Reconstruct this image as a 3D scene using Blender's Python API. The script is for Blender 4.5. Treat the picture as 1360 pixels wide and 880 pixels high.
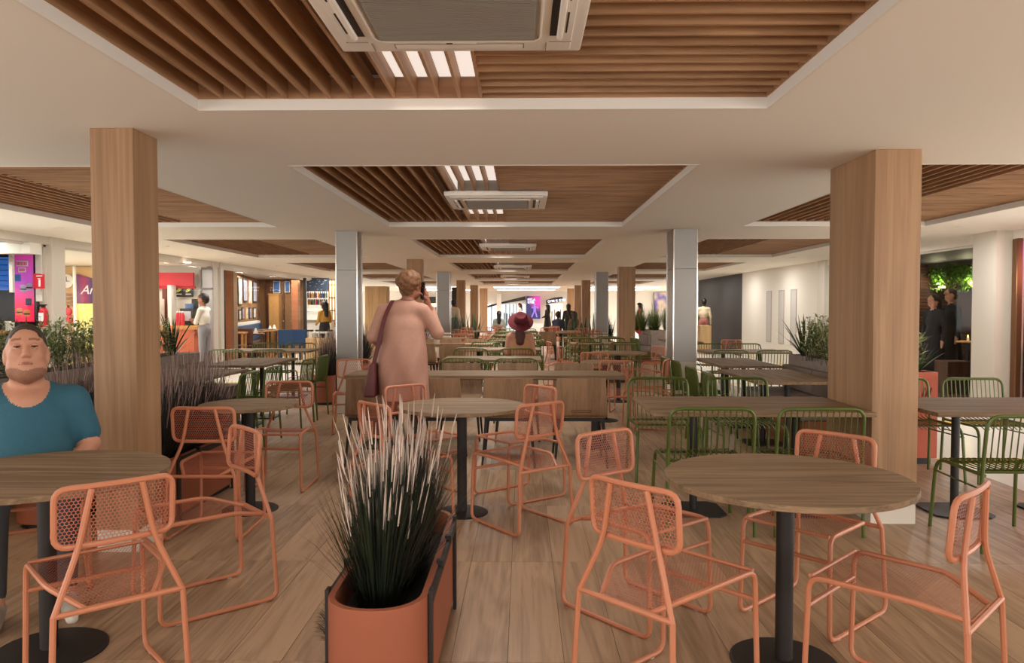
import bpy, bmesh, math, random
import numpy as np
from mathutils import Vector, Matrix

# ---------------------------------------------------------------- camera, sky, exposure
sc = bpy.context.scene
for o in list(bpy.data.objects):
    bpy.data.objects.remove(o)
PI = math.pi
R = math.radians
CAM_H = 1.42
cam_data = bpy.data.cameras.new('camera')
cam = bpy.data.objects.new('camera', cam_data)
sc.collection.objects.link(cam)
cam_data.sensor_width = 36.0
cam_data.lens = 1000.0 / 1360.0 * 36.0
cam_data.clip_start = 0.05
cam_data.clip_end = 200
cam.location = (0, 0, CAM_H)
cam.rotation_euler = (PI / 2 - math.atan(31 / 1000), 0, math.atan(14 / 1000))
sc.camera = cam

world = bpy.data.worlds.new('world')
sc.world = world
world.use_nodes = True
wn = world.node_tree.nodes
wn['Background'].inputs[0].default_value = (1.0, 0.955, 0.90, 1)
wn['Background'].inputs[1].default_value = 3.6
STRIP_EMIT = 0.72
STRIP_W = 52.0          # ceiling light strips between the slats
CORR_W = 30.0              # added corridor downlights that brighten the hall
HALL_W = 420.0             # added luminous panels that brighten the far hall
SHOP_W = 75.0              # shop interior lamps

vs = sc.view_settings
vs.view_transform = 'Standard'
vs.look = 'None'
vs.gamma = 1.0
vs.use_curve_mapping = False
vs.exposure = 0.0
cy = sc.cycles
cy.use_denoising = True
cy.max_bounces = 7
cy.diffuse_bounces = 5
cy.glossy_bounces = 3
cy.transparent_max_bounces = 12
cy.caustics_reflective = False
cy.caustics_refractive = False
cy.sample_clamp_indirect = 6.0
cy.use_light_tree = True

# ---------------------------------------------------------------- helpers
COL = sc.collection


def lin(c):
    out = []
    for v in c:
        v = v / 255.0
        out.append(v / 12.92 if v <= 0.04045 else ((v + 0.055) / 1.055) ** 2.4)
    return (out[0], out[1], out[2], 1.0)


MATS = {}


def mat(name, rgb, rough=0.55, metal=0.0, noise=0.0, nscale=30.0, spec=0.5, emit=None, estr=0.0):
    if name in MATS:
        return MATS[name]
    m = bpy.data.materials.new(name)
    m.use_nodes = True
    nt = m.node_tree
    b = nt.nodes['Principled BSDF']
    c = lin(rgb)
    b.inputs['Base Color'].default_value = c
    b.inputs['Roughness'].default_value = rough
    b.inputs['Metallic'].default_value = metal
    b.inputs['Specular IOR Level'].default_value = spec
    if emit:
        b.inputs['Emission Color'].default_value = lin(emit)
        b.inputs['Emission Strength'].default_value = estr
    if noise > 0:
        tc = nt.nodes.new('ShaderNodeTexCoord')
        nz = nt.nodes.new('ShaderNodeTexNoise')
        nz.inputs['Scale'].default_value = nscale
        nz.inputs['Detail'].default_value = 4
        rp = nt.nodes.new('ShaderNodeValToRGB')
        rp.color_ramp.elements[0].position = 0.3
        rp.color_ramp.elements[1].position = 0.7
        rp.color_ramp.elements[0].color = tuple(x * (1 - noise) for x in c[:3]) + (1,)
        rp.color_ramp.elements[1].color = tuple(min(1, x * (1 + noise)) for x in c[:3]) + (1,)
        nt.links.new(tc.outputs['Object'], nz.inputs['Vector'])
        nt.links.new(nz.outputs['Fac'], rp.inputs['Fac'])
        nt.links.new(rp.outputs['Color'], b.inputs['Base Color'])
    MATS[name] = m
    return m


def wood(name, dark, light, axis, grain=60.0, along=1.2, rough=0.5, rnd=0.25, cathedral=0.0, spec=0.4):
    """procedural wood grain running along axis (0,1,2)"""
    if name in MATS:
        return MATS[name]
    m = bpy.data.materials.new(name)
    m.use_nodes = True
    nt = m.node_tree
    N, L = nt.nodes, nt.links
    b = N['Principled BSDF']
    b.inputs['Roughness'].default_value = rough
    b.inputs['Specular IOR Level'].default_value = spec
    tc = N.new('ShaderNodeTexCoord')
    oi = N.new('ShaderNodeObjectInfo')
    mul = N.new('ShaderNodeMath'); mul.operation = 'MULTIPLY'; mul.inputs[1].default_value = 57.0
    L.new(oi.outputs['Random'], mul.inputs[0])
    add = N.new('ShaderNodeVectorMath'); add.operation = 'ADD'
    L.new(tc.outputs['Object'], add.inputs[0])
    L.new(mul.outputs[0], add.inputs[1])
    mp = N.new('ShaderNodeMapping')
    s = [grain] * 3
    s[axis] = along
    mp.inputs['Scale'].default_value = s
    L.new(add.outputs[0], mp.inputs['Vector'])
    nz = N.new('ShaderNodeTexNoise')
    nz.inputs['Scale'].default_value = 1.0
    nz.inputs['Detail'].default_value = 5
    nz.inputs['Roughness'].default_value = 0.6
    nz.inputs['Distortion'].default_value = 0.6
    L.new(mp.outputs[0], nz.inputs['Vector'])
    mp2 = N.new('ShaderNodeMapping')
    s2 = [grain * 0.14] * 3
    s2[axis] = along * 0.5
    mp2.inputs['Scale'].default_value = s2
    L.new(add.outputs[0], mp2.inputs['Vector'])
    nz2 = N.new('ShaderNodeTexNoise')
    nz2.inputs['Scale'].default_value = 1.0
    nz2.inputs['Detail'].default_value = 2
    nz2.inputs['Distortion'].default_value = 1.5 + cathedral
    L.new(mp2.outputs[0], nz2.inputs['Vector'])
    mx = N.new('ShaderNodeMath'); mx.operation = 'MULTIPLY_ADD'
    mx.inputs[1].default_value = 0.55
    L.new(nz2.outputs['Fac'], mx.inputs[0])
    mm = N.new('ShaderNodeMath'); mm.operation = 'MULTIPLY'; mm.inputs[1].default_value = 0.45
    L.new(nz.outputs['Fac'], mm.inputs[0])
    L.new(mm.outputs[0], mx.inputs[2])
    rr = N.new('ShaderNodeMath'); rr.operation = 'MULTIPLY_ADD'
    rr.inputs[1].default_value = rnd * 0.3
    L.new(oi.outputs['Random'], rr.inputs[0])
    L.new(mx.outputs[0], rr.inputs[2])
    rp = N.new('ShaderNodeValToRGB')
    e = rp.color_ramp.elements
    e[0].position = 0.36; e[0].color = lin(dark)
    e[1].position = 0.66; e[1].color = lin(light)
    L.new(rr.outputs[0], rp.inputs['Fac'])
    L.new(rp.outputs['Color'], b.inputs['Base Color'])
    MATS[name] = m
    return m


class MB:
    """collects geometry; .mesh() turns it into one Blender mesh"""

    def __init__(s):
        s.v = []; s.f = []; s.m = []; s.mi = 0

    def _add(s, vs_, fs):
        n = len(s.v)
        s.v.extend([tuple(p) for p in vs_])
        for f in fs:
            s.f.append(tuple(i + n for i in f))
            s.m.append(s.mi)
        return s

    def mat(s, i):
        s.mi = i
        return s

    def box(s, x0, x1, y0, y1, z0, z1):
        return s._add([(x0, y0, z0), (x1, y0, z0), (x1, y1, z0), (x0, y1, z0), (x0, y0, z1), (x1, y0, z1), (x1, y1, z1), (x0, y1, z1)],
                      [(0, 3, 2, 1), (4, 5, 6, 7), (0, 1, 5, 4), (1, 2, 6, 5), (2, 3, 7, 6), (3, 0, 4, 7)])

    def hexa(s, b, t):
        """box from 4 bottom and 4 top points, counter-clockwise seen from above"""
        return s._add(list(b) + list(t), [(0, 3, 2, 1), (4, 5, 6, 7), (0, 1, 5, 4), (1, 2, 6, 5), (2, 3, 7, 6), (3, 0, 4, 7)])

    def poly(s, pts):
        return s._add(pts, [tuple(range(len(pts)))])

    def prism(s, pts, z0, z1):
        n = len(pts)
        vv = [(x, y, z0) for x, y in pts] + [(x, y, z1) for x, y in pts]
        ff = [tuple(reversed(range(n))), tuple(range(n, 2 * n))]
        ff += [(i, (i + 1) % n, n + (i + 1) % n, n + i) for i in range(n)]
        return s._add(vv, ff)

    def extrude_poly(s, pts, off):
        """planar polygon in 3D thickened by the offset vector"""
        n = len(pts)
        off = Vector(off)
        vv = [tuple(p) for p in pts] + [tuple(Vector(p) + off) for p in pts]
        ff = [tuple(reversed(range(n))), tuple(range(n, 2 * n))]
        ff += [(i, (i + 1) % n, n + (i + 1) % n, n + i) for i in range(n)]
        return s._add(vv, ff)

    def lathe(s, prof, n=24, c=(0, 0, 0)):
        vv, ff = [], []
        for r, z in prof:
            for i in range(n):
                a = 2 * PI * i / n
                vv.append((c[0] + r * math.cos(a), c[1] + r * math.sin(a), c[2] + z))
        k = len(prof)
        for j in range(k - 1):
            for i in range(n):
                i2 = (i + 1) % n
                ff.append((j * n + i, j * n + i2, (j + 1) * n + i2, (j + 1) * n + i))
        ff.append(tuple(reversed(range(n))))
        ff.append(tuple(range((k - 1) * n, k * n)))
        return s._add(vv, ff)

    def tube(s, path, r, n=8, closed=False):
        P = [Vector(p) for p in path]
        k = len(P)
        rs = r if isinstance(r, (list, tuple)) else [r] * k
        T = []
        for i in range(k):
            if closed:
                t = P[(i + 1) % k] - P[i - 1]
            else:
                t = P[min(i + 1, k - 1)] - P[max(i - 1, 0)]
            T.append(t.normalized() if t.length > 1e-9 else Vector((0, 0, 1)))
        u = Vector((0, 0, 1)) if abs(T[0].z) < 0.9 else Vector((1, 0, 0))
        u = (u - T[0] * u.dot(T[0])).normalized()
        vv, ff = [], []
        for i in range(k):
            u = u - T[i] * u.dot(T[i])
            u = u.normalized() if u.length > 1e-6 else T[i].orthogonal().normalized()
            w = T[i].cross(u)
            for j in range(n):
                a = 2 * PI * j / n
                vv.append(tuple(P[i] + (u * math.cos(a) + w * math.sin(a)) * rs[i]))
        for i in range(k if closed else k - 1):
            i2 = (i + 1) % k
            for j in range(n):
                j2 = (j + 1) % n
                ff.append((i * n + j, i * n + j2, i2 * n + j2, i2 * n + j))
        if not closed:
            ff.append(tuple(reversed(range(n))))
            ff.append(tuple(range((k - 1) * n, k * n)))
        return s._add(vv, ff)

    def ball(s, c, r, n=12, m=8):
        rx, ry, rz = r if isinstance(r, (list, tuple)) else (r, r, r)
        vv = [(c[0], c[1], c[2] - rz)]
        for j in range(1, m):
            ph = -PI / 2 + PI * j / m
            for i in range(n):
                a = 2 * PI * i / n
                vv.append((c[0] + rx * math.cos(ph) * math.cos(a), c[1] + ry * math.cos(ph) * math.sin(a), c[2] + rz * math.sin(ph)))
        vv.append((c[0], c[1], c[2] + rz))
        ff = [(0, 1 + (i + 1) % n, 1 + i) for i in range(n)]
        for j in range(m - 2):
            for i in range(n):
                a, b = 1 + j * n + i, 1 + j * n + (i + 1) % n
                ff.append((a, b, b + n, a + n))
        l = len(vv) - 1
        o = 1 + (m - 2) * n
        ff += [(o + i, o + (i + 1) % n, l) for i in range(n)]
        return s._add(vv, ff)

    def mesh(s, name, mats, smooth=True, bevel=0.0, seg=1, angle=0.7):
        me = bpy.data.meshes.new(name)
        me.from_pydata(s.v, [], s.f)
        if not isinstance(mats, (list, tuple)):
            mats = [mats]
        for m in mats:
            me.materials.append(m)
        if len(mats) > 1:
            me.polygons.foreach_set('material_index', s.m)
        if bevel > 0:
            bm = bmesh.new()
            bm.from_mesh(me)
            es = [e for e in bm.edges if len(e.link_faces) == 2 and e.calc_face_angle(0) > 0.6]
            bmesh.ops.bevel(bm, geom=es, offset=bevel, segments=seg, affect='EDGES', profile=0.5, clamp_overlap=True)
            bm.to_mesh(me)
            bm.free()
        if smooth:
            me.polygons.foreach_set('use_smooth', [True] * len(me.polygons))
            me.set_sharp_from_angle(angle=angle)
        me.update()
        return me


def fillet(pts, r, n=4, closed=False):
    """round the corners of a polyline"""
    P = [Vector(p) for p in pts]
    out = []
    k = len(P)
    for i in range(k):
        if not closed and i in (0, k - 1):
            out.append(P[i]); continue
        a, b, c = P[i - 1], P[i], P[(i + 1) % k]
        d1 = (a - b); d2 = (c - b)
        rr = min(r, d1.length * 0.48, d2.length * 0.48)
        p0 = b + d1.normalized() * rr
        p1 = b + d2.normalized() * rr
        for j in range(n + 1):
            t = j / n
            out.append(p0 * (1 - t) ** 2 + b * 2 * t * (1 - t) + p1 * t * t)
    return out


def link(o, parent=None):
    COL.objects.link(o)
    if parent is not None:
        o.parent = parent
    return o


def tag(o, label, cat, group=None, kind=None):
    o['label'] = label
    o['category'] = cat
    if group:
        o['group'] = group
    if kind:
        o['kind'] = kind
    return o


def thing(name, label, cat, loc=(0, 0, 0), rz=0.0, group=None):
    o = bpy.data.objects.new(name, None)
    o.empty_display_size = 0.1
    o.location = loc
    o.rotation_euler = (0, 0, rz)
    link(o)
    return tag(o, label, cat, group)


def part(name, me, parent, loc=(0, 0, 0), rot=(0, 0, 0), label=None, kind=None):
    o = bpy.data.objects.new(name, me)
    o.location = loc
    o.rotation_euler = rot
    link(o, parent)
    if label:
        o['label'] = label
    if kind:
        o['kind'] = kind
    return o


def solo(name, me, label, cat, loc=(0, 0, 0), rz=0.0, group=None, kind=None):
    o = bpy.data.objects.new(name, me)
    o.location = loc
    o.rotation_euler = (0, 0, rz)
    link(o)
    return tag(o, label, cat, group, kind)


def struct(name, me, parent=None, loc=(0, 0, 0), rot=(0, 0, 0)):
    o = bpy.data.objects.new(name, me)
    o.location = loc
    o.rotation_euler = rot
    link(o, parent)
    if parent is None:
        o['kind'] = 'structure'
    return o


class Tpl:
    """a thing's parts with shared meshes: [(name, mesh, label, loc, [sub-parts])]"""

    def __init__(s):
        s.p = []

    def add(s, name, me, subs=(), label=None, loc=(0, 0, 0)):
        s.p.append((name, me, label, loc, list(subs)))
        return s

    def place(s, name, label, cat, loc, rz=0.0, group=None):
        t = thing(name, label, cat, loc, rz, group)
        for n, me, lb, lc, subs in s.p:
            o = part(n, me, t, loc=lc, label=lb)
            for n2, me2 in subs:
                part(n2, me2, o)
        return t


def text_mesh(body, size, m, depth=0.004, align='CENTER', shear=0.0, bold=0.0):
    cu = bpy.data.curves.new('lettering', 'FONT')
    cu.body = body
    cu.size = size
    cu.extrude = depth
    cu.align_x = align
    cu.align_y = 'CENTER'
    cu.shear = shear
    cu.offset = bold
    cu.resolution_u = 3
    o = bpy.data.objects.new('lettering', cu)
    COL.objects.link(o)
    dg = bpy.context.evaluated_depsgraph_get()
    me = bpy.data.meshes.new_from_object(o.evaluated_get(dg))
    bpy.data.objects.remove(o)
    bpy.data.curves.remove(cu)
    me.materials.clear()
    me.materials.append(m)
    return me


# ---------------------------------------------------------------- materials
M_ceil = mat('ceiling_paint', (244, 239, 231), 0.8)
M_frame = mat('coffer_trim_paint', (236, 230, 222), 0.6)
M_wall = mat('wall_paint', (226, 219, 208), 0.7)
M_alu = mat('shopfront_profile', (208, 200, 188), 0.55)
M_dark = mat('dark_wall', (52, 48, 46), 0.7)
M_slat = wood('slat_wood', (146, 108, 78), (188, 146, 108), 1, 90, 2.0, 0.5)
M_slatx = wood('slat_wood_across', (146, 108, 78), (188, 146, 108), 0, 90, 2.0, 0.5)
M_back = mat('coffer_backing', (128, 94, 68), 0.7)
M_colw = wood('column_wood', (138, 104, 74), (174, 138, 104), 2, 55, 0.9, 0.45)
M_plank = wood('floor_oak', (134, 107, 83), (182, 151, 122), 1, 48, 1.3, 0.42, 0.5, 2.0)
M_joint = mat('floor_joint', (92, 72, 54), 0.8)
M_table = wood('table_oak', (98, 78, 58), (152, 126, 98), 0, 95, 2.2, 0.62, spec=0.25)
M_tabley = wood('table_oak_lengthwise', (98, 78, 58), (152, 126, 98), 0, 95, 2.2, 0.62, spec=0.25)
M_ply = wood('plywood', (120, 92, 68), (158, 126, 96), 2, 70, 1.6, 0.5)
M_lightwood = wood('pale_panel_wood', (196, 158, 108), (226, 190, 140), 2, 40, 0.8, 0.5)
M_orange = mat('orange_paint', (190, 121, 88), 0.42)
M_omesh = mat('orange_mesh_paint', (174, 99, 75), 0.5)
M_green = mat('green_paint', (80, 94, 36), 0.3, 0.2)
M_black = mat('black_metal', (24, 20, 18), 0.5)
M_bronze = mat('dark_bronze', (30, 22, 18), 0.6, 0.0)
M_glide = mat('glide_plastic', (170, 166, 158), 0.5)
M_terra = mat('terracotta_paint', (146, 80, 52), 0.6, noise=0.04, nscale=3)
M_soil = mat('soil', (26, 20, 16), 0.95, noise=0.4, nscale=60)
M_conc = mat('concrete', (158, 146, 138), 0.85, noise=0.12, nscale=14)
M_cush = mat('bench_fabric', (142, 130, 124), 0.9, noise=0.08, nscale=80)
M_chrome = mat('polished_steel', (146, 141, 136), 0.36, 0.85, noise=0.04, nscale=2)
M_trimst = mat('bright_edge_steel', (235, 232, 228), 0.15, 0.9)
M_plaster = mat('column_plaster', (222, 214, 202), 0.75)
M_acw = mat('appliance_white', (236, 230, 222), 0.45)
M_acg = mat('grille_grey', (150, 144, 134), 0.6)
M_wfloor = mat('white_floor', (226, 220, 208), 0.3)
M_yellow = mat('yellow_band', (226, 186, 70), 0.4)
M_strip = mat('light_diffuser', (255, 255, 255), 0.5, emit=(255, 247, 238), estr=STRIP_EMIT)
M_shoplamp = mat('shop_lamp', (255, 255, 255), 0.5, emit=(255, 236, 208), estr=14)
# ---------------------------------------------------------------- the room shell
CZ = 2.45
XL, XR = -6.85, 6.50
WX0, WX1 = -4.70, 3.90           # edges of the wooden floor
YB = -6.0                        # the hall goes on behind the camera and opens to the mall
HALL0, HALL1 = 28.0, 46.0        # wide mall hall at the far end
PW, PL = 0.228, 1.20             # plank size
PX0, PY0 = -0.06, 4.18

# floor: sub-floor slab, white corridor strips, oak planks
fb = MB()
fb.box(WX0, WX1, YB, HALL1, -0.20, -0.004)
floor = struct('floor', fb.mesh('floor', M_joint))
me_plank = MB().box(-PW / 2 + 0.0012, PW / 2 - 0.0012, -PL / 2 + 0.0012, PL / 2 - 0.0012, -0.004, 0.0).mesh('plank', M_plank, smooth=False)
PLY = PY0 + 6 * PL               # single planks are laid up to here
n_plank = 0
for j in range(-2, 6):
    yc = PY0 + (j + 0.5) * PL
    half = 0.72 * (yc + PL / 2) + 0.15
    for i in range(-22, 20):
        xc = PX0 + (i + 0.5) * PW
        if xc - PW / 2 < WX0 or xc + PW / 2 > WX1 or abs(xc) > half:
            continue
        o = part('plank', me_plank, floor, loc=(xc, yc, 0))
        n_plank += 1


def plank_floor_material():
    m = wood('floor_oak_far', (134, 107, 83), (182, 151, 122), 1, 48, 1.3, 0.42, 0.0, 2.0)
    nt = m.node_tree
    N, L = nt.nodes, nt.links
    tc = N.new('ShaderNodeTexCoord')
    mp = N.new('ShaderNodeMapping')
    mp.inputs['Rotation'].default_value = (0, 0, PI / 2)
    L.new(tc.outputs['Object'], mp.inputs['Vector'])
    br = N.new('ShaderNodeTexBrick')
    br.offset = 0.0
    br.inputs['Scale'].default_value = 1.0
    br.inputs['Brick Width'].default_value = PL
    br.inputs['Row Height'].default_value = PW
    br.inputs['Mortar Size'].default_value = 0.0015
    br.inputs['Color1'].default_value = (0.88, 0.88, 0.88, 1)
    br.inputs['Color2'].default_value = (1.1, 1.1, 1.1, 1)
    br.inputs['Mortar'].default_value = (0.5, 0.5, 0.5, 1)
    L.new(mp.outputs[0], br.inputs['Vector'])
    b = N['Principled BSDF']
    src = b.inputs['Base Color'].links[0].from_socket
    mx = N.new('ShaderNodeMix'); mx.data_type = 'RGBA'; mx.blend_type = 'MULTIPLY'
    mx.inputs['Factor'].default_value = 1.0
    L.new(src, mx.inputs['A'])
    L.new(br.outputs['Color'], mx.inputs['B'])
    L.new(mx.outputs['Result'], b.inputs['Base Color'])
    return m


M_plankfar = plank_floor_material()
fs = MB()
fs.box(WX0, WX1, PLY, HALL1, -0.004, 0.0)
fs.box(WX0, WX1, YB, PY0 - 2 * PL, -0.004, 0.0)
for j in range(-2, 6):           # sides of the laid planks, out of view
    y0, y1 = PY0 + j * PL, PY0 + (j + 1) * PL
    half = 0.72 * y1 + 0.15
    xs = [PX0 + (i + 0.5) * PW for i in range(-22, 20) if PX0 + i * PW >= WX0 and PX0 + (i + 1) * PW <= WX1 and abs(PX0 + (i + 0.5) * PW) <= half]
    fs.box(WX0, xs[0] - PW / 2, y0, y1, -0.004, 0.0)
    fs.box(xs[-1] + PW / 2, WX1, y0, y1, -0.004, 0.0)
part('plank_field', fs.mesh('plank_field', M_plankfar, smooth=False), floor, kind='stuff')
fw_ = MB()
fw_.box(XL - 4.2, WX0, YB, HALL0, -0.2, 0.0)
fw_.box(WX1, XR + 4.0, YB, HALL0, -0.2, 0.0)
fw_.box(-13, WX0, HALL0, HALL1, -0.2, 0.0)
fw_.box(WX1, 13, HALL0, HALL1, -0.2, 0.0)
part('corridor_paving', fw_.mesh('corridor_paving', M_wfloor, smooth=False), floor)
me_band_l = MB().box(XL, WX0, -0.14, 0.14, 0.0, 0.002).mesh('yellow_band', M_yellow, smooth=False)
me_band_r = MB().box(WX1, XR, -0.14, 0.14, 0.0, 0.002).mesh('yellow_band', M_yellow, smooth=False)
for k in range(9):
    part('floor_band', me_band_l, floor, loc=(0, 4.6 + 2.4 * k, 0), label='yellow band across the white corridor floor')
    part('floor_band', me_band_r, floor, loc=(0, 4.6 + 2.4 * k, 0), label='yellow band across the white corridor floor')

# ceiling with coffers
CX = [(-5.40, -3.10), (-1.70, 1.27), (2.75, 5.05)]
CY = [(-0.30, 3.94)] + [(5.46 + 5.8 * k, 9.54 + 5.8 * k) for k in range(5)]
cb = MB()
ZT = CZ + 0.30
cb.box(XL - 0.15, XR + 0.15, YB, CY[0][0], CZ, ZT)
ys = CY[0][0]
for (y0, y1) in CY:
    if y0 > ys:
        cb.box(XL - 0.15, XR + 0.15, ys, y0, CZ, ZT)
    xs = XL - 0.15
    for (x0, x1) in CX:
        if y0 < 0 and x0 != CX[1][0]:
            continue
        cb.box(xs, x0, y0, y1, CZ, ZT)
        xs = x1
    cb.box(xs, XR + 0.15, y0, y1, CZ, ZT)
    ys = y1
if ys < HALL0:
    cb.box(XL - 0.15, XR + 0.15, ys, HALL0, CZ, ZT)
cb.box(-13, 13, max(HALL0, ys), HALL1 + 0.3, CZ, ZT)
cb.box(-13, XL - 0.15, HALL0, max(HALL0, ys), CZ, ZT)
cb.box(XR + 0.15, 13, HALL0, max(HALL0, ys), CZ, ZT)
ceiling = struct('ceiling', cb.mesh('ceiling', M_ceil, smooth=False))

SP, SB, SH, STK = 0.112, CZ + 0.055, 0.105, 0.014


def coffer(x0, x1, y0, y1, single):
    xm = x0 + (x1 - x0) * 0.5
    back = MB().box(x0, x1, y0, y1, SB + SH + 0.02, SB + SH + 0.05)
    bo = part('coffer_panel', back.mesh('coffer_panel', M_back, smooth=False), ceiling)
    fr = MB()
    for (a, b, c, d) in ((x0, x1, y0, y0 + 0.012), (x0, x1, y1 - 0.012, y1), (x0, x0 + 0.012, y0 + 0.012, y1 - 0.012), (x1 - 0.012, x1, y0 + 0.012, y1 - 0.012)):
        fr.box(a, b, c, d, CZ - 0.003, SB)
    part('coffer_frame', fr.mesh('coffer_frame', M_frame, smooth=False), bo)
    eb = MB()
    eb.box(x0 + 0.012, x1 - 0.012, y0, y0 + 0.016, SB, SB + SH)
    eb.box(x0 + 0.012, x1 - 0.012, y1 - 0.016, y1, SB, SB + SH)
    part('edge_board', eb.mesh('edge_board', M_slatx, smooth=False), bo)
    eb = MB()
    eb.box(x0, x0 + 0.016, y0 + 0.016, y1 - 0.016, SB, SB + SH)
    eb.box(x1 - 0.016, x1, y0 + 0.016, y1 - 0.016, SB, SB + SH)
    eb.box(xm - STK / 2, xm + STK / 2, y0 + 0.016, y1 - 0.016, SB, SB + SH)
    part('edge_board', eb.mesh('edge_board', M_slat, smooth=False), bo)
    ly = (y1 - y0) / 2 - 0.016
    fin = MB().box(-STK / 2, STK / 2, -ly, ly, 0, SH)
    fx = []
    x = xm - SP
    while x > x0 + 0.05:
        fx.append(x); x -= SP
    lx0, lx1 = xm + STK / 2, x1 - 0.016
    hx = (lx1 - lx0) / 2
    rib = MB().box(-hx, hx, -STK / 2, STK / 2, 0, SH)
    ry = []
    y = y1 - SP
    while y > y0 + 0.05:
        ry.append(y); y -= SP
    yc = (y0 + y1) / 2
    if single:
        mf = fin.mesh('slat', M_slat, smooth=False)
        mr = rib.mesh('slat', M_slatx, smooth=False)
        for x in fx:
            part('slat', mf, bo, loc=(x, yc, SB))
        for y in ry:
            part('slat', mr, bo, loc=((lx0 + lx1) / 2, y, SB))
    else:
        a = MB()
        for x in fx:
            a.box(x - STK / 2, x + STK / 2, yc - ly, yc + ly, SB, SB + SH)
        part('slats', a.mesh('slats', M_slat, smooth=False), bo, kind='stuff')
        a = MB()
        for y in ry:
            a.box(lx0, lx1, y - STK / 2, y + STK / 2, SB, SB + SH)
        part('slats', a.mesh('slats', M_slatx, smooth=False), bo, kind='stuff')
    return xm


def light_strips(xm, y0, y1, label, group, yac, power):
    t = thing('ceiling_light', label, 'ceiling light', (xm - 2 * SP, (y0 + y1) / 2, SB + SH - 0.005), 0, group)
    ln = (y1 - y0) / 2 - 0.05
    w = (SP - STK) / 2 - 0.004
    d = MB().box(-w, w, -ln, ln, 0.0, 0.018).mesh('diffuser', M_strip, smooth=False)
    for k in range(4):
        part('diffuser', d, t, loc=((k - 1.5) * SP, 0, 0))
    for (a, b) in ((y0 + 0.1, yac - 0.75), (yac + 0.75, y1 - 0.1)):   # the strips' own light, leaving between the slats
        if b - a < 0.2:
            continue
        l = bpy.data.lights.new('strip_light', 'AREA')
        l.energy = power * (b - a) / (y1 - y0)
        l.color = (1.0, 0.93, 0.84)
        l.shape = 'RECTANGLE'
        l.size = 4 * SP
        l.size_y = b - a
        l.spread = R(150)
        lo_ = bpy.data.objects.new('strip_light', l)
        lo_.location = (xm - 2 * SP, (a + b) / 2, SB - 0.004)
        COL.objects.link(lo_)


AC_Y = (2.57, 7.38, 12.95, 19.2, 24.9, 30.7)
where = ['over the round tables in the foreground', 'over the long wooden table', 'over the rows of green chairs']
for k, (y0, y1) in enumerate(CY):
    for c, (x0, x1) in enumerate(CX):
        if k == 0 and c != 1:
            continue
        xm = coffer(x0, x1, y0, y1, (c == 1 and k < 3) or (c != 1 and k == 1))
        if c == 1:
            lb = 'four white light strips between the wooden ceiling slats ' + (where[k] if k < 3 else 'deep in the hall')
            light_strips(xm, y0, y1, lb, 'ceiling light strips', AC_Y[k], STRIP_W * (1.0, 1.4, 2.8, 3.2, 3.2, 3.2)[k])


# ---------------------------------------------------------------- ceiling air conditioners
def ac_template():
    t = Tpl()
    s = 0.475
    t.add('body', MB().box(-s, s, -s, s, 0.0, 0.045).mesh('body', M_acw, bevel=0.010, seg=2), [('casing', MB().box(-0.36, 0.36, -0.36, 0.36, 0.045, 0.17).mesh('casing', M_acg, smooth=False))])
    t.add('panel', MB().box(-s + 0.045, s - 0.045, -s + 0.045, s - 0.045, -0.010, 0.004).mesh('panel', M_acw, bevel=0.006, seg=2))
    g = 0.30
    gb = MB().box(-g, g, -g, g, -0.016, -0.008)
    grl = MB()
    for i in range(44):
        y = -g + 0.012 + i * (2 * g - 0.024) / 43
        grl.box(-g + 0.01, g - 0.01, y - 0.003, y + 0.003, -0.021, -0.0155)
    rim = MB()
    rr = g + 0.012
    rim.tube(fillet([(-rr, -rr, -0.013), (rr, -rr, -0.013), (rr, rr, -0.013), (-rr, rr, -0.013)], 0.05, 4, True), 0.006, 6, True)
    t.add('grille', gb.mesh('grille', M_acg, smooth=False), [('louvre', grl.mesh('louvre', M_acg, smooth=False)), ('grille_rim', rim.mesh('grille_rim', M_acw))])
    for q in range(4):
        rot = Matrix.Rotation(q * PI / 2, 3, 'Z')
        va = MB()
        if q % 2 == 0:                                   # closed flap, only its outline shows
            sl = MB()
            for (a, b, c, d) in ((-0.25, 0.25, 0.355, 0.3575), (-0.25, 0.25, 0.398, 0.4005), (-0.25, -0.2475, 0.355, 0.4), (0.2475, 0.25, 0.355, 0.4)):
                sl.box(a, b, c, d, -0.0115, -0.009)
            va.box(-0.245, 0.245, 0.359, 0.396, -0.013, -0.008)
        else:
            sl = MB().box(-0.27, 0.27, 0.345, 0.372, -0.0115, -0.008)
            sl.box(-0.24, -0.05, 0.402, 0.408, -0.0115, -0.008)
            sl.box(0.05, 0.24, 0.402, 0.408, -0.0115, -0.008)
            va.tube([(-0.275, 0.383, -0.014), (0.275, 0.383, -0.014)], 0.012, 8)
        for mb in (sl, va):
            mb.v = [tuple(rot @ Vector(p)) for p in mb.v]
        t.add('air_slot', sl.mesh('air_slot', M_black if q % 2 else mat('seam_grey', (120, 114, 106), 0.7), smooth=False))
        t.add('vane', va.mesh('vane', M_acw))
    t.add('display', MB().box(-0.07, 0.07, 0.312, 0.335, -0.019, -0.010).mesh('display', M_acw, bevel=0.004),
          [('indicator', MB().box(-0.045, -0.022, 0.319, 0.328, -0.0205, -0.018).mesh('indicator', M_black, smooth=False))])
    cl = MB()
    for sx in (-1, 1):
        for sy in (-1, 1):
            cl.box(sx * 0.335 - 0.001, sx * 0.335 + 0.001, min(sy * 0.345, sy * 0.43), max(sy * 0.345, sy * 0.43), -0.0115, -0.009)
            cl.box(min(sx * 0.345, sx * 0.43), max(sx * 0.345, sx * 0.43), sy * 0.335 - 0.001, sy * 0.335 + 0.001, -0.0115, -0.009)
    t.add('panel_seam', cl.mesh('panel_seam', mat('seam_grey', (120, 114, 106), 0.7), smooth=False))
    return t


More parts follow.
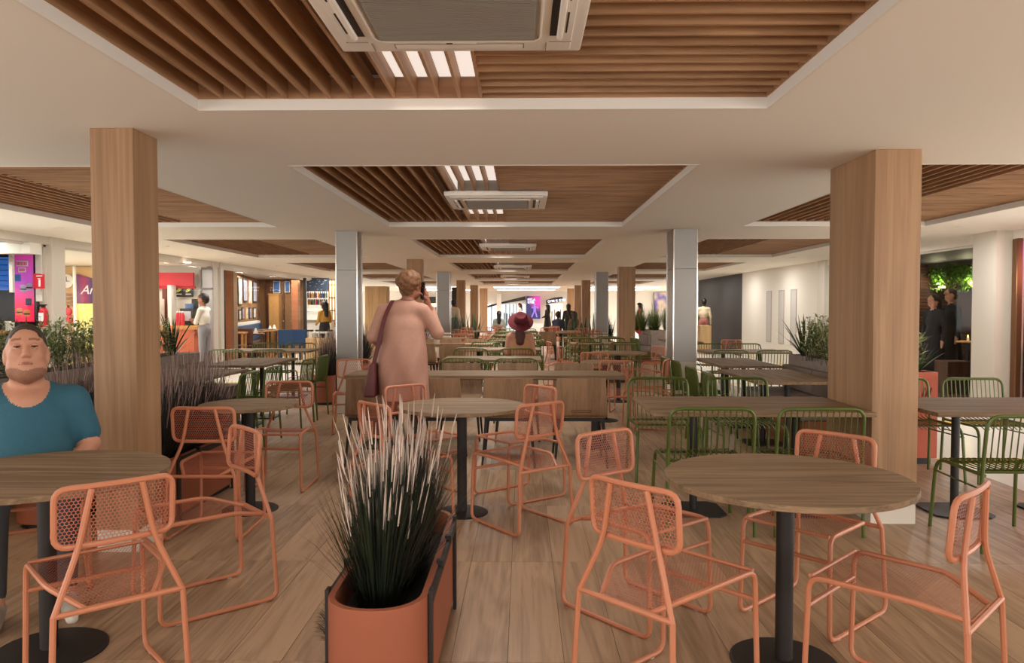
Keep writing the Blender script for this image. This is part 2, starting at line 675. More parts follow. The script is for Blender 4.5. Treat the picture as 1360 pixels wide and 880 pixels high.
TA = ac_template()
acl = ['over the round tables in the foreground', 'over the long wooden table', 'over the red-hatted person', 'third coffer beyond the long wooden table', 'fourth coffer beyond the long wooden table', 'last slatted coffer of the hall']
for yy, lb in zip(AC_Y, acl):
    TA.place('air_conditioner', 'white square cassette air conditioner set in slatted ceiling ' + lb if 'coffer' not in lb else 'white cassette air conditioner in the ' + lb, 'air conditioner', (-0.245, yy, CZ - 0.005), 0, 'ceiling air conditioners')


# ---------------------------------------------------------------- columns
def wood_column(x0, x1, y0, y1, label):
    t = thing('column', label, 'column', ((x0 + x1) / 2, (y0 + y1) / 2, 0), 0, 'wood-clad columns')
    hx, hy = (x1 - x0) / 2, (y1 - y0) / 2
    me = MB().box(-hx, hx, -hy, hy, 0.13, CZ).mesh('cladding', M_colw, bevel=0.003)
    part('cladding', me, t)
    part('plinth', MB().box(-hx + 0.004, hx - 0.004, -hy + 0.004, hy - 0.004, 0, 0.13).mesh('plinth', M_plaster, smooth=False), t, label='pale plinth')
    return t


def steel_column(x0, x1, y0, y1, label):
    t = thing('column', label, 'column', ((x0 + x1) / 2, (y0 + y1) / 2, 0), 0, 'steel-clad columns')
    hx, hy = (x1 - x0) / 2, (y1 - y0) / 2
    pn = MB().box(-hx + 0.004, hx - 0.004, -hy + 0.004, hy - 0.004, 0.72, 1.93)
    part('steel_panel', pn.mesh('steel_panel', M_chrome, smooth=False), t)
    pn = MB().box(-hx + 0.004, hx - 0.004, -hy + 0.004, hy - 0.004, 1.934, CZ)
    part('steel_panel', pn.mesh('steel_panel', M_chrome, smooth=False), t)
    for sx in (-1, 1):
        for sy in (-1, 1):
            ed = MB().box(sx * hx - 0.009, sx * hx + 0.003, sy * hy - 0.009, sy * hy + 0.003, 0.72, CZ) if sx > 0 else MB().box(sx * hx - 0.003, sx * hx + 0.009, sy * hy - 0.009, sy * hy + 0.003, 0.72, CZ)
            part('corner_trim', ed.mesh('corner_trim', M_trimst, smooth=False), t)
    part('plaster_base', MB().box(-hx + 0.002, hx - 0.002, -hy + 0.002, hy - 0.002, 0.0, 0.719).mesh('plaster_base', M_plaster, bevel=0.004), t)
    return t


wood_column(-2.48, -2.23, 4.31, 4.60, 'wood-clad square column right behind the man in the blue t-shirt')
wood_column(2.29, 2.59, 4.95, 5.67, 'deep wood-clad column at the end of the green-chaired table')
steel_column(-2.51, -2.22, 10.11, 10.42, 'polished steel column beside the standing woman in the pink coat')
steel_column(1.96, 2.27, 9.83, 10.30, 'polished steel column beside the row of green side chairs')
wood_column(-2.44, -2.12, 15.87, 16.15, 'wood-clad column rising behind the phone of the standing woman')
steel_column(-2.45, -2.07, 21.48, 21.85, 'distant steel column beyond the row of orange chairs')
wood_column(2.40, 2.81, 18.82, 19.2, 'wood-clad column between the two steel columns of the bar side')
steel_column(2.09, 2.45, 21.55, 21.9, 'distant steel column beyond the round orange-chaired tables')
wood_column(-2.45, -2.13, 27.9, 28.3, 'distant wood column beside the person in the beige vest')
wood_column(2.20, 2.51, 27.9, 28.3, 'distant wood column behind the snake plants')
wood_column(-2.35, -2.0, 33.8, 34.2, 'slim far wood column near the gym shop')
wood_column(2.35, 2.7, 34.0, 34.4, 'slim far wood column near the gym sign')
wood_column(-2.25, -1.85, 39.5, 39.9, 'farthest wood column near the gym shop window')
wood_column(2.35, 2.8, 39.5, 39.9, 'farthest wood column near the gym lettering')

# ---------------------------------------------------------------- walls and shopfronts
GLASS = None


def glass_mat():
    m = bpy.data.materials.new('shop_glass')
    m.use_nodes = True
    nt = m.node_tree
    nt.nodes.clear()
    out = nt.nodes.new('ShaderNodeOutputMaterial')
    tr = nt.nodes.new('ShaderNodeBsdfTransparent')
    tr.inputs[0].default_value = (0.96, 0.97, 0.96, 1)
    gl = nt.nodes.new('ShaderNodeBsdfGlossy')
    gl.inputs['Roughness'].default_value = 0.02
    lw = nt.nodes.new('ShaderNodeLayerWeight')
    pw = nt.nodes.new('ShaderNodeMath'); pw.operation = 'POWER'; pw.inputs[1].default_value = 4.0
    ml = nt.nodes.new('ShaderNodeMath'); ml.operation = 'MULTIPLY_ADD'; ml.inputs[1].default_value = 0.04; ml.inputs[2].default_value = 0.01
    nt.links.new(lw.outputs['Facing'], pw.inputs[0])
    nt.links.new(pw.outputs[0], ml.inputs[0])
    mx = nt.nodes.new('ShaderNodeMixShader')
    nt.links.new(ml.outputs[0], mx.inputs[0])
    nt.links.new(tr.outputs[0], mx.inputs[1])
    nt.links.new(gl.outputs[0], mx.inputs[2])
    nt.links.new(mx.outputs[0], out.inputs[0])
    return m


M_glass = glass_mat()
ZW = 2.335                        # top of the shop openings


def wall_band(x, y0, y1, side):
    """header above shop windows"""
    d = -0.14 if side < 0 else 0.14
    a, b = sorted((x, x + d))
    return a, b, y0, y1, ZW, CZ


# left wall: header, pillars and solid stretches
wl = MB()
for (y0, y1) in ((YB, 27.2),):
    a = wall_band(XL, y0, y1, -1)
    wl.box(*a)
wl.box(XL - 0.14, XL, 9.0, 9.3, 0, ZW)
wl.box(XL - 0.14, XL + 0.0, 27.0, HALL0, 0, CZ)
wall_left = struct('wall_left', wl.mesh('wall_left', M_alu, smooth=False))
for i, (y0, y1) in enumerate(((10.84, 11.16), (16.55, 16.78), (16.95, 17.12), (26.9, 27.1))):
    struct('trim_%d' % (i + 1), MB().box(XL - 0.16, XL + 0.03, y0, y1, 0, CZ).mesh('trim', M_alu, smooth=False))
wr = MB()
wr.box(*wall_band(XR, YB, 16.6, 1))
wr.box(XR, XR + 0.14, 8.6, 8.9, 0, ZW)
wr.box(XR, XR + 0.14, 16.6, 22.4, 0, CZ)
wall_right = struct('wall_right', wr.mesh('wall_right', M_wall, smooth=False))
struct('wall_dark', MB().box(XR, XR + 0.14, 22.4, HALL0, 0, CZ).mesh('wall_dark', M_dark, smooth=False))
for i, (y0, y1, d) in enumerate(((10.10, 10.62, 0.22), (16.2, 16.6, 0.05))):
    struct('trim_%d' % (i + 5), MB().box(XR - d, XR + 0.16, y0, y1, 0, CZ).mesh('trim', M_alu, smooth=False))
# three tall recessed slots in the white wall, framed in grey
M_slotg = mat('slot_frame', (168, 160, 152), 0.6)
for i, yy in enumerate((18.15, 19.0, 19.95)):
    t = MB()
    h0, h1, w = 0.55, 1.85, 0.17
    t.box(XR - 0.012, XR, yy - w - 0.02, yy - w, h0, h1)
    t.box(XR - 0.012, XR, yy + w, yy + w + 0.02, h0, h1)
    t.box(XR - 0.012, XR, yy - w - 0.02, yy + w + 0.02, h1, h1 + 0.02)
    t.box(XR - 0.012, XR, yy - w - 0.02, yy + w + 0.02, h0 - 0.02, h0)
    so = part('slot_frame', t.mesh('slot_frame', M_slotg, smooth=False), wall_right)
    part('slot_panel', MB().box(XR - 0.006, XR, yy - w, yy + w, h0, h1).mesh('slot_panel', mat('slot_fill', (196, 190, 184), 0.6), smooth=False), so)


def shop_window(n, x, y0, y1):
    t = struct('window_%d' % n, MB().box(x - 0.025, x + 0.025, y0, y0 + 0.05, 0, ZW).box(x - 0.025, x + 0.025, y1 - 0.05, y1, 0, ZW).box(x - 0.025, x + 0.025, y0, y1, ZW - 0.03, ZW).mesh('window', M_alu, smooth=False))
    part('pane', MB().box(x - 0.004, x + 0.004, y0 + 0.05, y1 - 0.05, 0.0, ZW - 0.03).mesh('pane', M_glass, smooth=False), t)
    return t


shop_window(1, XL - 0.08, 9.3, 10.84)
shop_window(2, XL - 0.08, 11.16, 16.55)
shop_window(3, XL - 0.08, 17.12, 26.9)
shop_window(4, XR + 0.08, 8.9, 10.10)
shop_window(5, XR + 0.08, 10.62, 16.2)

# far hall: back wall
wb = MB().box(-13, 13, HALL1, HALL1 + 0.2, 0, CZ)
wall_back = struct('wall_back', wb.mesh('wall_back', M_wall, smooth=False))


# downlights and luminous panels added to brighten both corridors and the far hall
M_down = mat('added_downlight_lens', (255, 255, 255), 0.5, emit=(255, 242, 224), estr=3.0)
me_lens = MB().lathe([(0.001, -0.004), (0.045, -0.004), (0.05, 0.004)], 16).mesh('lens', M_down)
me_ring = MB().lathe([(0.05, -0.006), (0.062, -0.006), (0.066, 0.002)], 20).mesh('ring', M_frame)


def added_downlight(x, y, power, label, group):
    t = thing('downlight', label, 'downlight', (x, y, CZ), 0, group)
    part('lens', me_lens, t)
    part('ring', me_ring, t)
    l = bpy.data.lights.new('added_downlight_lamp', 'AREA')
    l.energy = power
    l.color = (1.0, 0.965, 0.92)
    l.shape = 'DISK'
    l.size = 0.45
    o = bpy.data.objects.new('added_downlight_lamp', l)
    o.location = (x, y, CZ - 0.02)
    COL.objects.link(o)


for k in range(7):
    added_downlight(-5.95, 9.6 + 2.9 * k, CORR_W, 'added small recessed downlight over the pub-side corridor', 'added pub-side corridor downlights')
    added_downlight(5.50, 9.6 + 2.9 * k, CORR_W, 'added small recessed downlight over the bar-side corridor', 'added bar-side corridor downlights')
for k, (x, y) in enumerate(((-4.5, 37.0), (0.2, 37.0), (5.0, 37.0), (-4.5, 42.5), (0.2, 42.5), (5.0, 42.5))):
    t = thing('added_panel_light', 'added large white luminous ceiling panel of the far mall hall', 'ceiling light', (x, y, CZ), 0, 'added luminous panels of the far hall')
    part('frame', MB().box(-1.62, 1.62, -0.92, 0.92, -0.012, 0.0).mesh('frame', M_frame, smooth=False), t)
    part('diffuser', MB().box(-1.6, 1.6, -0.9, 0.9, -0.016, -0.012).mesh('diffuser', mat('added_panel_diffuser', (255, 255, 255), 0.5, emit=(255, 249, 241), estr=HALL_W / 60), smooth=False), t)
# ---------------------------------------------------------------- furniture
def perforated(bounds, pitch, hole, fmap, keep=None):
    """sheet of hexagonal holes, each hole a ring of six quads, mapped to 3D by fmap(u, v)"""
    u0, u1, v0, v1 = bounds
    mb = MB()
    idx = {}
    dv = pitch * math.sqrt(3) / 2
    rows = int((v1 - v0) / dv) + 2
    cols = int((u1 - u0) / pitch) + 2
    ro = pitch / math.sqrt(3)

    def vid(u, v):
        u = min(max(u, u0), u1); v = min(max(v, v0), v1)
        k = (round(u * 20000), round(v * 20000))
        if k not in idx:
            idx[k] = len(mb.v)
            mb.v.append(fmap(u, v))
        return idx[k]
    for j in range(rows):
        for i in range(cols):
            cu = u0 + i * pitch + (pitch / 2 if j % 2 else 0)
            cv = v0 + j * dv
            if cu > u1 + pitch * 0.3 or cv > v1 + pitch * 0.3:
                continue
            if keep and not keep(cu, cv):
                continue
            out, inn = [], []
            for k in range(6):
                a = PI / 6 + k * PI / 3
                out.append(vid(cu + ro * math.cos(a), cv + ro * math.sin(a)))
                inn.append(vid(cu + ro * hole * math.cos(a), cv + ro * hole * math.sin(a)))
            for k in range(6):
                f = (out[k], out[(k + 1) % 6], inn[(k + 1) % 6], inn[k])
                if len(set(f)) >= 3:
                    f2 = []
                    for q in f:
                        if q not in f2:
                            f2.append(q)
                    mb.f.append(tuple(f2)); mb.m.append(0)
    return mb


def seat_half(y):
    return 0.196 if y > -0.12 else 0.196 - (-0.12 - y) * 0.62


def seat_z(y):
    if y > -0.12:
        return 0.452 - 0.006 * math.cos((y - 0.04) / 0.16 * PI / 2) if abs(y - 0.04) < 0.16 else 0.452
    return 0.452 - (-0.12 - y) * 0.36


def orange_chair(pitch, sides, lod):
    t = Tpl()
    tr = 0.0105
    # each side: seat rail, front leg, sled runner, rear leg
    frames, struts = [], []
    for sx in (-1, 1):
        a = MB()
        a.tube(fillet([(sx * 0.105, -0.285, 0.398), (sx * 0.196, -0.12, 0.452), (sx * 0.205, 0.215, 0.452), (sx * 0.213, 0.228, 0.011), (sx * 0.222, -0.31, 0.011), (sx * 0.205, -0.292, 0.40)], 0.05, 4 if lod == 0 else 2), tr, sides)
        frames.append(a)
        b = MB()
        b.tube(fillet([(sx * 0.205, -0.292, 0.395), (sx * 0.122, -0.255, 0.60), (sx * 0.08, -0.268, 0.806)], 0.05, 3), tr, sides)
        struts.append(b)
    cross = MB().tube([(-0.205, -0.292, 0.40), (0.205, -0.292, 0.40)], tr, sides)
    stre = MB().tube([(-0.207, 0.218, 0.345), (0.207, 0.218, 0.345)], tr * 0.95, sides)
    seat = perforated((-0.2, 0.2, -0.275, 0.212), pitch, 0.80, lambda u, v: (max(-seat_half(v), min(seat_half(v), u)), v, seat_z(v)), lambda u, v: abs(u) < seat_half(v) + pitch * 0.4)
    srim = MB().tube([(-0.2, 0.212, 0.452), (0.2, 0.212, 0.452)], tr * 0.8, sides)
    srim2 = MB().tube([(-0.105, -0.28, 0.40), (0.105, -0.28, 0.40)], tr * 0.8, sides)

    def bmap(u, v):
        return (u, -0.255 - (v - 0.7) * 0.09 + 0.5 * u * u, v)
    back = perforated((-0.185, 0.185, 0.612, 0.806), pitch, 0.80, bmap)
    ring = fillet([(-0.19, 0, 0.606), (0.19, 0, 0.606), (0.19, 0, 0.812), (-0.19, 0, 0.812)], 0.045, 4, True)
    ring2 = []
    for i in range(len(ring)):
        a, b = ring[i], ring[(i + 1) % len(ring)]
        n = 4 if (b - a).length > 0.1 else 1
        for j in range(n):
            p = a.lerp(b, j / n)
            ring2.append(bmap(p.x, p.z))
    brim = MB().tube(ring2, tr, sides, True)
    gl = [MB().box(-0.008, 0.008, -0.012, 0.012, 0.0, 0.012).mesh('glide', M_glide, smooth=False)]
    if lod == 0:
        for a in frames:
            t.add('leg_frame', a.mesh('leg_frame', M_orange))
        for b in struts:
            t.add('back_strut', b.mesh('back_strut', M_orange))
        t.add('crossbar', cross.mesh('crossbar', M_orange))
        t.add('stretcher', stre.mesh('stretcher', M_orange))
        t.add('seat', seat.mesh('seat', M_omesh, smooth=False), [('seat_rim', srim.mesh('seat_rim', M_orange)), ('seat_rim', srim2.mesh('seat_rim', M_orange))])
        t.add('backrest', back.mesh('backrest', M_omesh, smooth=False), [('backrest_rim', brim.mesh('backrest_rim', M_orange))])
        for sx in (-1, 1):
            t.add('glide', gl[0], loc=(sx * 0.214, 0.15, 0))
            t.add('glide', gl[0], loc=(sx * 0.220, -0.24, 0))
        return t
    al = MB()
    for a in frames + struts + [cross, stre]:
        al._add(a.v, a.f)
    if lod == 1:
        t.add('frame', al.mesh('frame', M_orange))
        t.add('seat', seat.mesh('seat', M_omesh, smooth=False))
        t.add('backrest', back.mesh('backrest', M_omesh, smooth=False), [('backrest_rim', brim.mesh('backrest_rim', M_orange))])
        return t
    for a in (brim, srim, srim2):
        al._add(a.v, a.f)
    al.mi = 1
    for a in (seat, back):
        al._add(a.v, a.f)
    return al.mesh('mesh_chair', [M_orange, M_omesh])


def green_chair(lod):
    t = Tpl()
    n = 8 if lod == 0 else 5
    r = 0.0115
    rear = MB().tube(fillet([(-0.272, -0.28, 0.0), (-0.266, -0.255, 0.45), (-0.262, -0.295, 0.80), (0.262, -0.295, 0.80), (0.266, -0.255, 0.45), (0.272, -0.28, 0.0)], 0.075, 5 if lod == 0 else 2), r, n)
    fronts = []
    for sx in (-1, 1):
        fronts.append(MB().tube(fillet([(sx * 0.272, 0.28, 0.0), (sx * 0.256, 0.245, 0.455), (sx * 0.256, -0.262, 0.45)], 0.10, 5 if lod == 0 else 2), r, n))
    bars = []
    bars.append(MB().tube([(-0.255, 0.135, 0.452), (0.255, 0.135, 0.452)], 0.009, n))
    bars.append(MB().tube([(-0.255, -0.17, 0.452), (0.255, -0.17, 0.452)], 0.009, n))
    low = []
    for sx in (-1, 1):
        low.append(MB().tube([(sx * 0.262, 0.262, 0.375), (sx * 0.262, -0.262, 0.365)], 0.006, max(4, n - 2)))
    nw = 13 if lod == 0 else 11
    wx = [-0.222 + 0.444 * i / (nw - 1) for i in range(nw)]
    pth = fillet([(0, -0.294, 0.79), (0, -0.25, 0.475), (0, -0.15, 0.462), (0, 0.21, 0.462), (0, 0.262, 0.44)], 0.09, 4 if lod == 0 else 2)
    wire = MB().tube(pth, 0.0042 if lod == 0 else 0.0055, 5 if lod == 0 else 3)
    if lod == 0:
        t.add('rear_frame', rear.mesh('rear_frame', M_green))
        for a in fronts:
            t.add('front_leg', a.mesh('front_leg', M_green))
        for a in bars:
            t.add('crossbar', a.mesh('crossbar', M_green))
        for a in low:
            t.add('side_rail', a.mesh('side_rail', M_green))
        wm = wire.mesh('wire', M_green)
        for x in wx:
            t.add('wire', wm, loc=(x, 0, 0))
        return t
    fr = MB()
    for a in [rear] + fronts + bars + low:
        fr._add(a.v, a.f)
    wi = MB()
    for x in wx:
        wi._add([(p[0] + x, p[1], p[2]) for p in wire.v], wire.f)
    if lod == 1:
        t.add('frame', fr.mesh('frame', M_green))
        t.add('wire_shell', wi.mesh('wire_shell', M_green))
        return t
    fr._add(wi.v, wi.f)
    return fr.mesh('wire_chair', M_green)


def wood_chair(lod):
    t = Tpl()
    seg = 6 if lod == 0 else 3
    seat = MB()
    seat.box(-0.225, 0.225, -0.20, 0.22, 0.438, 0.454)
    back = MB()
    # bent plywood back: curves from the seat up
    prof = [(-0.17, 0.452), (-0.205, 0.458), (-0.222, 0.48), (-0.232, 0.55), (-0.25, 0.68), (-0.268, 0.80)]
    th = 0.011
    rows = []
    for (y, z) in prof:
        f = (z - 0.45) / 0.35
        hw = 0.237 - 0.022 * f
        rows.append([(hw * (2 * i / seg - 1), y + 0.018 * (2 * i / seg - 1) ** 2 * f, z) for i in range(seg + 1)])
    m = seg + 1
    vv = [p for r in rows for p in r] + [(p[0], p[1] - th, p[2] - (0.004 if j == 0 else 0)) for j, r in enumerate(rows) for p in r]
    k = len(rows) * m
    ff = []
    for j in range(len(rows) - 1):
        for i in range(seg):
            a = j * m + i
            ff.append((a, a + m, a + m + 1, a + 1))
            ff.append((k + a, k + a + 1, k + a + m + 1, k + a + m))
    for j in range(len(rows) - 1):
        a = j * m
        ff.append((a, k + a, k + a + m, a + m))
        a = j * m + seg
        ff.append((a, a + m, k + a + m, k + a))
    for i in range(seg):
        a = (len(rows) - 1) * m + i
        ff.append((a, k + a, k + a + 1, a + 1))
        ff.append((i, i + 1, k + i + 1, k + i))
    back._add(vv, ff)
    frame = MB()
    for sx in (-1, 1):
        frame.box(sx * 0.2 - 0.012, sx * 0.2 + 0.012, -0.2, 0.2, 0.412, 0.438)
    frame.box(-0.2, 0.2, -0.212, -0.188, 0.412, 0.438)
    frame.box(-0.2, 0.2, 0.176, 0.2, 0.412, 0.438)
    legs = []
    for sx in (-1, 1):
        for sy in (-1, 1):
            legs.append(MB().tube([(sx * 0.195, sy * 0.19, 0.43), (sx * 0.235, sy * 0.255, 0.0)], [0.017, 0.009], 8 if lod == 0 else 4))
    slot = MB()
    zc = 0.505
    pts = fillet([(-0.085, 0, zc - 0.009), (0.085, 0, zc - 0.009), (0.085, 0, zc + 0.009), (-0.085, 0, zc + 0.009)], 0.006, 2, True)
    slot.tube([(p.x, -0.238 - (p.z - 0.505) * 0.14, p.z) for p in pts], 0.0022, 4, True)
    if lod == 0:
        so = seat.mesh('seat', M_ply, bevel=0.004)
        t.add('seat', so)
        t.add('backrest', back.mesh('backrest', M_ply), [('handle_slot', slot.mesh('handle_slot', mat('slot_edge', (92, 66, 44), 0.7)))])
        t.add('frame', frame.mesh('frame', M_black, smooth=False))
        for l in legs:
            t.add('leg', l.mesh('leg', M_black))
        return t
    al = MB()
    al._add(seat.v, seat.f)
    al._add(back.v, back.f)
    al.mi = 1
    for a in [frame] + legs:
        al._add(a.v, a.f)
    return al.mesh('plywood_chair', [M_ply, M_black])


ORD = ['first', 'second', 'third', 'fourth', 'fifth', 'sixth', 'seventh', 'eighth']
OC = [orange_chair(0.0132, 8, 0), orange_chair(0.022, 6, 1), orange_chair(0.04, 4, 2)]
GC = [green_chair(0), green_chair(1), green_chair(2)]
WC = [wood_chair(0), wood_chair(1)]


def chair(kind, x, y, face, label, group=None, lod=0):
    """face = direction the sitter looks, degrees from +X"""
    rz = R(face - 90)
    nm, tl = {'o': ('mesh_chair', OC), 'g': ('wire_chair', GC), 'w': ('plywood_chair', WC)}[kind]
    if kind == 'w':
        lod = min(lod, 1)
    src = tl[lod]
    if isinstance(src, Tpl):
        return src.place(nm, label, 'chair', (x, y, 0), rz, group)
    return solo(nm, src, label, 'chair', (x, y, 0), rz, group)


def round_table(x, y, r, label, group='round oak tables', base=0.2, rz=0.0):
    t = thing('round_table', label, 'table', (x, y, 0), rz, group)
    n = 64
    part('tabletop', MB().lathe([(r - 0.004, 0.726), (r, 0.729), (r, 0.7485), (r - 0.0015, 0.75)], n).mesh('tabletop', M_table, angle=0.5), t)
    part('pole', MB().lathe([(0.034, 0.01), (0.034, 0.705)], 20).mesh('pole', M_bronze), t)
    part('top_plate', MB().box(-0.13, 0.13, -0.13, 0.13, 0.712, 0.726).mesh('top_plate', M_bronze, smooth=False), t)
    part('base', MB().lathe([(base, 0.0), (base, 0.006), (base - 0.01, 0.012), (0.05, 0.018)], 40).mesh('base', M_bronze, angle=0.5), t)
    return t


def rect_table(x0, x1, y0, y1, label, group='rectangular oak tables', along='x'):
    cx_, cy_ = (x0 + x1) / 2, (y0 + y1) / 2
    t = thing('rectangular_table', label, 'table', (cx_, cy_, 0), 0, group)
    hx, hy = (x1 - x0) / 2, (y1 - y0) / 2
    part('tabletop', MB().box(-hx, hx, -hy, hy, 0.722, 0.75).mesh('tabletop', M_table if along == 'x' else M_slab_y, bevel=0.003), t)
    d = (hx if along == 'x' else hy) - 0.36
    ch = 0.06
    w = 0.20
    pl = [(-w + ch, -w), (w - ch, -w), (w, -w + ch), (w, w - ch), (w - ch, w), (-w + ch, w), (-w, w - ch), (-w, -w + ch)]
    mp_ = MB().lathe([(0.027, 0.012), (0.027, 0.712)], 14).mesh('pole', M_black)
    mpl = MB().prism(pl, 0.0, 0.012).mesh('base_plate', M_black, smooth=False)
    mtp = MB().box(-0.11, 0.11, -0.11, 0.11, 0.712, 0.722).mesh('top_plate', M_black, smooth=False)
    for s in (-1, 1):
        lc = (s * d, 0, 0) if along == 'x' else (0, s * d, 0)
        po = part('pole', mp_, t, loc=lc)
        part('base_plate', mpl, t, loc=lc)
        part('top_plate', mtp, t, loc=lc)
    return t


M_slab_y = wood('table_oak_deep', (98, 78, 58), (152, 126, 98), 1, 95, 2.2, 0.62, spec=0.25)

# --- foreground round tables and their orange chairs
round_table(1.05, 3.0, 0.475, 'round oak table with four orange chairs beside the green-chaired table', base=0.21)
chair('o', 0.560, 2.765, 43, 'orange mesh chair with its back to the terracotta planter, tucked at the empty round table')
chair('o', 0.560, 3.485, -50, 'orange mesh chair between the empty round table and the long wooden table')
chair('o', 1.320, 3.460, 222, 'orange mesh chair between the round table and the deep wood-clad column')
chair('o', 1.335, 2.705, 135, 'orange mesh chair at the round table, seen side-on near the right-hand green chairs')
round_table(-1.96, 3.05, 0.47, 'round oak table in front of the man in the blue t-shirt', base=0.22)
chair('o', -1.590, 2.785, 132, 'orange mesh chair opposite the man in the blue t-shirt')
chair('o', -1.575, 3.575, 222, 'orange mesh chair beside the seated man, angled to his round table')
chair('o', -2.47, 3.78, -56, 'orange mesh chair that the man in the blue t-shirt sits on')
round_table(-1.92, 5.25, 0.335, 'small round oak table beside the planter of purple grass', base=0.19)
chair('o', -1.955, 4.80, 91, 'orange mesh chair at the small round table, back to the seated man')
chair('o', -1.915, 5.92, -88, 'orange mesh chair on the far side of the small round table')
round_table(-0.42, 5.19, 0.44, 'round oak table behind the terracotta grass planter', base=0.18)
chair('o', -0.035, 4.98, 128, 'orange mesh chair at the round table behind the planter, on its open floor side')
chair('o', -0.055, 5.66, 218, 'orange mesh chair between the round table and the plywood chairs')
chair('o', -0.765, 4.93, 42, 'orange mesh chair half hidden by the white plumed grass')
chair('o', -0.745, 5.70, -45, 'orange mesh chair just in front of the standing woman in the pink coat')

# --- long communal table with plywood chairs
lt = thing('communal_table', 'long oak communal table lined with plywood chairs', 'table', (-0.38, 7.78, 0))
part('tabletop', MB().box(-1.40, 1.40, -0.32, 0.32, 0.712, 0.75).mesh('tabletop', M_table, bevel=0.003), lt)
for s in (-1, 1):
    part('pedestal', MB().box(-0.035, 0.035, -0.05, 0.05, 0.016, 0.712).mesh('pedestal', M_black, smooth=False), lt, loc=(s * 1.13, 0, 0))
    part('base_plate', MB().box(-0.14, 0.14, -0.27, 0.27, 0.0, 0.016).mesh('base_plate', M_black, smooth=False), lt, loc=(s * 1.13, 0, 0))
part('apron', MB().box(-1.2, 1.2, -0.03, 0.03, 0.68, 0.712).mesh('apron', M_black, smooth=False), lt)
for i, x in enumerate((-1.35, -0.77, -0.125, 0.52)):
    chair('w', x, 6.90, 90, 'plywood chair, %s from the steel column end, near side of the long oak table' % ORD[i], 'near plywood chairs of the long table')
for i, x in enumerate((-1.30, -0.69, -0.055, 0.58)):
    chair('w', x, 8.22, -90, 'plywood chair, %s from the steel column end, far side of the long oak table' % ORD[i], 'far plywood chairs of the long table')
chair('o', -1.95, 8.60, -80, 'orange mesh chair beside the polished steel column, behind the plywood chairs', lod=1)

# --- green wire chairs around the rectangular tables
rect_table(0.84, 2.27, 4.83, 5.72, 'rectangular oak table with green chairs against the deep wood-clad column')
chair('g', 1.17, 4.93, 90, 'green wire chair, near side of the table at the deep wood column, plywood chair end')
chair('g', 1.84, 4.93, 90, 'green wire chair on the near side of the table, right against the deep wood column')
chair('g', 1.20, 6.38, -90, 'green wire chair, far side of the table at the deep wood column, plywood chair end')
chair('g', 1.90, 6.38, -90, 'green wire chair on the far side of the table, behind the deep wood column')
rect_table(2.66, 4.10, 4.84, 5.70, 'rectangular oak table beside the tall terracotta planter box')
chair('g', 2.93, 4.63, 90, 'green wire chair on the near side of the table by the tall planter box')
chair('g', 3.30, 6.36, -90, 'green wire chair in front of the tall terracotta planter box', lod=0)
chair('g', 3.95, 6.36, -90, 'green wire chair beside the tall planter box, toward the white corridor floor', lod=0)

rect_table(2.14, 2.92, 6.86, 8.29, 'oak table along the grey bench, nearest the deep wood column', along='y')
rect_table(2.31, 3.02, 8.74, 10.20, 'oak table along the grey bench beside the steel column', along='y')
for i, y in enumerate((7.18, 7.92)):
    chair('g', 2.06, y, 0, '%s green wire chair from the deep wood column facing the grey bench' % ORD[i], 'green chairs facing the right bench', lod=1)
for i, y in enumerate((9.45, 8.80)):
    chair('g', 2.08, y, 0, '%s green wire chair from the bar-side steel column, facing the grey bench' % ORD[i], 'green chairs beside the steel column', lod=1)
rect_table(2.80, 4.10, 11.50, 12.35, 'oak table with green chairs beyond the end of the bar-side bench')
for i, x in enumerate((3.06, 3.70)):
    chair('g', x, 11.38, 90, 'green wire chair, back to the bar-side bench, on the %s side' % ('steel column' if i == 0 else 'white wall'), 'green chairs past the bar-side bench, near side', lod=1)
for i, x in enumerate((3.25, 3.88)):
    chair('g', x, 12.85, -90, 'green wire chair facing the bar-side bench across its last table, %s side' % ('steel column' if i == 0 else 'white wall'), 'green chairs past the bar-side bench, far side', lod=1)
chair('o', 3.95, 14.2, -100, 'orange mesh chair in front of the dark wall, past the bar-side tables', lod=2)

rect_table(-3.78, -3.03, 6.85, 8.28, 'oak table along the pub-side bench beside the purple grass', along='y')
rect_table(-3.78, -3.03, 8.75, 10.12, 'oak table along the far half of the pub-side bench', along='y')
for i, y in enumerate((7.2, 7.9)):
    chair('g', -2.92, y, 180, '%s green wire chair past the purple grass, facing the pub-side bench' % ORD[i], 'green chairs facing the pub-side bench, first table', lod=1)
for i, y in enumerate((9.74, 9.05)):
    chair('g', -2.88, y, 180, '%s green wire chair from the pub-side steel column, facing the bench' % ORD[i], 'green chairs facing the pub-side bench, second table', lod=1)
rect_table(-4.70, -3.35, 11.70, 12.50, 'oak table with green chairs in front of the pub window')
for i, x in enumerate((-4.42, -3.78)):
    chair('g', x, 11.45, 90, 'green wire chair with its back to the pub-side bench, on the %s side' % ('kiosk' if i == 0 else 'steel column'), 'green chairs in front of the pub, near side', lod=1)
for i, x in enumerate((-4.53, -3.93)):
    chair('g', x, 13.0, -90, 'green wire chair with its back to the pub window, on the %s side' % ('kiosk' if i == 0 else 'steel column'), 'green chairs in front of the pub, far side', lod=1)
chair('o', -3.55, 14.3, 120, 'orange mesh chair near the pub window behind the green chairs', lod=2)

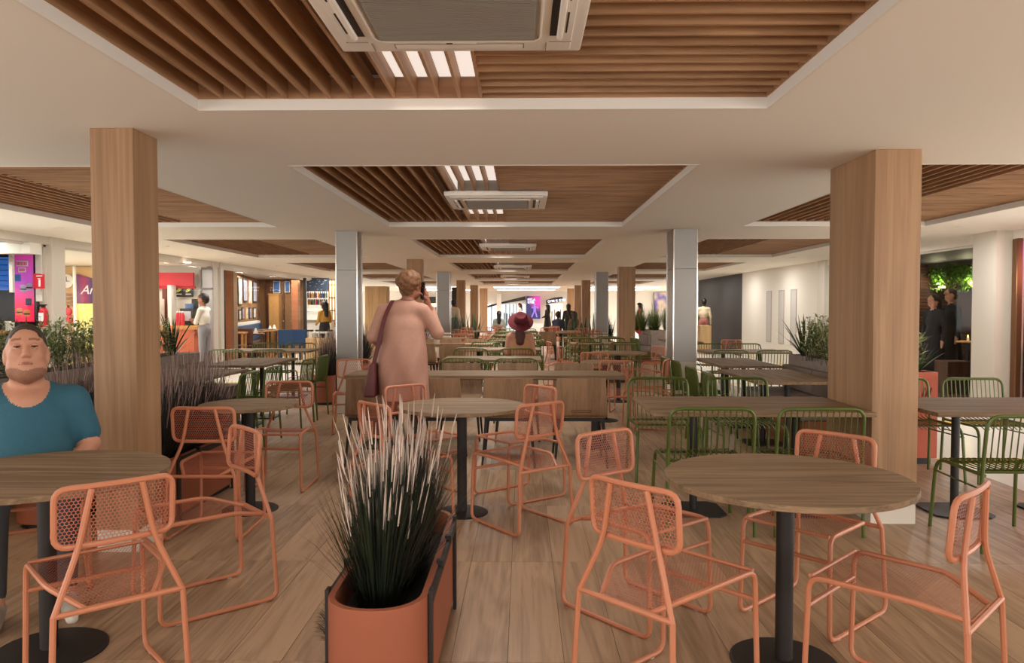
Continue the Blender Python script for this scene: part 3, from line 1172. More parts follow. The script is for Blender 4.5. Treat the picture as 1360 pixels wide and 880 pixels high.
# --- middle of the hall, behind the long table
for i, x in enumerate((-0.73, -0.08)):
    chair('g', x, 9.52, 90, 'green wire chair just behind the long table, %s' % ('beside the standing woman' if i == 0 else 'in line with the red hat'), 'green chairs behind the long table', lod=1)
rect_table(-1.05, 0.25, 9.75, 10.55, 'oak table between two rows of green chairs behind the long table')
for i, x in enumerate((-0.79, -0.09)):
    chair('g', x, 11.78, 90, 'empty green wire chair beside the person in the red hat' if i == 0 else 'green wire chair that the person in the red hat sits on', 'green chairs in the red hat row', lod=1)
rect_table(-1.1, 0.3, 12.1, 12.9, 'oak table in front of the person in the red hat')
for i, x in enumerate((-0.67, -0.02)):
    chair('g', x, 13.35, -90, 'green wire chair %s the person in the red hat' % ('diagonally across the table from' if i == 0 else 'straight across the table from'), 'green chairs facing the red hat', lod=2)

round_table(1.04, 9.50, 0.30, 'small round oak table behind the long communal table', base=0.17)
chair('o', 1.08, 8.92, 90, 'orange mesh chair at the small round table, back to the communal table', lod=1)
chair('o', 1.47, 9.0, 160, 'orange mesh chair at the small round table, on the green chair side', lod=1)
round_table(1.46, 11.45, 0.43, 'round oak table left of the foremost steel column on the bar side', base=0.18)
chair('o', 1.05, 10.55, 75, 'orange mesh chair in front of the round table by the bar-side steel column', lod=1)
chair('o', 0.82, 11.75, -15, 'orange mesh chair facing the round table from the red hat side', lod=1)
chair('o', 1.92, 11.85, 200, 'orange mesh chair pressed between round table and bar-side steel column', lod=1)
chair('o', 0.72, 13.6, 10, 'orange mesh chair on its own to the right of the red hat', lod=1)

# rows further back
lt2 = thing('communal_table', 'second long oak table with plywood chairs, past the steel column', 'table', (-1.5, 14.2, 0))
part('tabletop', MB().box(-0.95, 0.95, -0.3, 0.3, 0.712, 0.75).mesh('tabletop', M_table, smooth=False), lt2)
for s in (-1, 1):
    part('pedestal', MB().box(-0.035, 0.035, -0.2, 0.2, 0.0, 0.712).mesh('pedestal', M_black, smooth=False), lt2, loc=(s * 0.7, 0, 0))
for i, x in enumerate((-1.76, -1.23)):
    chair('w', x, 13.45, 90, 'plywood chair with its back to us at the second long table, %s' % ('steel column end' if i == 0 else 'red hat end'), 'near plywood chairs of the second long table', lod=1)
for i, x in enumerate((-2.0, -1.45, -0.95)):
    chair('w', x, 14.85, -90, '%s plywood chair on the far side of the second long table from the wood column' % ORD[i], 'far plywood chairs of the second long table', lod=1)
for i, (x, y) in enumerate(((-1.60, 16.9), (-1.64, 19.3))):
    round_table(x, y, 0.4, '%s round oak table past the second long table, on the pub side' % ORD[i], 'distant round tables', 0.18)
    for a in (200, 330, 80):
        chair('o', x + 0.62 * math.cos(R(a)), y + 0.62 * math.sin(R(a)), a + 180, 'distant orange chair before the far pub-side steel column', 'distant orange chairs on the pub side', lod=2)
for k, y in enumerate((15.6, 18.4, 21.2)):
    rect_table(-0.75, 0.45, y, y + 0.75, '%s oak table in the middle rows past the red hat table' % ORD[k], 'distant oak tables')
    for x in (-0.45, 0.15):
        chair('g', x, y - 0.25, 90, 'distant green chair in the middle rows, seen from behind', 'distant green chairs, backs to us', lod=2)
        chair('g', x, y + 1.0, -90, 'distant green chair in the middle rows, seen from the front', 'distant green chairs, facing us', lod=2)
for k, y in enumerate((14.2, 16.9)):
    rect_table(0.95, 2.15, y, y + 0.75, 'oak table among green chairs, %s after the round orange-chaired table' % ORD[k], 'distant oak tables on the bar side')
    for x in (1.22, 1.85):
        chair('g', x, y - 0.25, 90, 'distant green chair between the two bar-side steel columns, seen from behind', 'distant bar-side green chairs, backs to us', lod=2)
        chair('g', x, y + 1.0, -90, 'distant green chair between the two bar-side steel columns, seen from the front', 'distant bar-side green chairs, facing us', lod=2)
chair('w', 0.66, 20.2, 90, 'lone plywood chair right of the red hat, far down the hall', lod=1)
rect_table(0.56, 1.45, 20.6, 21.3, 'oak table at the lone far plywood chair')
for i, (x, y, f) in enumerate(((1.5, 20.3, 60), (1.9, 20.8, 120), (0.75, 23.5, 90), (1.12, 24.1, 60), (1.75, 23.2, 100), (1.95, 22.6, 200))):
    chair('o', x, y, f, 'distant orange chair near the seated group at the far end', 'distant orange chairs at the far end', lod=2)
for i, (x, y) in enumerate(((-1.3, 22.2), (1.45, 22.3), (-0.6, 25.0), (1.1, 26.6))):
    round_table(x, y, 0.4, 'round oak table at the far end of the dining rows', 'far end round tables', 0.18)
for i, (x, y, f) in enumerate(((-1.7, 21.6, 45), (-0.9, 24.4, 70), (-0.9, 22.4, 200), (-1.6, 23.2, -60))):
    chair('o', x, y, f, 'distant orange chair past the middle rows on the pub side', 'farthest orange chairs on the pub side', lod=2)
# tables and chairs by the bar-side bench further back
rect_table(2.95, 3.6, 15.0, 16.4, 'oak table by the second bar-side bench', along='y')
for i, y in enumerate((15.3, 16.0)):
    chair('g', 2.62, y, 0, '%s green chair past the foremost bar-side steel column, facing the white wall' % ORD[i], 'green chairs at the second bar-side bench', lod=2)
chair('o', 2.35, 13.4, 170, 'orange mesh chair just behind the foremost bar-side steel column', lod=1)


# ---------------------------------------------------------------- benches with planters
def bench(side, xf, xb, y0, y1, label, plabel):
    """upholstered bench: seat front at xf, back at xb, planter box behind"""
    t = thing('bench', label, 'bench', (xb, (y0 + y1) / 2, 0))
    hy = (y1 - y0) / 2
    w = xf - xb
    a, b = sorted((0, w))
    part('base', MB().box(a + (0.05 if w < 0 else 0), b - (0.05 if w > 0 else 0), -hy, hy, 0.0, 0.3).mesh('base', M_terra, smooth=False), t)
    n = max(1, round((y1 - y0) / 1.2))
    for i in range(n):
        c0 = -hy + i * 2 * hy / n + 0.004
        c1 = -hy + (i + 1) * 2 * hy / n - 0.004
        part('seat_cushion', MB().box(a, b, c0, c1, 0.3, 0.45).mesh('seat_cushion', M_cush, bevel=0.025, seg=3), t)
        s = 0.09 if w > 0 else -0.09
        p, q = sorted((0, s))
        part('back_cushion', MB().box(p, q, c0, c1, 0.45, 0.73).mesh('back_cushion', M_cush, bevel=0.025, seg=3), t)
    pd = -0.38 if w > 0 else 0.38
    p, q = sorted((0, pd))
    pt = thing('planter_trough', plabel, 'planter', (xb, (y0 + y1) / 2, 0))
    tr = MB()
    tr.box(p, q, -hy, hy, 0.0, 0.78)
    tr.box(p, p + 0.03, -hy, hy, 0.78, 0.85)
    tr.box(q - 0.03, q, -hy, hy, 0.78, 0.85)
    tr.box(p + 0.03, q - 0.03, -hy, -hy + 0.03, 0.78, 0.85)
    tr.box(p + 0.03, q - 0.03, hy - 0.03, hy, 0.78, 0.85)
    part('trough', tr.mesh('trough', M_conc, smooth=False), pt)
    part('soil', MB().box(p + 0.03, q - 0.03, -hy + 0.03, hy - 0.03, 0.78, 0.82).mesh('soil', M_soil, smooth=False), pt)
    return (xb + pd / 2, y0, y1)


PLT_L = bench(-1, -3.62, -4.19, 3.2, 9.70, 'grey upholstered bench along the pub side', 'grey concrete planter trough behind the pub-side bench')
PLT_R = bench(1, 2.74, 3.31, 7.45, 9.40, 'grey upholstered bench behind the deep wood column', 'grey concrete planter trough behind the bar-side bench')
PLT_R2 = bench(1, 2.95, 3.30, 19.4, 20.8, 'far grey bench beyond the bar-side steel column', 'far concrete planter trough with grassy plants by the dark wall')
for (x, y, f, lb) in ((1.20, 25.4, 60, 'distant orange chair under the seated person in navy'), (1.78, 26.1, 120, 'distant orange chair under the seated person in brick red'), (-0.85, 27.2, 90, 'distant orange chair under the seated person in grey')):
    chair('o', x, y, f, lb, None, lod=2)
# ---------------------------------------------------------------- planting
def leaf_mat(name, base, tip, rough=0.5, axis_z=(0.4, 1.0), trans=0.0):
    """leaf colour from root to tip, by height above the object's origin, with random variation"""
    m = bpy.data.materials.new(name)
    m.use_nodes = True
    nt = m.node_tree
    N, L = nt.nodes, nt.links
    b = N['Principled BSDF']
    b.inputs['Roughness'].default_value = rough
    at = N.new('ShaderNodeAttribute')
    at.attribute_name = 'tone'
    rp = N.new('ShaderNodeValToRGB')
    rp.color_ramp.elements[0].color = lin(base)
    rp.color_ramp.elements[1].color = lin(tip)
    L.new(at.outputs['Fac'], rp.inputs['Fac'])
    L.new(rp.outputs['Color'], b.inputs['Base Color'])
    return m


class Leaves:
    """blades and leaves gathered into one mesh with a 'tone' value per vertex"""

    def __init__(s):
        s.v = []; s.f = []; s.t = []; s.m = []

    def blade(s, root, d, length, width, bend, seg=4, tone=0.5, mi=0, tip=0.0):
        """ribbon leaving root along d, drooping with bend"""
        d = Vector(d).normalized()
        side = d.cross(Vector((0, 0, 1)))
        side = side.normalized() if side.length > 1e-3 else Vector((1, 0, 0))
        p = Vector(root)
        n0 = len(s.v)
        for i in range(seg + 1):
            t = i / seg
            w = width * (1 - t) ** 0.6 * (0.7 + 0.6 * t) if tip == 0 else width * math.sin(PI * min(0.98, 0.12 + 0.88 * t)) + 0.0005
            s.v.append(tuple(p - side * w / 2)); s.v.append(tuple(p + side * w / 2))
            tv = tone if isinstance(tone, float) else tone[0] * (1 - t) + tone[1] * t
            s.t += [tv, tv]
            d2 = (d + Vector((0, 0, -bend * t / seg * 2))).normalized()
            p = p + d2 * (length / seg)
            d = d2
        for i in range(seg):
            a = n0 + 2 * i
            s.f.append((a, a + 1, a + 3, a + 2)); s.m.append(mi)
        return p, d

    def rod(s, p0, p1, r, tone, mi=0, n=4):
        p0, p1 = Vector(p0), Vector(p1)
        t = (p1 - p0).normalized()
        u = t.orthogonal().normalized(); w = t.cross(u)
        n0 = len(s.v)
        for (p, rr) in ((p0, r * 0.7), (p0.lerp(p1, 0.5), r), (p1, r * 0.25)):
            for j in range(n):
                a = 2 * PI * j / n
                s.v.append(tuple(p + (u * math.cos(a) + w * math.sin(a)) * rr)); s.t.append(tone)
        for i in range(2):
            for j in range(n):
                j2 = (j + 1) % n
                s.f.append((n0 + i * n + j, n0 + i * n + j2, n0 + (i + 1) * n + j2, n0 + (i + 1) * n + j)); s.m.append(mi)

    def mesh(s, name, mats):
        me = bpy.data.meshes.new(name)
        me.from_pydata(s.v, [], s.f)
        for m in mats:
            me.materials.append(m)
        me.polygons.foreach_set('material_index', s.m)
        at = me.attributes.new('tone', 'FLOAT', 'POINT')
        at.data.foreach_set('value', s.t)
        me.polygons.foreach_set('use_smooth', [True] * len(me.polygons))
        me.update()
        return me


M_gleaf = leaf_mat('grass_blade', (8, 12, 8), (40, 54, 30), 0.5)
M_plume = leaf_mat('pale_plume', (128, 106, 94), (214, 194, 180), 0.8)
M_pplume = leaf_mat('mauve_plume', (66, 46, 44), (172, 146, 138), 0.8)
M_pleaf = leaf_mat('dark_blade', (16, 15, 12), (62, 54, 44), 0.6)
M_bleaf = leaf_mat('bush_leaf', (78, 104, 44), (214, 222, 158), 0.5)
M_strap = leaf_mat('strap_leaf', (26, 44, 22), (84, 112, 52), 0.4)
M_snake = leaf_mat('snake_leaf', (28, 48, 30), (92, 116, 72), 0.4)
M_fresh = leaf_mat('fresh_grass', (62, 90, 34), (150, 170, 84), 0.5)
M_stem = mat('plant_stem', (88, 78, 48), 0.7)


def grass(tufts, nb, npl, h, seed, mats, spread=0.55, plume_r=0.0034, plume_len=(0.09, 0.17), bw=0.006, ptilt=0.2):
    """ornamental grass: arching blades and upright plumes"""
    rg = random.Random(seed)
    lv = Leaves()
    for (tx, ty, tz, sc_) in tufts:
        for i in range(nb):
            a = rg.uniform(0, 2 * PI)
            rr = rg.uniform(0, 0.07)
            tilt = abs(rg.gauss(0, spread))
            tilt = min(tilt, 0.95)
            d = (math.cos(a) * math.sin(tilt), math.sin(a) * math.sin(tilt), math.cos(tilt))
            ln = h * sc_ * rg.uniform(0.55, 0.95) * (1.0 - 0.4 * tilt)
            tn = rg.uniform(0.0, 1.0)
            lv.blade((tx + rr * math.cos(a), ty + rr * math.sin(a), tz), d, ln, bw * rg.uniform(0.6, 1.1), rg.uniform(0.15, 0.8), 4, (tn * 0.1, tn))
        for i in range(npl):
            a = rg.uniform(0, 2 * PI)
            tilt = min(abs(rg.gauss(0, ptilt)), 0.6)
            d = Vector((math.cos(a) * math.sin(tilt), math.sin(a) * math.sin(tilt), math.cos(tilt)))
            rr = rg.uniform(0, 0.09)
            ln = h * sc_ * rg.uniform(0.62, 1.08)
            p0 = Vector((tx + rr * math.cos(a), ty + rr * math.sin(a), tz))
            e = p0 + d * ln + Vector((rg.gauss(0, 0.012), rg.gauss(0, 0.012), 0))
            pl = rg.uniform(*plume_len)
            k = max(0.1, 1 - pl / ln)
            b = p0.lerp(e, k)
            lv.rod(p0, b, 0.0011, 0.15, 0, 3)
            lv.rod(b, e, plume_r * rg.uniform(0.7, 1.15), rg.uniform(0.25, 1.0), 1, 5)
    return lv.mesh('grass', mats)


def stadium(hx, hy, r, n=7):
    pts = []
    for (cx_, cy_, a0) in ((hx - r, hy - r, 0), (-hx + r, hy - r, PI / 2), (-hx + r, -hy + r, PI), (hx - r, -hy + r, 1.5 * PI)):
        for i in range(n + 1):
            a = a0 + PI / 2 * i / n
            pts.append((cx_ + r * math.cos(a), cy_ + r * math.sin(a)))
    return pts


def trough_planter(x, y, hx, hy, label, group=None, h=0.43):
    t = thing('planter', label, 'planter', (x, y, 0), 0, group)
    r = min(hx * 0.92, 0.16)
    o = stadium(hx, hy, r)
    i_ = stadium(hx - 0.022, hy - 0.022, r - 0.02)
    n = len(o)
    mb = MB()
    z0, z1, zi = 0.04, h, h - 0.11
    vv = [(p[0], p[1], z0) for p in o] + [(p[0], p[1], z1 - 0.006) for p in o] + [(p[0] * 0.996, p[1] * 0.999, z1) for p in o] + [(p[0], p[1], z1) for p in i_] + [(p[0], p[1], zi) for p in i_]
    ff = [tuple(reversed(range(n)))]
    for k in range(4):
        for j in range(n):
            j2 = (j + 1) % n
            ff.append((k * n + j, k * n + j2, (k + 1) * n + j2, (k + 1) * n + j))
    mb._add(vv, ff)
    part('tub', mb.mesh('tub', M_terra), t)
    part('soil', MB().prism(i_, zi - 0.02, zi + 0.004).mesh('soil', M_soil, smooth=False), t)
    part('plinth', MB().prism(stadium(hx - 0.03, hy - 0.03, r - 0.02), 0.0, 0.045).mesh('plinth', M_black, smooth=False), t)
    post = MB().box(-0.007, 0.007, -0.02, 0.02, 0.0, h + 0.012).mesh('post', M_bronze, bevel=0.002)
    rail = MB().box(-0.007, 0.007, -hy + 0.17 + 0.02, hy - 0.17 - 0.02, h - 0.045, h - 0.008).mesh('rail', M_bronze, smooth=False)
    clip = MB().box(-0.014, 0.012, -0.012, 0.012, h - 0.02, h + 0.012).mesh('clip', M_bronze, smooth=False)
    for s in (-1, 1):
        for e in (-1, 1):
            part('post', post, t, loc=(s * (hx + 0.008), e * (hy - 0.17), 0))
        rl = part('rail', rail, t, loc=(s * (hx + 0.008), 0, 0))
        for e in (-1, 1):
            part('clip', clip, rl, loc=(0, e * 0.16, 0))
    return t, zi


# foreground planter with white-plumed grass
t, zi = trough_planter(-0.50, 3.06, 0.172, 0.635, 'terracotta planter with black posts, standing alone on the open floor', 'terracotta grass planters')
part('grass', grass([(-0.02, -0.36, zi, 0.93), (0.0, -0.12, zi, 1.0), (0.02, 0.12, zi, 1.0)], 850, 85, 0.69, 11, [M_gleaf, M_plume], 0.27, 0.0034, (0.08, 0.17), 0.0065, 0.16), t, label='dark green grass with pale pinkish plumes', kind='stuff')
lv = Leaves()
rg = random.Random(5)
for i in range(60):
    a = rg.uniform(-0.9, 0.9)
    lv.blade((-0.185, -0.44 + rg.uniform(-0.02, 0.02), 0.24 + rg.uniform(0, 0.1)), (-math.cos(a), math.sin(a) * 0.8, rg.uniform(0.2, 1.2)), rg.uniform(0.03, 0.07), 0.004, 0.6, 3, (0.0, rg.random()))
part('side_sprig', lv.mesh('side_sprig', [M_gleaf]), t, kind='stuff')

# planters with mauve grass along the pub side
for (x, y, seed, lb) in ((-2.47, 5.42, 21, 'terracotta planter of mauve grass between the small round table and the wood column'),
                         (-3.13, 5.35, 22, 'terracotta planter of mauve grass behind the man in the blue t-shirt'),
                         (-2.93, 11.55, 23, 'terracotta planter of mauve grass beside the foremost pub-side steel column')):
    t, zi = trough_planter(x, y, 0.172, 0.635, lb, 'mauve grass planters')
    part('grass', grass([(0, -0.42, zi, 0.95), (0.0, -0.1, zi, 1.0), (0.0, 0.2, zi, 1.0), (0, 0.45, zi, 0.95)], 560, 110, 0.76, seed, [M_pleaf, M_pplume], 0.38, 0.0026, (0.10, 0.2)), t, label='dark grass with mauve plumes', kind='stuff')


def bush_mesh(seed, w, l, h, n, lw=0.024, ll=0.062):
    rg = random.Random(seed)
    lv = Leaves()
    for k in range(n // 16):
        x, y = rg.uniform(-w, w), rg.uniform(-l, l)
        d = Vector((rg.gauss(0, 0.22), rg.gauss(0, 0.22), 1)).normalized()
        hh = h * rg.uniform(0.6, 1.05)
        lv.rod((x, y, 0), Vector((x, y, 0)) + d * hh, 0.003, 0.0, 1, 3)
        for i in range(16):
            p = Vector((x, y, 0)) + d * hh * rg.uniform(0.15, 1.0)
            a = rg.uniform(0, 2 * PI)
            lv.blade(p, (math.cos(a), math.sin(a), rg.uniform(-0.1, 1.0)), ll * rg.uniform(0.7, 1.3), lw * rg.uniform(0.7, 1.2), 0.5, 2, min(1.0, max(0.0, rg.gauss(0.45, 0.25))), 0, 1)
    return lv.mesh('foliage', [M_bleaf, M_stem])


def strap_mesh(seed, n, h, width=0.035):
    rg = random.Random(seed)
    lv = Leaves()
    for i in range(n):
        a = 2 * PI * i / n * 1.618 * 3
        tilt = 0.15 + 0.85 * (i / n)
        lv.blade((0, 0, 0), (math.cos(a) * math.sin(tilt), math.sin(a) * math.sin(tilt), math.cos(tilt)), h * rg.uniform(0.8, 1.1), width, 0.45, 6, (0.1, rg.uniform(0.4, 1.0)), 0)
    return lv.mesh('leaves', [M_strap])


def snake_mesh(seed, n, h, spread):
    rg = random.Random(seed)
    lv = Leaves()
    for i in range(n):
        x, y = rg.gauss(0, spread), rg.gauss(0, spread)
        lv.blade((x, y, 0), (rg.gauss(0, 0.16), rg.gauss(0, 0.16), 1), h * rg.uniform(0.6, 1.05), 0.055, 0.05, 5, (0.1, rg.uniform(0.3, 1.0)), 0)
    return lv.mesh('leaves', [M_snake])


def plant(name, me, label, x, y, z, rz=0.0, group=None, partname='foliage', kind='stuff'):
    t = thing(name, label, 'plant', (x, y, z), rz, group)
    part(partname, me, t, kind=kind)
    return t


bu = [bush_mesh(31 + k, 0.15, 0.36, 0.52, 1900) for k in range(2)]
bs = bush_mesh(35, 0.15, 0.34, 0.42, 1500)
st = [strap_mesh(41 + k, 26, 0.55) for k in range(2)]
ZP = 0.82
y = 3.7
i = 0
nb_l = 0
for (yy, kind) in ((4.2, 'b'), (5.0, 'b'), (5.9, 'b'), (6.5, 's'), (7.2, 'b'), (8.0, 'b'), (8.75, 'b'), (9.25, 's')):
    if kind == 'b':
        nb_l += 1
        plant('bush', bu[i % 2], '%s fine-leaved bush of the pub-side trough, counted from the blue t-shirt man' % ORD[nb_l - 1], PLT_L[0], yy, ZP, PI * (i % 2), 'bushes in the pub-side trough')
    else:
        plant('strap_leaf_plant', st[i % 2], 'spiky strap-leaved plant %s of the pub-side trough' % ('in the middle' if yy < 8 else 'at the far end'), PLT_L[0] + 0.05, yy, ZP, i, 'spiky plants in the pub-side trough', 'leaves')
    i += 1
plant('strap_leaf_plant', st[0], 'spiky strap-leaved plant at the head of the blue t-shirt man', -4.15, 5.4, ZP, 1.0, None, 'leaves')
nb_l = 0
for (yy, kind) in ((7.85, 'b'), (8.75, 'b'), (9.26, 's')):
    if kind == 'b':
        nb_l += 1
        plant('bush', bu[1] if yy > 8 else bu[0], '%s fine-leaved bush of the bar-side trough, counted from the deep wood column' % ORD[nb_l - 1], PLT_R[0], yy, ZP, yy, 'bushes in the bar-side trough')
    else:
        plant('strap_leaf_plant', st[1], 'spiky strap-leaved plant at the end of the bar-side concrete trough', PLT_R[0] - 0.06, yy, ZP, 2.0, None, 'leaves')
gr_far = grass([(0, -0.4, 0, 1), (0, 0, 0, 1.0), (0, 0.4, 0, 1)], 260, 10, 0.75, 51, [M_fresh, M_fresh], 0.35, 0.003, (0.1, 0.2), 0.012)
for i, yy in enumerate((19.75, 20.45)):
    plant('grassy_plant', gr_far, '%s fresh green grassy plant of the far bar-side trough, from its dining end' % ORD[i], PLT_R2[0], yy, ZP, yy, 'grassy plants in the far bar-side trough')

# tall terracotta planter box by the bar
t = thing('planter_box', 'tall terracotta planter box with embossed mark on the bar side', 'planter', (3.52, 7.05, 0))
part('tub', MB().box(-0.24, 0.24, -0.2, 0.2, 0.06, 0.78).box(-0.24, -0.215, -0.2, 0.2, 0.78, 0.84).box(0.215, 0.24, -0.2, 0.2, 0.78, 0.84).box(-0.215, 0.215, -0.2, -0.175, 0.78, 0.84).box(-0.215, 0.215, 0.175, 0.2, 0.78, 0.84).mesh('tub', mat('terracotta_deep', (190, 92, 66), 0.6), smooth=False), t)
part('plinth', MB().box(-0.2, 0.2, -0.17, 0.17, 0, 0.06).mesh('plinth', M_black, smooth=False), t)
part('soil', MB().box(-0.215, 0.215, -0.175, 0.175, 0.78, 0.81).mesh('soil', M_soil, smooth=False), t)
em = MB()
for k in range(3):
    em.tube([(0.10 + 0.03 * k, -0.2, 0.62), (0.125 + 0.03 * k, -0.2, 0.70)], 0.007, 5)
part('embossed_mark', em.mesh('embossed_mark', mat('mark_dark', (110, 46, 34), 0.7)), t)
plant('leafy_plant', bush_mesh(61, 0.16, 0.14, 0.42, 700, 0.03, 0.08), 'bright green leafy plant in the tall terracotta box', 3.50, 7.05, 0.81)
plant('strap_leaf_plant', strap_mesh(62, 18, 0.34, 0.03), 'strap-leaved plant spilling over the tall terracotta box', 3.64, 7.0, 0.81, 0.3, None, 'leaves')

# snake plants and grass troughs far down the hall
sn = [snake_mesh(71 + k, 16, 0.85, 0.13) for k in range(2)]
for (x0, yy, n, lb) in ((-2.15, 24.2, 4, 'pub-side'), (1.75, 24.2, 5, 'bar-side')):
    t = thing('planter', 'low dark trough of snake plants on the %s of the hall' % lb, 'planter', (x0 + 0.35, yy, 0), 0, 'far snake plant troughs')
    part('tub', MB().box(-0.2 - 0.15 * n / 2, 0.2 + 0.15 * n / 2, -0.2, 0.2, 0.0, 0.45).mesh('tub', M_terra, smooth=False), t)
    for k in range(n):
        plant('snake_plant', sn[k % 2], 'upright snake plant in the far %s trough' % lb, x0 + 0.28 * k - 0.2, yy, 0.45, k, 'snake plants in the far %s trough' % lb, 'leaves')
fg = grass([(0, 0, 0, 1)], 420, 30, 0.75, 81, [M_pleaf, M_pplume], 0.5, 0.004, (0.12, 0.2), 0.012)
for (x, yy, lb) in ((-2.52, 17.3, 'beside the wood column behind the standing woman'), (-2.62, 19.4, 'before the far pub-side steel column'), (2.6, 23.3, 'beyond the bar-side steel column'), (-2.85, 13.2, 'behind the foremost pub-side steel column')):
    t = thing('planter', 'distant terracotta planter of dark grass ' + lb, 'planter', (x, yy, 0))
    part('tub', MB().box(-0.17, 0.17, -0.5, 0.5, 0.0, 0.43).mesh('tub', M_terra, bevel=0.03), t)
    part('grass', fg, t, loc=(0, -0.25, 0.43), kind='stuff')
    part('grass', fg, t, loc=(0, 0.25, 0.43), rot=(0, 0, 1), kind='stuff')
# ---------------------------------------------------------------- people
# Each body is grown as one continuous surface from a distance field of tapered limbs.
LAB = ['skin', 'top', 'bottom', 'shoe', 'hair', 'lip', 'beard', 'sole', 'eye', 'brow']


def cap(a, b, ra, rb, lab, k=0.02, fold=None):
    return dict(t='c', a=np.array(a, float), b=np.array(b, float), ra=ra, rb=rb, l=LAB.index(lab), k=k, fold=fold, sub=False)


def ell(c, r, lab, k=0.02, M=None, sub=False, fold=None):
    return dict(t='e', c=np.array(c, float), r=np.array(r, float), l=LAB.index(lab), k=k, M=M, sub=sub, fold=fold)


def cut_below(z):
    """trims everything grown so far below height z (a straight hem)"""
    return dict(t='h', z=z, sub=True, k=0.004, fold=None, l=0, lo=np.zeros(3), hi=np.zeros(3))


def field(prims, h):
    lo = np.full(3, 1e9); hi = np.full(3, -1e9)
    for p in prims:
        if p['t'] == 'h':
            continue
        if p['t'] == 'c':
            m = max(p['ra'], p['rb'])
            p['lo'] = np.minimum(p['a'], p['b']) - m; p['hi'] = np.maximum(p['a'], p['b']) + m
        else:
            m = p['r'].max() if p['M'] is not None else p['r']
            p['lo'] = p['c'] - m; p['hi'] = p['c'] + m
        if not p['sub']:
            lo = np.minimum(lo, p['lo']); hi = np.maximum(hi, p['hi'])
    lo -= 3 * h; hi += 3 * h
    n = np.ceil((hi - lo) / h).astype(int) + 1
    ax = [lo[i] + h * np.arange(n[i]) for i in range(3)]
    D = np.full(n, 1.0, np.float32)
    Lb = np.zeros(n, np.int8)
    for p in prims:
        if p['t'] == 'h':
            D = np.maximum(D, (p['z'] - ax[2])[None, None, :].astype(np.float32))
            continue
        mg = p['k'] * 1.5 + 3 * h
        i0 = np.maximum(0, np.floor((p['lo'] - mg - lo) / h).astype(int))
        i1 = np.minimum(n, np.ceil((p['hi'] + mg - lo) / h).astype(int) + 1)
        sl = tuple(slice(a, b) for a, b in zip(i0, i1))
        X = ax[0][sl[0]][:, None, None]; Y = ax[1][sl[1]][None, :, None]; Z = ax[2][sl[2]][None, None, :]
        if p['t'] == 'c':
            ab = p['b'] - p['a']
            px, py, pz = X - p['a'][0], Y - p['a'][1], Z - p['a'][2]
            t = np.clip((px * ab[0] + py * ab[1] + pz * ab[2]) / max(1e-9, ab @ ab), 0, 1)
            d = np.sqrt((px - t * ab[0]) ** 2 + (py - t * ab[1]) ** 2 + (pz - t * ab[2]) ** 2) - (p['ra'] + t * (p['rb'] - p['ra']))
        else:
            px, py, pz = X - p['c'][0], Y - p['c'][1], Z - p['c'][2]
            if p['M'] is not None:
                M = np.array(p['M'])
                px, py, pz = (M[0, 0] * px + M[1, 0] * py + M[2, 0] * pz, M[0, 1] * px + M[1, 1] * py + M[2, 1] * pz, M[0, 2] * px + M[1, 2] * py + M[2, 2] * pz)
            r = p['r']
            k0 = np.sqrt((px / r[0]) ** 2 + (py / r[1]) ** 2 + (pz / r[2]) ** 2)
            k1 = np.sqrt((px / r[0] ** 2) ** 2 + (py / r[1] ** 2) ** 2 + (pz / r[2] ** 2) ** 2)
            d = k0 * (k0 - 1) / np.maximum(k1, 1e-6)
        if p['fold']:
            d = d + p['fold'](X, Y, Z)
        d = d.astype(np.float32)
        a = D[sl]; k = p['k']
        if p['sub']:
            d = -d
            hh = np.clip(0.5 - 0.5 * (a - d) / k, 0, 1)
            D[sl] = a * (1 - hh) + d * hh + k * hh * (1 - hh)
        else:
            lb = Lb[sl]
            lb[d < a] = p['l']
            hh = np.clip(0.5 + 0.5 * (a - d) / k, 0, 1)
            D[sl] = a * (1 - hh) + d * hh - k * hh * (1 - hh)
    return D, Lb, lo


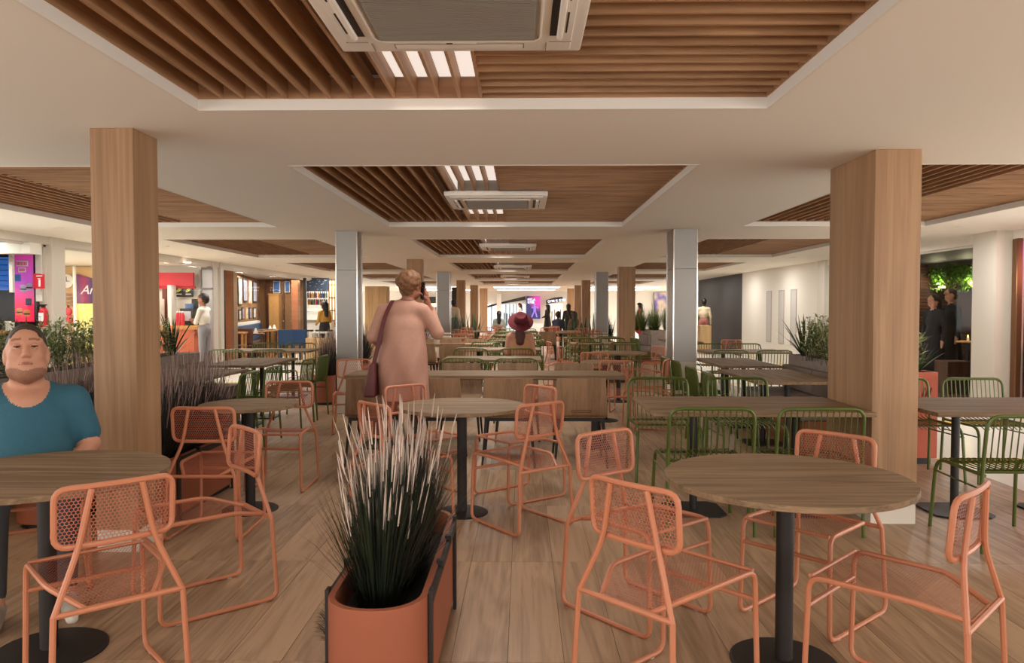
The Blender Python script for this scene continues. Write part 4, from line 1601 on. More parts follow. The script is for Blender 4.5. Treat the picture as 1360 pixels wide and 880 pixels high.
def surface(D, Lb, lo, h):
    """surface nets"""
    S = D < 0
    n = np.array(D.shape)
    c = n - 1
    cnt = np.zeros(c, np.int8)
    for i in (0, 1):
        for j in (0, 1):
            for k in (0, 1):
                cnt += S[i:i + c[0], j:j + c[1], k:k + c[2]]
    mixed = (cnt > 0) & (cnt < 8)
    ids = np.full(c, -1, np.int64)
    I, J, K = np.nonzero(mixed)
    ids[I, J, K] = np.arange(len(I))
    acc = np.zeros((len(I), 3)); num = np.zeros(len(I))
    for axis in range(3):
        o = [q for q in range(3) if q != axis]
        for u in (0, 1):
            for v in (0, 1):
                s = np.zeros(3, int); s[o[0]] = u; s[o[1]] = v
                e = s.copy(); e[axis] = 1
                a = D[I + s[0], J + s[1], K + s[2]]; b = D[I + e[0], J + e[1], K + e[2]]
                m = (a < 0) != (b < 0)
                t = np.where(m, a / np.where(m, a - b, 1), 0)
                p = np.zeros((len(I), 3)) + s
                p[:, axis] = t
                acc[m] += p[m]; num[m] += 1
    V = (np.stack([I, J, K], 1) + acc / num[:, None]) * h + lo
    lab = Lb[I, J, K]
    F = []
    for axis in range(3):
        o = [q for q in range(3) if q != axis]
        sl0 = [slice(1, c[q]) for q in range(3)]; sl1 = list(sl0)
        sl0[axis] = slice(0, c[axis]); sl1[axis] = slice(1, c[axis] + 1)
        A = S[tuple(sl0)]; B = S[tuple(sl1)]
        P = np.argwhere(A != B)
        if not len(P):
            continue
        flip = A[P[:, 0], P[:, 1], P[:, 2]]
        for q in o:
            P[:, q] += 1
        d1 = np.zeros(3, int); d1[o[0]] = 1
        d2 = np.zeros(3, int); d2[o[1]] = 1
        q = [P - d1 - d2, P - d2, P, P - d1]
        q = np.stack([ids[x[:, 0], x[:, 1], x[:, 2]] for x in q], 1)
        if axis == 1:
            flip = ~flip
        q = np.where(flip[:, None], q, q[:, ::-1])
        F.append(q)
    F = np.concatenate(F)
    F = F[(F >= 0).all(1)]
    return V, F, lab


def head_xf(c, yaw=0.0, pitch=0.0, roll=0.0, s=1.0, zs=1.0):
    M = Matrix.Rotation(yaw, 3, 'Z') @ Matrix.Rotation(pitch, 3, 'X') @ Matrix.Rotation(roll, 3, 'Y')
    return (np.array(c, float), np.array(M) @ np.diag((1.0, 1.0, 1.0)), s) if zs == 1.0 else (np.array(c, float), np.array(M), s, zs)


def head_prims(xf, female=False):
    c, M, s = xf[:3]
    zs = xf[3] if len(xf) > 3 else 1.0

    def P(x, y, z):
        return c + M @ (np.array((x, y, z * zs)) * s)

    def E(x, y, z, r, lab='skin', k=0.02, sub=False):
        return ell(P(x, y, z), np.array(r) * s * np.array((1, 1, zs)), lab, k * s, M, sub)
    w = 0.95 if female else 1.0
    pr = [E(0, -0.012, 0.035, (0.077 * w, 0.096, 0.086)),
          E(0, 0.022, -0.025, (0.064 * w, 0.072, 0.088), k=0.03),
          E(0, 0.045, -0.083, (0.042 * w, 0.042, 0.03), k=0.03),
          E(0, 0.066, 0.045, (0.058, 0.03, 0.035), k=0.025)]
    for sx in (-1, 1):
        pr.append(E(sx * 0.052 * w, 0.012, -0.062, (0.022, 0.045, 0.03), k=0.03))     # jaw corner
        pr.append(E(sx * 0.036, 0.066, -0.018, (0.026, 0.024, 0.022), k=0.02))        # cheek
        pr.append(cap(P(sx * 0.05, 0.072, 0.030), P(sx * 0.014, 0.089, 0.026), 0.009 * s, 0.009 * s, 'skin', 0.012 * s))
        pr.append(E(sx * 0.032, 0.104, 0.010, (0.019, 0.017, 0.013), k=0.012, sub=True))  # eye socket
        pr.append(E(sx * 0.078 * w, -0.014, -0.004, (0.010, 0.020, 0.033), k=0.01))   # ear
        pr.append(E(sx * 0.011, 0.100, -0.031, (0.008, 0.010, 0.008), k=0.008))       # nostril wing
    pr.append(cap(P(0, 0.088, 0.018), P(0, 0.111, -0.026), 0.008 * s, 0.011 * s, 'skin', 0.012 * s))
    pr.append(cap(P(-0.021, 0.083, -0.060), P(0.021, 0.083, -0.060), 0.006 * s, 0.006 * s, 'lip', 0.008 * s))
    pr.append(cap(P(-0.009, 0.091, -0.059), P(0.009, 0.091, -0.059), 0.0065 * s, 0.0065 * s, 'lip', 0.008 * s))
    return pr


def hand_prims(w, d, u, s=1.0, curl=0.5, thumb=1, k=0.006, lab='skin'):
    """palm from wrist w along d, u = palm normal; four fingers of unequal length and a thumb"""
    w = np.array(w, float)
    d = np.array(Vector(d).normalized()); u = np.array(u, float)
    u = u - d * (u @ d); u /= np.linalg.norm(u)
    v = np.cross(d, u)
    pr = []
    for q in (-0.026, -0.009, 0.009, 0.026):
        pr.append(cap(w, w + (d * 0.085 + v * q) * s, 0.019 * s, 0.013 * s, lab, 0.02 * s))
    for q, ln in ((-0.027, 0.068), (-0.009, 0.080), (0.009, 0.075), (0.027, 0.058)):
        p = w + (d * 0.088 + v * q) * s
        dd = d
        for j in range(3):
            ang = curl * (0.5 + 0.5 * j)
            dd = d * math.cos(ang) + u * math.sin(ang)
            p2 = p + dd * ln * (0.45, 0.32, 0.23)[j] * s
            pr.append(cap(p, p2, (0.0092 - 0.0008 * j) * s, (0.0086 - 0.0008 * j) * s, lab, k * s))
            p = p2
    p = w + (d * 0.03 + v * -0.026 * thumb) * s
    t1 = p + (d * 0.03 + v * -0.03 * thumb + u * 0.012) * s
    t2 = t1 + (d * 0.028 + v * -0.006 * thumb + u * 0.02) * s
    pr.append(cap(p, t1, 0.0125 * s, 0.0105 * s, lab, 0.008 * s))
    pr.append(cap(t1, t2, 0.0105 * s, 0.0085 * s, lab, 0.006 * s))
    return pr


def body_object(name, label, prims, h, cols, loc, rz, relabel=None, group=None, cat='person', smooth_it=1):
    D, Lb, lo = field(prims, h)
    V, F, lab = surface(D, Lb, lo, h)
    if relabel is not None:
        lab = relabel(V, lab)
    fine = np.isin(lab, [LAB.index(q) for q in ('lip', 'brow', 'eye')])
    E = np.concatenate([F[:, [0, 1]], F[:, [1, 2]], F[:, [2, 3]], F[:, [3, 0]]])
    deg = np.bincount(E[:, 0], minlength=len(V)) + np.bincount(E[:, 1], minlength=len(V)) + 1.0
    us = sorted(set(int(q) for q in lab))
    oh = np.stack([(lab == q).astype(float) for q in us])
    for _ in range(5):
        for r_ in range(len(us)):
            a = oh[r_]
            acc = a + np.bincount(E[:, 0], weights=a[E[:, 1]], minlength=len(V)) + np.bincount(E[:, 1], weights=a[E[:, 0]], minlength=len(V))
            oh[r_] = acc / deg
    lab2 = np.array(us)[oh.argmax(0)]
    lab = np.where(fine, lab, lab2)
    me = bpy.data.meshes.new('person')
    me.vertices.add(len(V)); me.vertices.foreach_set('co', V.astype(np.float32).ravel())
    me.loops.add(len(F) * 4); me.loops.foreach_set('vertex_index', F.astype(np.int32).ravel())
    me.polygons.add(len(F))
    me.polygons.foreach_set('loop_start', np.arange(0, len(F) * 4, 4, dtype=np.int32))
    me.polygons.foreach_set('loop_total', np.full(len(F), 4, np.int32))
    me.update(calc_edges=True)
    used = sorted(set(int(x) for x in lab))
    remap = {}
    for u in used:
        nm = LAB[u]
        remap[u] = len(me.materials)
        me.materials.append(cols[nm])
    fl = np.array([remap[int(x)] for x in lab[F[:, 0]]], np.int32)
    me.polygons.foreach_set('material_index', fl)
    me.polygons.foreach_set('use_smooth', np.ones(len(F), bool))
    me.update()
    return solo(name, me, label, cat, loc, rz, group)


def C_(nm, rgb, rough=0.75):
    return mat('cloth_' + nm, rgb, rough, noise=0.05, nscale=40)


SKIN_A = mat('skin_fair', (196, 142, 116), 0.55, noise=0.04, nscale=25)
SKIN_B = mat('skin_tan', (178, 118, 92), 0.55, noise=0.04, nscale=25)
SKIN_C = mat('skin_deep', (104, 66, 50), 0.55, noise=0.04, nscale=25)
HAIR_D = mat('hair_dark', (40, 28, 24), 0.6, noise=0.3, nscale=120)
HAIR_K = mat('hair_black', (18, 14, 14), 0.5, noise=0.3, nscale=120)
HAIR_B = mat('hair_brown', (58, 46, 38), 0.65, noise=0.25, nscale=150)
HAIR_G = mat('hair_golden', (112, 74, 44), 0.7, noise=0.5, nscale=45)
LIPS = mat('lips', (158, 98, 86), 0.5)


def cols(skin, top, bottom, hair, shoe=None, lip=LIPS, beard=None, brow=None):
    return dict(skin=skin, top=top, bottom=bottom, hair=hair, shoe=shoe or M_black, lip=lip, beard=beard or hair, sole=M_plaster, eye=M_black, brow=brow or hair)


# --- the man in the blue t-shirt, seated at the near round table, face turned up
hx_ = head_xf((0.0, 0.02, 1.188), yaw=-0.03, pitch=0.36, s=1.15, zs=1.17)
hc, hM, hs, hz_ = hx_
fold_t = lambda X, Y, Z: 0.004 * np.sin(26 * Z + 9 * X) * np.clip((0.86 - Z) / 0.2, 0, 1) + 0 * Y
pm = head_prims(hx_)
pm += [cap((0, -0.02, 0.97), (0, 0.0, 1.13), 0.082, 0.070, 'skin', 0.03),
       ell((0, 0.045, 0.955), (0.085, 0.070, 0.06), 'skin', 0.03),
       ell((0, -0.02, 0.60), (0.185, 0.14, 0.14), 'bottom', 0.05),
       ell((0, 0.02, 0.72), (0.200, 0.165, 0.16), 'top', 0.06, fold=fold_t),
       ell((0, 0.0, 0.86), (0.205, 0.130, 0.135), 'top', 0.05),
       cap((-0.17, -0.02, 0.945), (0.17, -0.02, 0.945), 0.080, 0.080, 'top', 0.04),
       cap((-0.09, -0.05, 0.99), (0.09, -0.05, 0.99), 0.055, 0.055, 'top', 0.03)]
for sx in (-1, 1):
    pm += [cap((sx * 0.205, -0.01, 0.945), (sx * 0.255, 0.0, 0.78), 0.074, 0.069, 'top', 0.035),
           cap((sx * 0.215, -0.01, 0.95), (sx * 0.27, 0.02, 0.715), 0.055, 0.046, 'skin', 0.012),
           cap((sx * 0.27, 0.02, 0.715), (sx * 0.17, 0.20, 0.625), 0.045, 0.030, 'skin', 0.02),
           cap((sx * 0.10, -0.02, 0.545), (sx * 0.14, 0.40, 0.535), 0.088, 0.066, 'bottom', 0.03),
           cap((sx * 0.14, 0.40, 0.535), (sx * 0.14, 0.42, 0.14), 0.062, 0.045, 'bottom', 0.02),
           cap((sx * 0.14, 0.42, 0.16), (sx * 0.14, 0.43, 0.09), 0.040, 0.036, 'skin', 0.01),
           cap((sx * 0.14, 0.40, 0.055), (sx * 0.15, 0.57, 0.045), 0.045, 0.038, 'shoe', 0.02),
           cap((sx * 0.14, 0.39, 0.018), (sx * 0.15, 0.59, 0.018), 0.026, 0.026, 'sole', 0.008)]
    pm += hand_prims((sx * 0.17, 0.20, 0.625), (-sx * 0.5, 0.85, -0.1), (0, 0, -1), 1.0, 0.4, sx)


def rl_man(V, lab):
    q = (V - hc) @ hM / hs
    x, y, z = q[:, 0], q[:, 1], q[:, 2] / hz_
    near = (np.linalg.norm(q, axis=1) < 0.16) & (lab != LAB.index('top')) & (z > -0.14)
    hl = 0.052 - 0.010 * np.clip((np.abs(x) - 0.035) / 0.02, 0, 1)
    hair = near & ((z > hl - 0.35 * np.clip(0.05 - y, 0, 0.4)) & (y < 0.085)) & (z > -0.055) & ~((np.abs(x) > 0.074) & (z < 0.03))
    lab = lab.copy()
    lab[hair] = LAB.index('hair')
    nl = lab == LAB.index('skin')
    bz = -0.066 - 0.25 * np.clip(0.05 - np.abs(x), 0, 0.05) * 1.6
    beard = near & nl & (z < bz) & (y > 0.005) & (z > -0.118)
    must = near & nl & (z < -0.042) & (z > -0.053) & (np.abs(x) < 0.034) & (y > 0.06)
    lab[beard] = LAB.index('beard')
    brow = near & nl & (np.abs(z - 0.034 - 0.05 * (0.03 - np.abs(np.abs(x) - 0.03))) < 0.0045) & (np.abs(x) > 0.013) & (np.abs(x) < 0.052) & (y > 0.06)
    lab[brow] = LAB.index('brow')
    tp = LAB.index('top'); sk = LAB.index('skin')
    X, Yy, Z = V[:, 0], V[:, 1], V[:, 2]
    neck = ((lab == tp) | (lab == sk)) & (np.abs(X) < 0.17) & (Z > 0.86) & (Z < 1.06)
    cut = 1.000 - 0.50 * Yy + 3.0 * X * X
    lab[neck & (Z > cut) & (np.abs(X) < 0.105)] = sk
    lab[neck & ~((Z > cut) & (np.abs(X) < 0.105))] = tp
    return lab


BEARD = mat('stubble', (150, 106, 84), 0.7, noise=0.25, nscale=220)
BROW = mat('brow', (146, 100, 78), 0.7)
man = body_object('person', 'man in a blue t-shirt seated at a round table, face tilted up', pm, 0.0052,
                  cols(SKIN_A, C_('blue', (42, 94, 114)), C_('shorts', (66, 66, 70)), HAIR_B, mat('sneaker', (166, 160, 150), 0.6), beard=BEARD, brow=BROW),
                  (-2.49, 3.74, 0), R(-56 - 90), rl_man)
M_eyew = mat('eye_white', (150, 132, 122), 0.4)
M_iris = mat('iris', (36, 30, 28), 0.4)
for sx in (-1, 1):
    e = hc + hM @ (np.array((sx * 0.032, 0.0795, 0.0085 * hz_)) * hs)
    part('eye', MB().ball((0, 0, 0), 0.0115 * hs, 14, 10).mesh('eye', M_eyew), man, loc=tuple(e))
    e2 = hc + hM @ (np.array((sx * 0.032, 0.0915, 0.0055 * hz_)) * hs)
    part('iris', MB().ball((0, 0, 0), 0.0052 * hs, 10, 8).mesh('iris', M_iris), man, loc=tuple(e2))
    ls = hc + hM @ (np.array((sx * 0.032, 0.0905, 0.0075 * hz_)) * hs)
    part('lash_line', MB().ball((0, 0, 0), (0.0150 * hs, 0.0050 * hs, 0.0026 * hs), 12, 8).mesh('lash_line', mat('lash', (62, 42, 36), 0.6)), man, loc=tuple(ls), rot=(0.36, 0, sx * -0.25))
    lid = hc + hM @ (np.array((sx * 0.032, 0.0825, 0.0130 * hz_)) * hs)
    lid2 = hc + hM @ (np.array((sx * 0.032, 0.0820, 0.0015 * hz_)) * hs)
    part('eyelid', MB().ball((0, 0, 0), (0.0145 * hs, 0.0115 * hs, 0.0075 * hs), 12, 8).mesh('eyelid', SKIN_A), man, loc=tuple(lid2))
    part('eyelid', MB().ball((0, 0, 0), (0.0145 * hs, 0.0125 * hs, 0.0095 * hs), 12, 8).mesh('eyelid', SKIN_A), man, loc=tuple(lid))

# --- the woman in the pink coat, standing with her back to us, phone at her right ear
hx2 = head_xf((0.055, 0.05, 1.605), yaw=-0.45, pitch=0.05, s=1.0)
hc2, hM2, hs2 = hx2
pf = head_prims(hx2, True)
fold_c = lambda X, Y, Z: (0.010 * np.sin(27 * X + 9 * Z + 1.0) + 0.007 * np.sin(44 * X - 13 * Z)) * np.clip((1.30 - Z) / 0.45, 0, 1) + 0 * Y
pf += [cap((0.01, -0.015, 1.42), (0.045, 0.03, 1.54), 0.052, 0.048, 'skin', 0.02),
       cap((-0.12, -0.01, 1.405), (0.12, 0.0, 1.405), 0.062, 0.062, 'top', 0.04),
       cap((-0.05, -0.012, 1.435), (0.06, 0.0, 1.435), 0.050, 0.050, 'top', 0.03),
       ell((0, 0.0, 1.25), (0.165, 0.105, 0.17), 'top', 0.05),
       cap((-0.045, 0.0, 1.24), (-0.060, -0.01, 0.50), 0.112, 0.185, 'top', 0.05, fold_c),
       cap((0.045, 0.0, 1.24), (0.055, -0.01, 0.50), 0.112, 0.185, 'top', 0.05, fold_c),
       ell((0.0, -0.01, 0.95), (0.20, 0.165, 0.35), 'top', 0.05, fold=fold_c),
       ell((0.155, -0.16, 0.70), (0.010, 0.05, 0.15), 'top', 0.006, None, True),
       cut_below(0.665)]
for sx in (-1, 1):
    pf += [cap((sx * 0.09, 0.0, 0.85), (sx * 0.095, 0.0, 0.48), 0.082, 0.056, 'bottom', 0.03),
           cap((sx * 0.095, 0.0, 0.48), (sx * 0.09, -0.02, 0.10), 0.056, 0.038, 'bottom', 0.02),
           cap((sx * 0.09, -0.03, 0.045), (sx * 0.10, 0.14, 0.035), 0.040, 0.032, 'shoe', 0.015)]
# left arm: elbow out, forearm forward; right arm raised to the ear
pf += [cap((-0.165, -0.01, 1.40), (-0.245, -0.035, 1.185), 0.056, 0.050, 'top', 0.03),
       cap((-0.245, -0.035, 1.185), (-0.20, 0.17, 1.10), 0.050, 0.042, 'top', 0.02),
       cap((0.165, 0.0, 1.395), (0.275, 0.03, 1.215), 0.058, 0.054, 'top', 0.03),
       cap((0.275, 0.03, 1.215), (0.215, 0.14, 1.40), 0.052, 0.040, 'top', 0.02),
       cap((0.225, 0.12, 1.37), (0.185, 0.10, 1.47), 0.030, 0.024, 'skin', 0.01)]
pf += hand_prims((-0.20, 0.17, 1.10), (0.4, 0.7, -0.2), (0, 0, -1), 0.95, 0.5, 1)
pf += hand_prims((0.185, 0.10, 1.47), (-0.10, -0.10, 1.0), (-0.9, 0.1, 0.0), 0.95, 0.35, -1)


def hair_up(c, M, s):
    def P(x, y, z):
        return c + M @ (np.array((x, y, z)) * s)
    fh = lambda X, Y, Z: 0.006 * np.sin(80 * X + 50 * Z) * np.sin(60 * Y - 50 * Z)
    return [ell(P(0, -0.025, 0.045), (0.098 * s, 0.102 * s, 0.092 * s), 'hair', 0.012, M, fold=fh),
            ell(P(0, -0.085, 0.035), (0.082 * s, 0.056 * s, 0.078 * s), 'hair', 0.02, M, fold=fh),
            ell(P(0.0, -0.075, -0.035), (0.060 * s, 0.038 * s, 0.05 * s), 'hair', 0.02, M, fold=fh)]


pf += hair_up(hc2, hM2, hs2)


def rl_woman(V, lab):
    lab = lab.copy()
    tp = LAB.index('top'); sk = LAB.index('skin')
    near = ((lab == tp) | (lab == sk)) & (np.abs(V[:, 0] - 0.02) < 0.10) & (V[:, 2] > 1.40) & (V[:, 2] < 1.53)
    cut = 1.478 - 0.25 * V[:, 1]
    lab[near & (V[:, 2] > cut)] = sk
    lab[near & (V[:, 2] <= cut)] = tp
    return lab


woman = body_object('person', 'woman in a dusty pink coat standing with a phone at her ear', pf, 0.0075,
                    cols(mat('skin_warm', (150, 96, 72), 0.55), C_('pink', (176, 132, 114)), C_('darkbrown', (52, 36, 32)), HAIR_G), (-0.985, 6.22, 0), R(2), rl_woman)
nb = []
for i in range(20):
    a = 2 * PI * i / 20
    nb.append((0.028 + 0.060 * math.cos(a), 0.008 + 0.058 * math.sin(a), 1.478 - 0.25 * (0.008 + 0.058 * math.sin(a))))
part('neckband', MB().tube(nb, 0.006, 6, True).mesh('neckband', C_('pink_dark', (140, 98, 84))), woman, label='darker neckband of the coat')
ph = solo('phone', MB().box(-0.006, 0.006, -0.036, 0.036, -0.075, 0.075).mesh('phone', M_black, bevel=0.004), 'black phone held to the ear of the woman in the pink coat', 'phone', (-0.985 + 0.152, 6.22 + 0.062, 1.565), 0.3)
ph.rotation_euler = (0.15, 0.05, 0.45)
# shoulder bag
M_bag = mat('maroon_leather', (92, 38, 40), 0.55)
bag = thing('shoulder_bag', 'maroon shoulder bag hanging at the left side of the woman in pink', 'bag', (-0.985, 6.22, 0))
strap = MB()
pth = [(-0.075, -0.075, 1.485), (-0.10, -0.085, 1.44), (-0.135, -0.115, 1.35), (-0.165, -0.135, 1.22), (-0.20, -0.15, 1.05), (-0.225, -0.15, 0.95)]
pts = fillet(pth, 0.05, 2)
vv = []; ff = []
for i, p in enumerate(pts):
    for dx, dy in ((-0.018, 0.004), (0.018, -0.004), (0.018, 0.004), (-0.018, 0.010)):
        vv.append((p.x + dx, p.y + dy, p.z))
for i in range(len(pts) - 1):
    for j in range(4):
        j2 = (j + 1) % 4
        ff.append((4 * i + j, 4 * i + j2, 4 * i + 4 + j2, 4 * i + 4 + j))
strap._add(vv, ff)
part('strap', strap.mesh('strap', M_bag), bag)
part('pouch', MB().hexa([(-0.30, -0.20, 0.70), (-0.20, -0.20, 0.70), (-0.20, 0.10, 0.70), (-0.30, 0.10, 0.70)], [(-0.255, -0.17, 0.97), (-0.205, -0.17, 0.97), (-0.205, 0.06, 0.97), (-0.255, 0.06, 0.97)]).mesh('pouch', M_bag, bevel=0.02, seg=3), bag)


# --- generic figures further away
def figure(label, x, y, face, skin, top, bottom, hair, hgt=1.68, seated=False, long_hair=True, arms='down', dress=False, res=0.02, group=None, lean=0.0, shoe=None, bare=False):
    s = hgt / 1.70
    pr = []
    if seated:
        zh = 0.52
        base = zh - 0.90
        top_z = lambda z: z + base
    else:
        base = 0.0
        top_z = lambda z: z
    hz = top_z(1.58)
    xf = head_xf((0, 0.03, hz), s=1.0)
    pr += head_prims(xf, long_hair)
    sk = 'skin'
    arm_l = 'skin' if bare else 'top'
    sh = top_z(1.37)
    pr += [cap((0, 0, sh), (0, 0.02, hz - 0.06), 0.048, 0.046, sk, 0.02),
           cap((-0.12, 0, sh), (0.12, 0, sh), 0.06, 0.06, 'skin' if bare else 'top', 0.04),
           ell((0, 0, top_z(1.20)), (0.155, 0.10, 0.19), 'top', 0.05),
           ell((0, 0, top_z(0.98)), (0.15, 0.11, 0.14), 'bottom' if not dress else 'top', 0.05)]
    for sx in (-1, 1):
        if arms == 'crossed':
            e = (sx * 0.215, 0.06, top_z(1.12)); w = (-sx * 0.06, 0.17, top_z(1.16))
        elif arms == 'raised' and sx > 0:
            e = (0.24, 0.08, top_z(1.22)); w = (0.12, 0.13, top_z(1.45))
        elif arms == 'front' or seated:
            e = (sx * 0.21, 0.02, top_z(1.10)); w = (sx * 0.12, 0.22, top_z(1.03))
        else:
            e = (sx * 0.215, -0.01, top_z(1.10)); w = (sx * 0.225, 0.05, top_z(0.86))
        pr += [cap((sx * 0.165, 0, sh - 0.01), e, 0.050, 0.042, arm_l, 0.03), cap(e, w, 0.041, 0.030, arm_l, 0.02)]
        d = np.array(w) - np.array(e)
        if res < 0.018:
            pr += hand_prims(w, d, (-sx, 0.0, 0.1), 0.95, 0.4, sx)
        else:
            pr.append(cap(w, np.array(w) + d / np.linalg.norm(d) * 0.12, 0.030, 0.022, sk, 0.02))
        if seated:
            pr += [cap((sx * 0.09, 0, zh + 0.02), (sx * 0.11, 0.40, zh), 0.08, 0.06, 'bottom', 0.03), cap((sx * 0.11, 0.40, zh), (sx * 0.11, 0.40, 0.10), 0.055, 0.042, 'bottom', 0.02)]
            fx = 0.38
        else:
            pr += [cap((sx * 0.085, 0, 0.92), (sx * 0.09, 0.01, 0.50), 0.082, 0.056, 'bottom', 0.03), cap((sx * 0.09, 0.01, 0.50), (sx * 0.09, -0.02, 0.10), 0.056, 0.040, 'bottom', 0.02)]
            fx = -0.03
        pr.append(cap((sx * 0.10, fx, 0.04), (sx * 0.105, fx + 0.17, 0.035), 0.040, 0.032, 'shoe', 0.015))
    if dress:
        pr.append(cap((0, 0, top_z(1.0)), (0, 0, top_z(0.5)), 0.14, 0.20, 'top', 0.05))
    hb = top_z(0)
    pr.append(ell((0, 0.005, hz + 0.04), (0.088, 0.098, 0.085), 'hair', 0.012))
    pr.append(ell((0, -0.045, hz + 0.0), (0.078, 0.06, 0.09), 'hair', 0.02))
    pr.append(ell((0, 0.095, hz - 0.045), (0.055, 0.045, 0.085), 'hair', 0.006, None, True))
    if long_hair:
        pr.append(cap((0, -0.05, hz), (0, -0.10, hz - 0.30), 0.085, 0.055, 'hair', 0.03))
    pr2 = []
    for p in pr:
        if p['t'] == 'c':
            p['a'] = p['a'] * (1 if seated else s); p['b'] = p['b'] * (1 if seated else s)
        else:
            p['c'] = p['c'] * (1 if seated else s)
        pr2.append(p)
    return body_object('person', label, pr2, res, cols(skin, top, bottom, hair, shoe), (x, y, 0), R(face - 90), None, group)


# the person with the red hat
figure_hat = figure('bare-shouldered person in a wide red hat seated on a green chair', -0.04, 11.80, 90, SKIN_A, C_('tan', (190, 140, 104)), C_('tan2', (150, 110, 84)), mat('hair_auburn', (78, 42, 36), 0.6, noise=0.3, nscale=60), 1.66, True, True, 'front', res=0.014, bare=True)
hat = thing('hat', 'wide-brimmed burgundy felt hat worn by the bare-shouldered person', 'hat', (-0.03, 11.765, 1.215))
hat.rotation_euler = (0.80, 0.06, 0)
M_felt = mat('burgundy_felt', (96, 26, 36), 0.9, noise=0.1, nscale=50)
part('brim', MB().lathe([(0.10, 0.018), (0.15, 0.008), (0.195, -0.012), (0.20, -0.012), (0.15, 0.018), (0.10, 0.03)], 40).mesh('brim', M_felt), hat)
part('crown', MB().lathe([(0.112, 0.01), (0.108, 0.06), (0.098, 0.115), (0.075, 0.135), (0.03, 0.128), (0.004, 0.122)], 32).mesh('crown', M_felt), hat)
part('hat_band', MB().lathe([(0.1135, 0.018), (0.112, 0.045)], 32).mesh('hat_band', mat('hat_ribbon', (58, 16, 22), 0.6)), hat)

figure('man in a white shirt with folded arms before the red-lit kiosk', -6.42, 15.1, 175, SKIN_B, C_('white', (226, 220, 208)), C_('grey', (138, 136, 142)), HAIR_D, 1.72, False, False, 'crossed', res=0.015)
figure('woman with long black hair and mustard top behind the pale booth panel', -5.50, 20.85, 140, SKIN_B, C_('mustard', (204, 156, 70)), C_('dk', (50, 46, 48)), HAIR_K, 1.62, False, True, 'front')
figure('woman in a red patterned dress in front of the pale back wall', 5.12, 33.0, 165, SKIN_B, C_('red', (150, 44, 46)), C_('red2', (120, 36, 40)), HAIR_K, 1.66, False, True, 'front', True, res=0.024)
figure('person in a cream top facing the dark wall beside a wooden box', 5.90, 24.6, 80, SKIN_C, C_('cream', (222, 202, 168)), C_('rose', (184, 120, 108)), HAIR_K, 1.74, False, False, 'down', res=0.022)
figure('person in black standing in front of the gym poster', 1.2, 36.0, 150, SKIN_B, C_('black', (30, 28, 32)), C_('black2', (26, 24, 28)), HAIR_K, 1.62, False, True, 'front', True, res=0.026)
figure('dark-haired person in grey seated before the gym window', -0.85, 27.2, 90, SKIN_B, C_('greytop', (150, 160, 152)), C_('dk2', (44, 44, 50)), HAIR_K, 1.70, True, True, 'front', res=0.024)
figure('seated person in dark navy in the far group of three', 1.20, 25.4, 60, SKIN_C, C_('navy', (36, 38, 58)), C_('navy2', (30, 30, 44)), HAIR_D, 1.70, True, False, 'front', res=0.024)
figure('seated person in brick red in the far group of three', 1.78, 26.1, 120, SKIN_C, C_('brick', (150, 62, 54)), C_('dk3', (44, 36, 36)), HAIR_D, 1.70, True, True, 'raised', res=0.024)
figure('person with long hair in dark green standing behind the far seated group', 1.72, 28.2, 90, SKIN_B, C_('dgreen', (40, 46, 36)), C_('dk4', (30, 30, 30)), HAIR_B, 1.58, False, True, 'down', res=0.026)
figure('person in a beige vest half hidden behind the far pub-side steel column', -2.28, 25.0, 60, SKIN_C, C_('beige', (186, 170, 146)), C_('slate', (62, 66, 78)), HAIR_K, 1.72, False, False, 'down', res=0.022)
figure('person in white with a dark ponytail inside the far gym window', -0.15, 41.5, 190, SKIN_A, C_('white2', (236, 234, 232)), C_('white3', (220, 218, 216)), HAIR_K, 1.72, False, True, 'front', res=0.026)
figure('woman in a dark sequin dress inside the brick bar', 7.35, 13.55, 200, SKIN_A, C_('sequin', (30, 26, 30)), C_('sequin2', (40, 32, 30)), HAIR_D, 1.66, False, True, 'down', True, res=0.02)
figure('man in a long dark coat inside the brick bar', 7.85, 13.9, 185, SKIN_A, C_('coat', (24, 22, 24)), C_('coat2', (22, 20, 22)), HAIR_B, 1.78, False, False, 'down', True, res=0.02)
# ---------------------------------------------------------------- shops along the sides
def PX(x, Y):
    return (x - 694) / 1000.0 * Y


def PZ(y, Y):
    return CAM_H - (y - 409) / 1000.0 * Y


def area(name, loc, size, power, col=(1, 0.92, 0.82), rot=(0, 0, 0), size_y=None):
    l = bpy.data.lights.new(name, 'AREA')
    l.energy = power
    l.color = col
    l.shape = 'RECTANGLE'
    l.size = size
    l.size_y = size_y or size
    o = bpy.data.objects.new(name, l)
    o.location = loc
    o.rotation_euler = rot
    COL.objects.link(o)
    return o


def spot(name, loc, power, col, ang=50, rot=(0, 0, 0), blend=0.5):
    l = bpy.data.lights.new(name, 'SPOT')
    l.energy = power
    l.color = col
    l.spot_size = R(ang)
    l.spot_blend = blend
    l.shadow_soft_size = 0.03
    o = bpy.data.objects.new(name, l)
    o.location = loc
    o.rotation_euler = rot
    COL.objects.link(o)
    return o


def point(name, loc, power, col, size=0.05):
    l = bpy.data.lights.new(name, 'POINT')
    l.energy = power
    l.color = col
    l.shadow_soft_size = size
    o = bpy.data.objects.new(name, l)
    o.location = loc
    COL.objects.link(o)
    return o


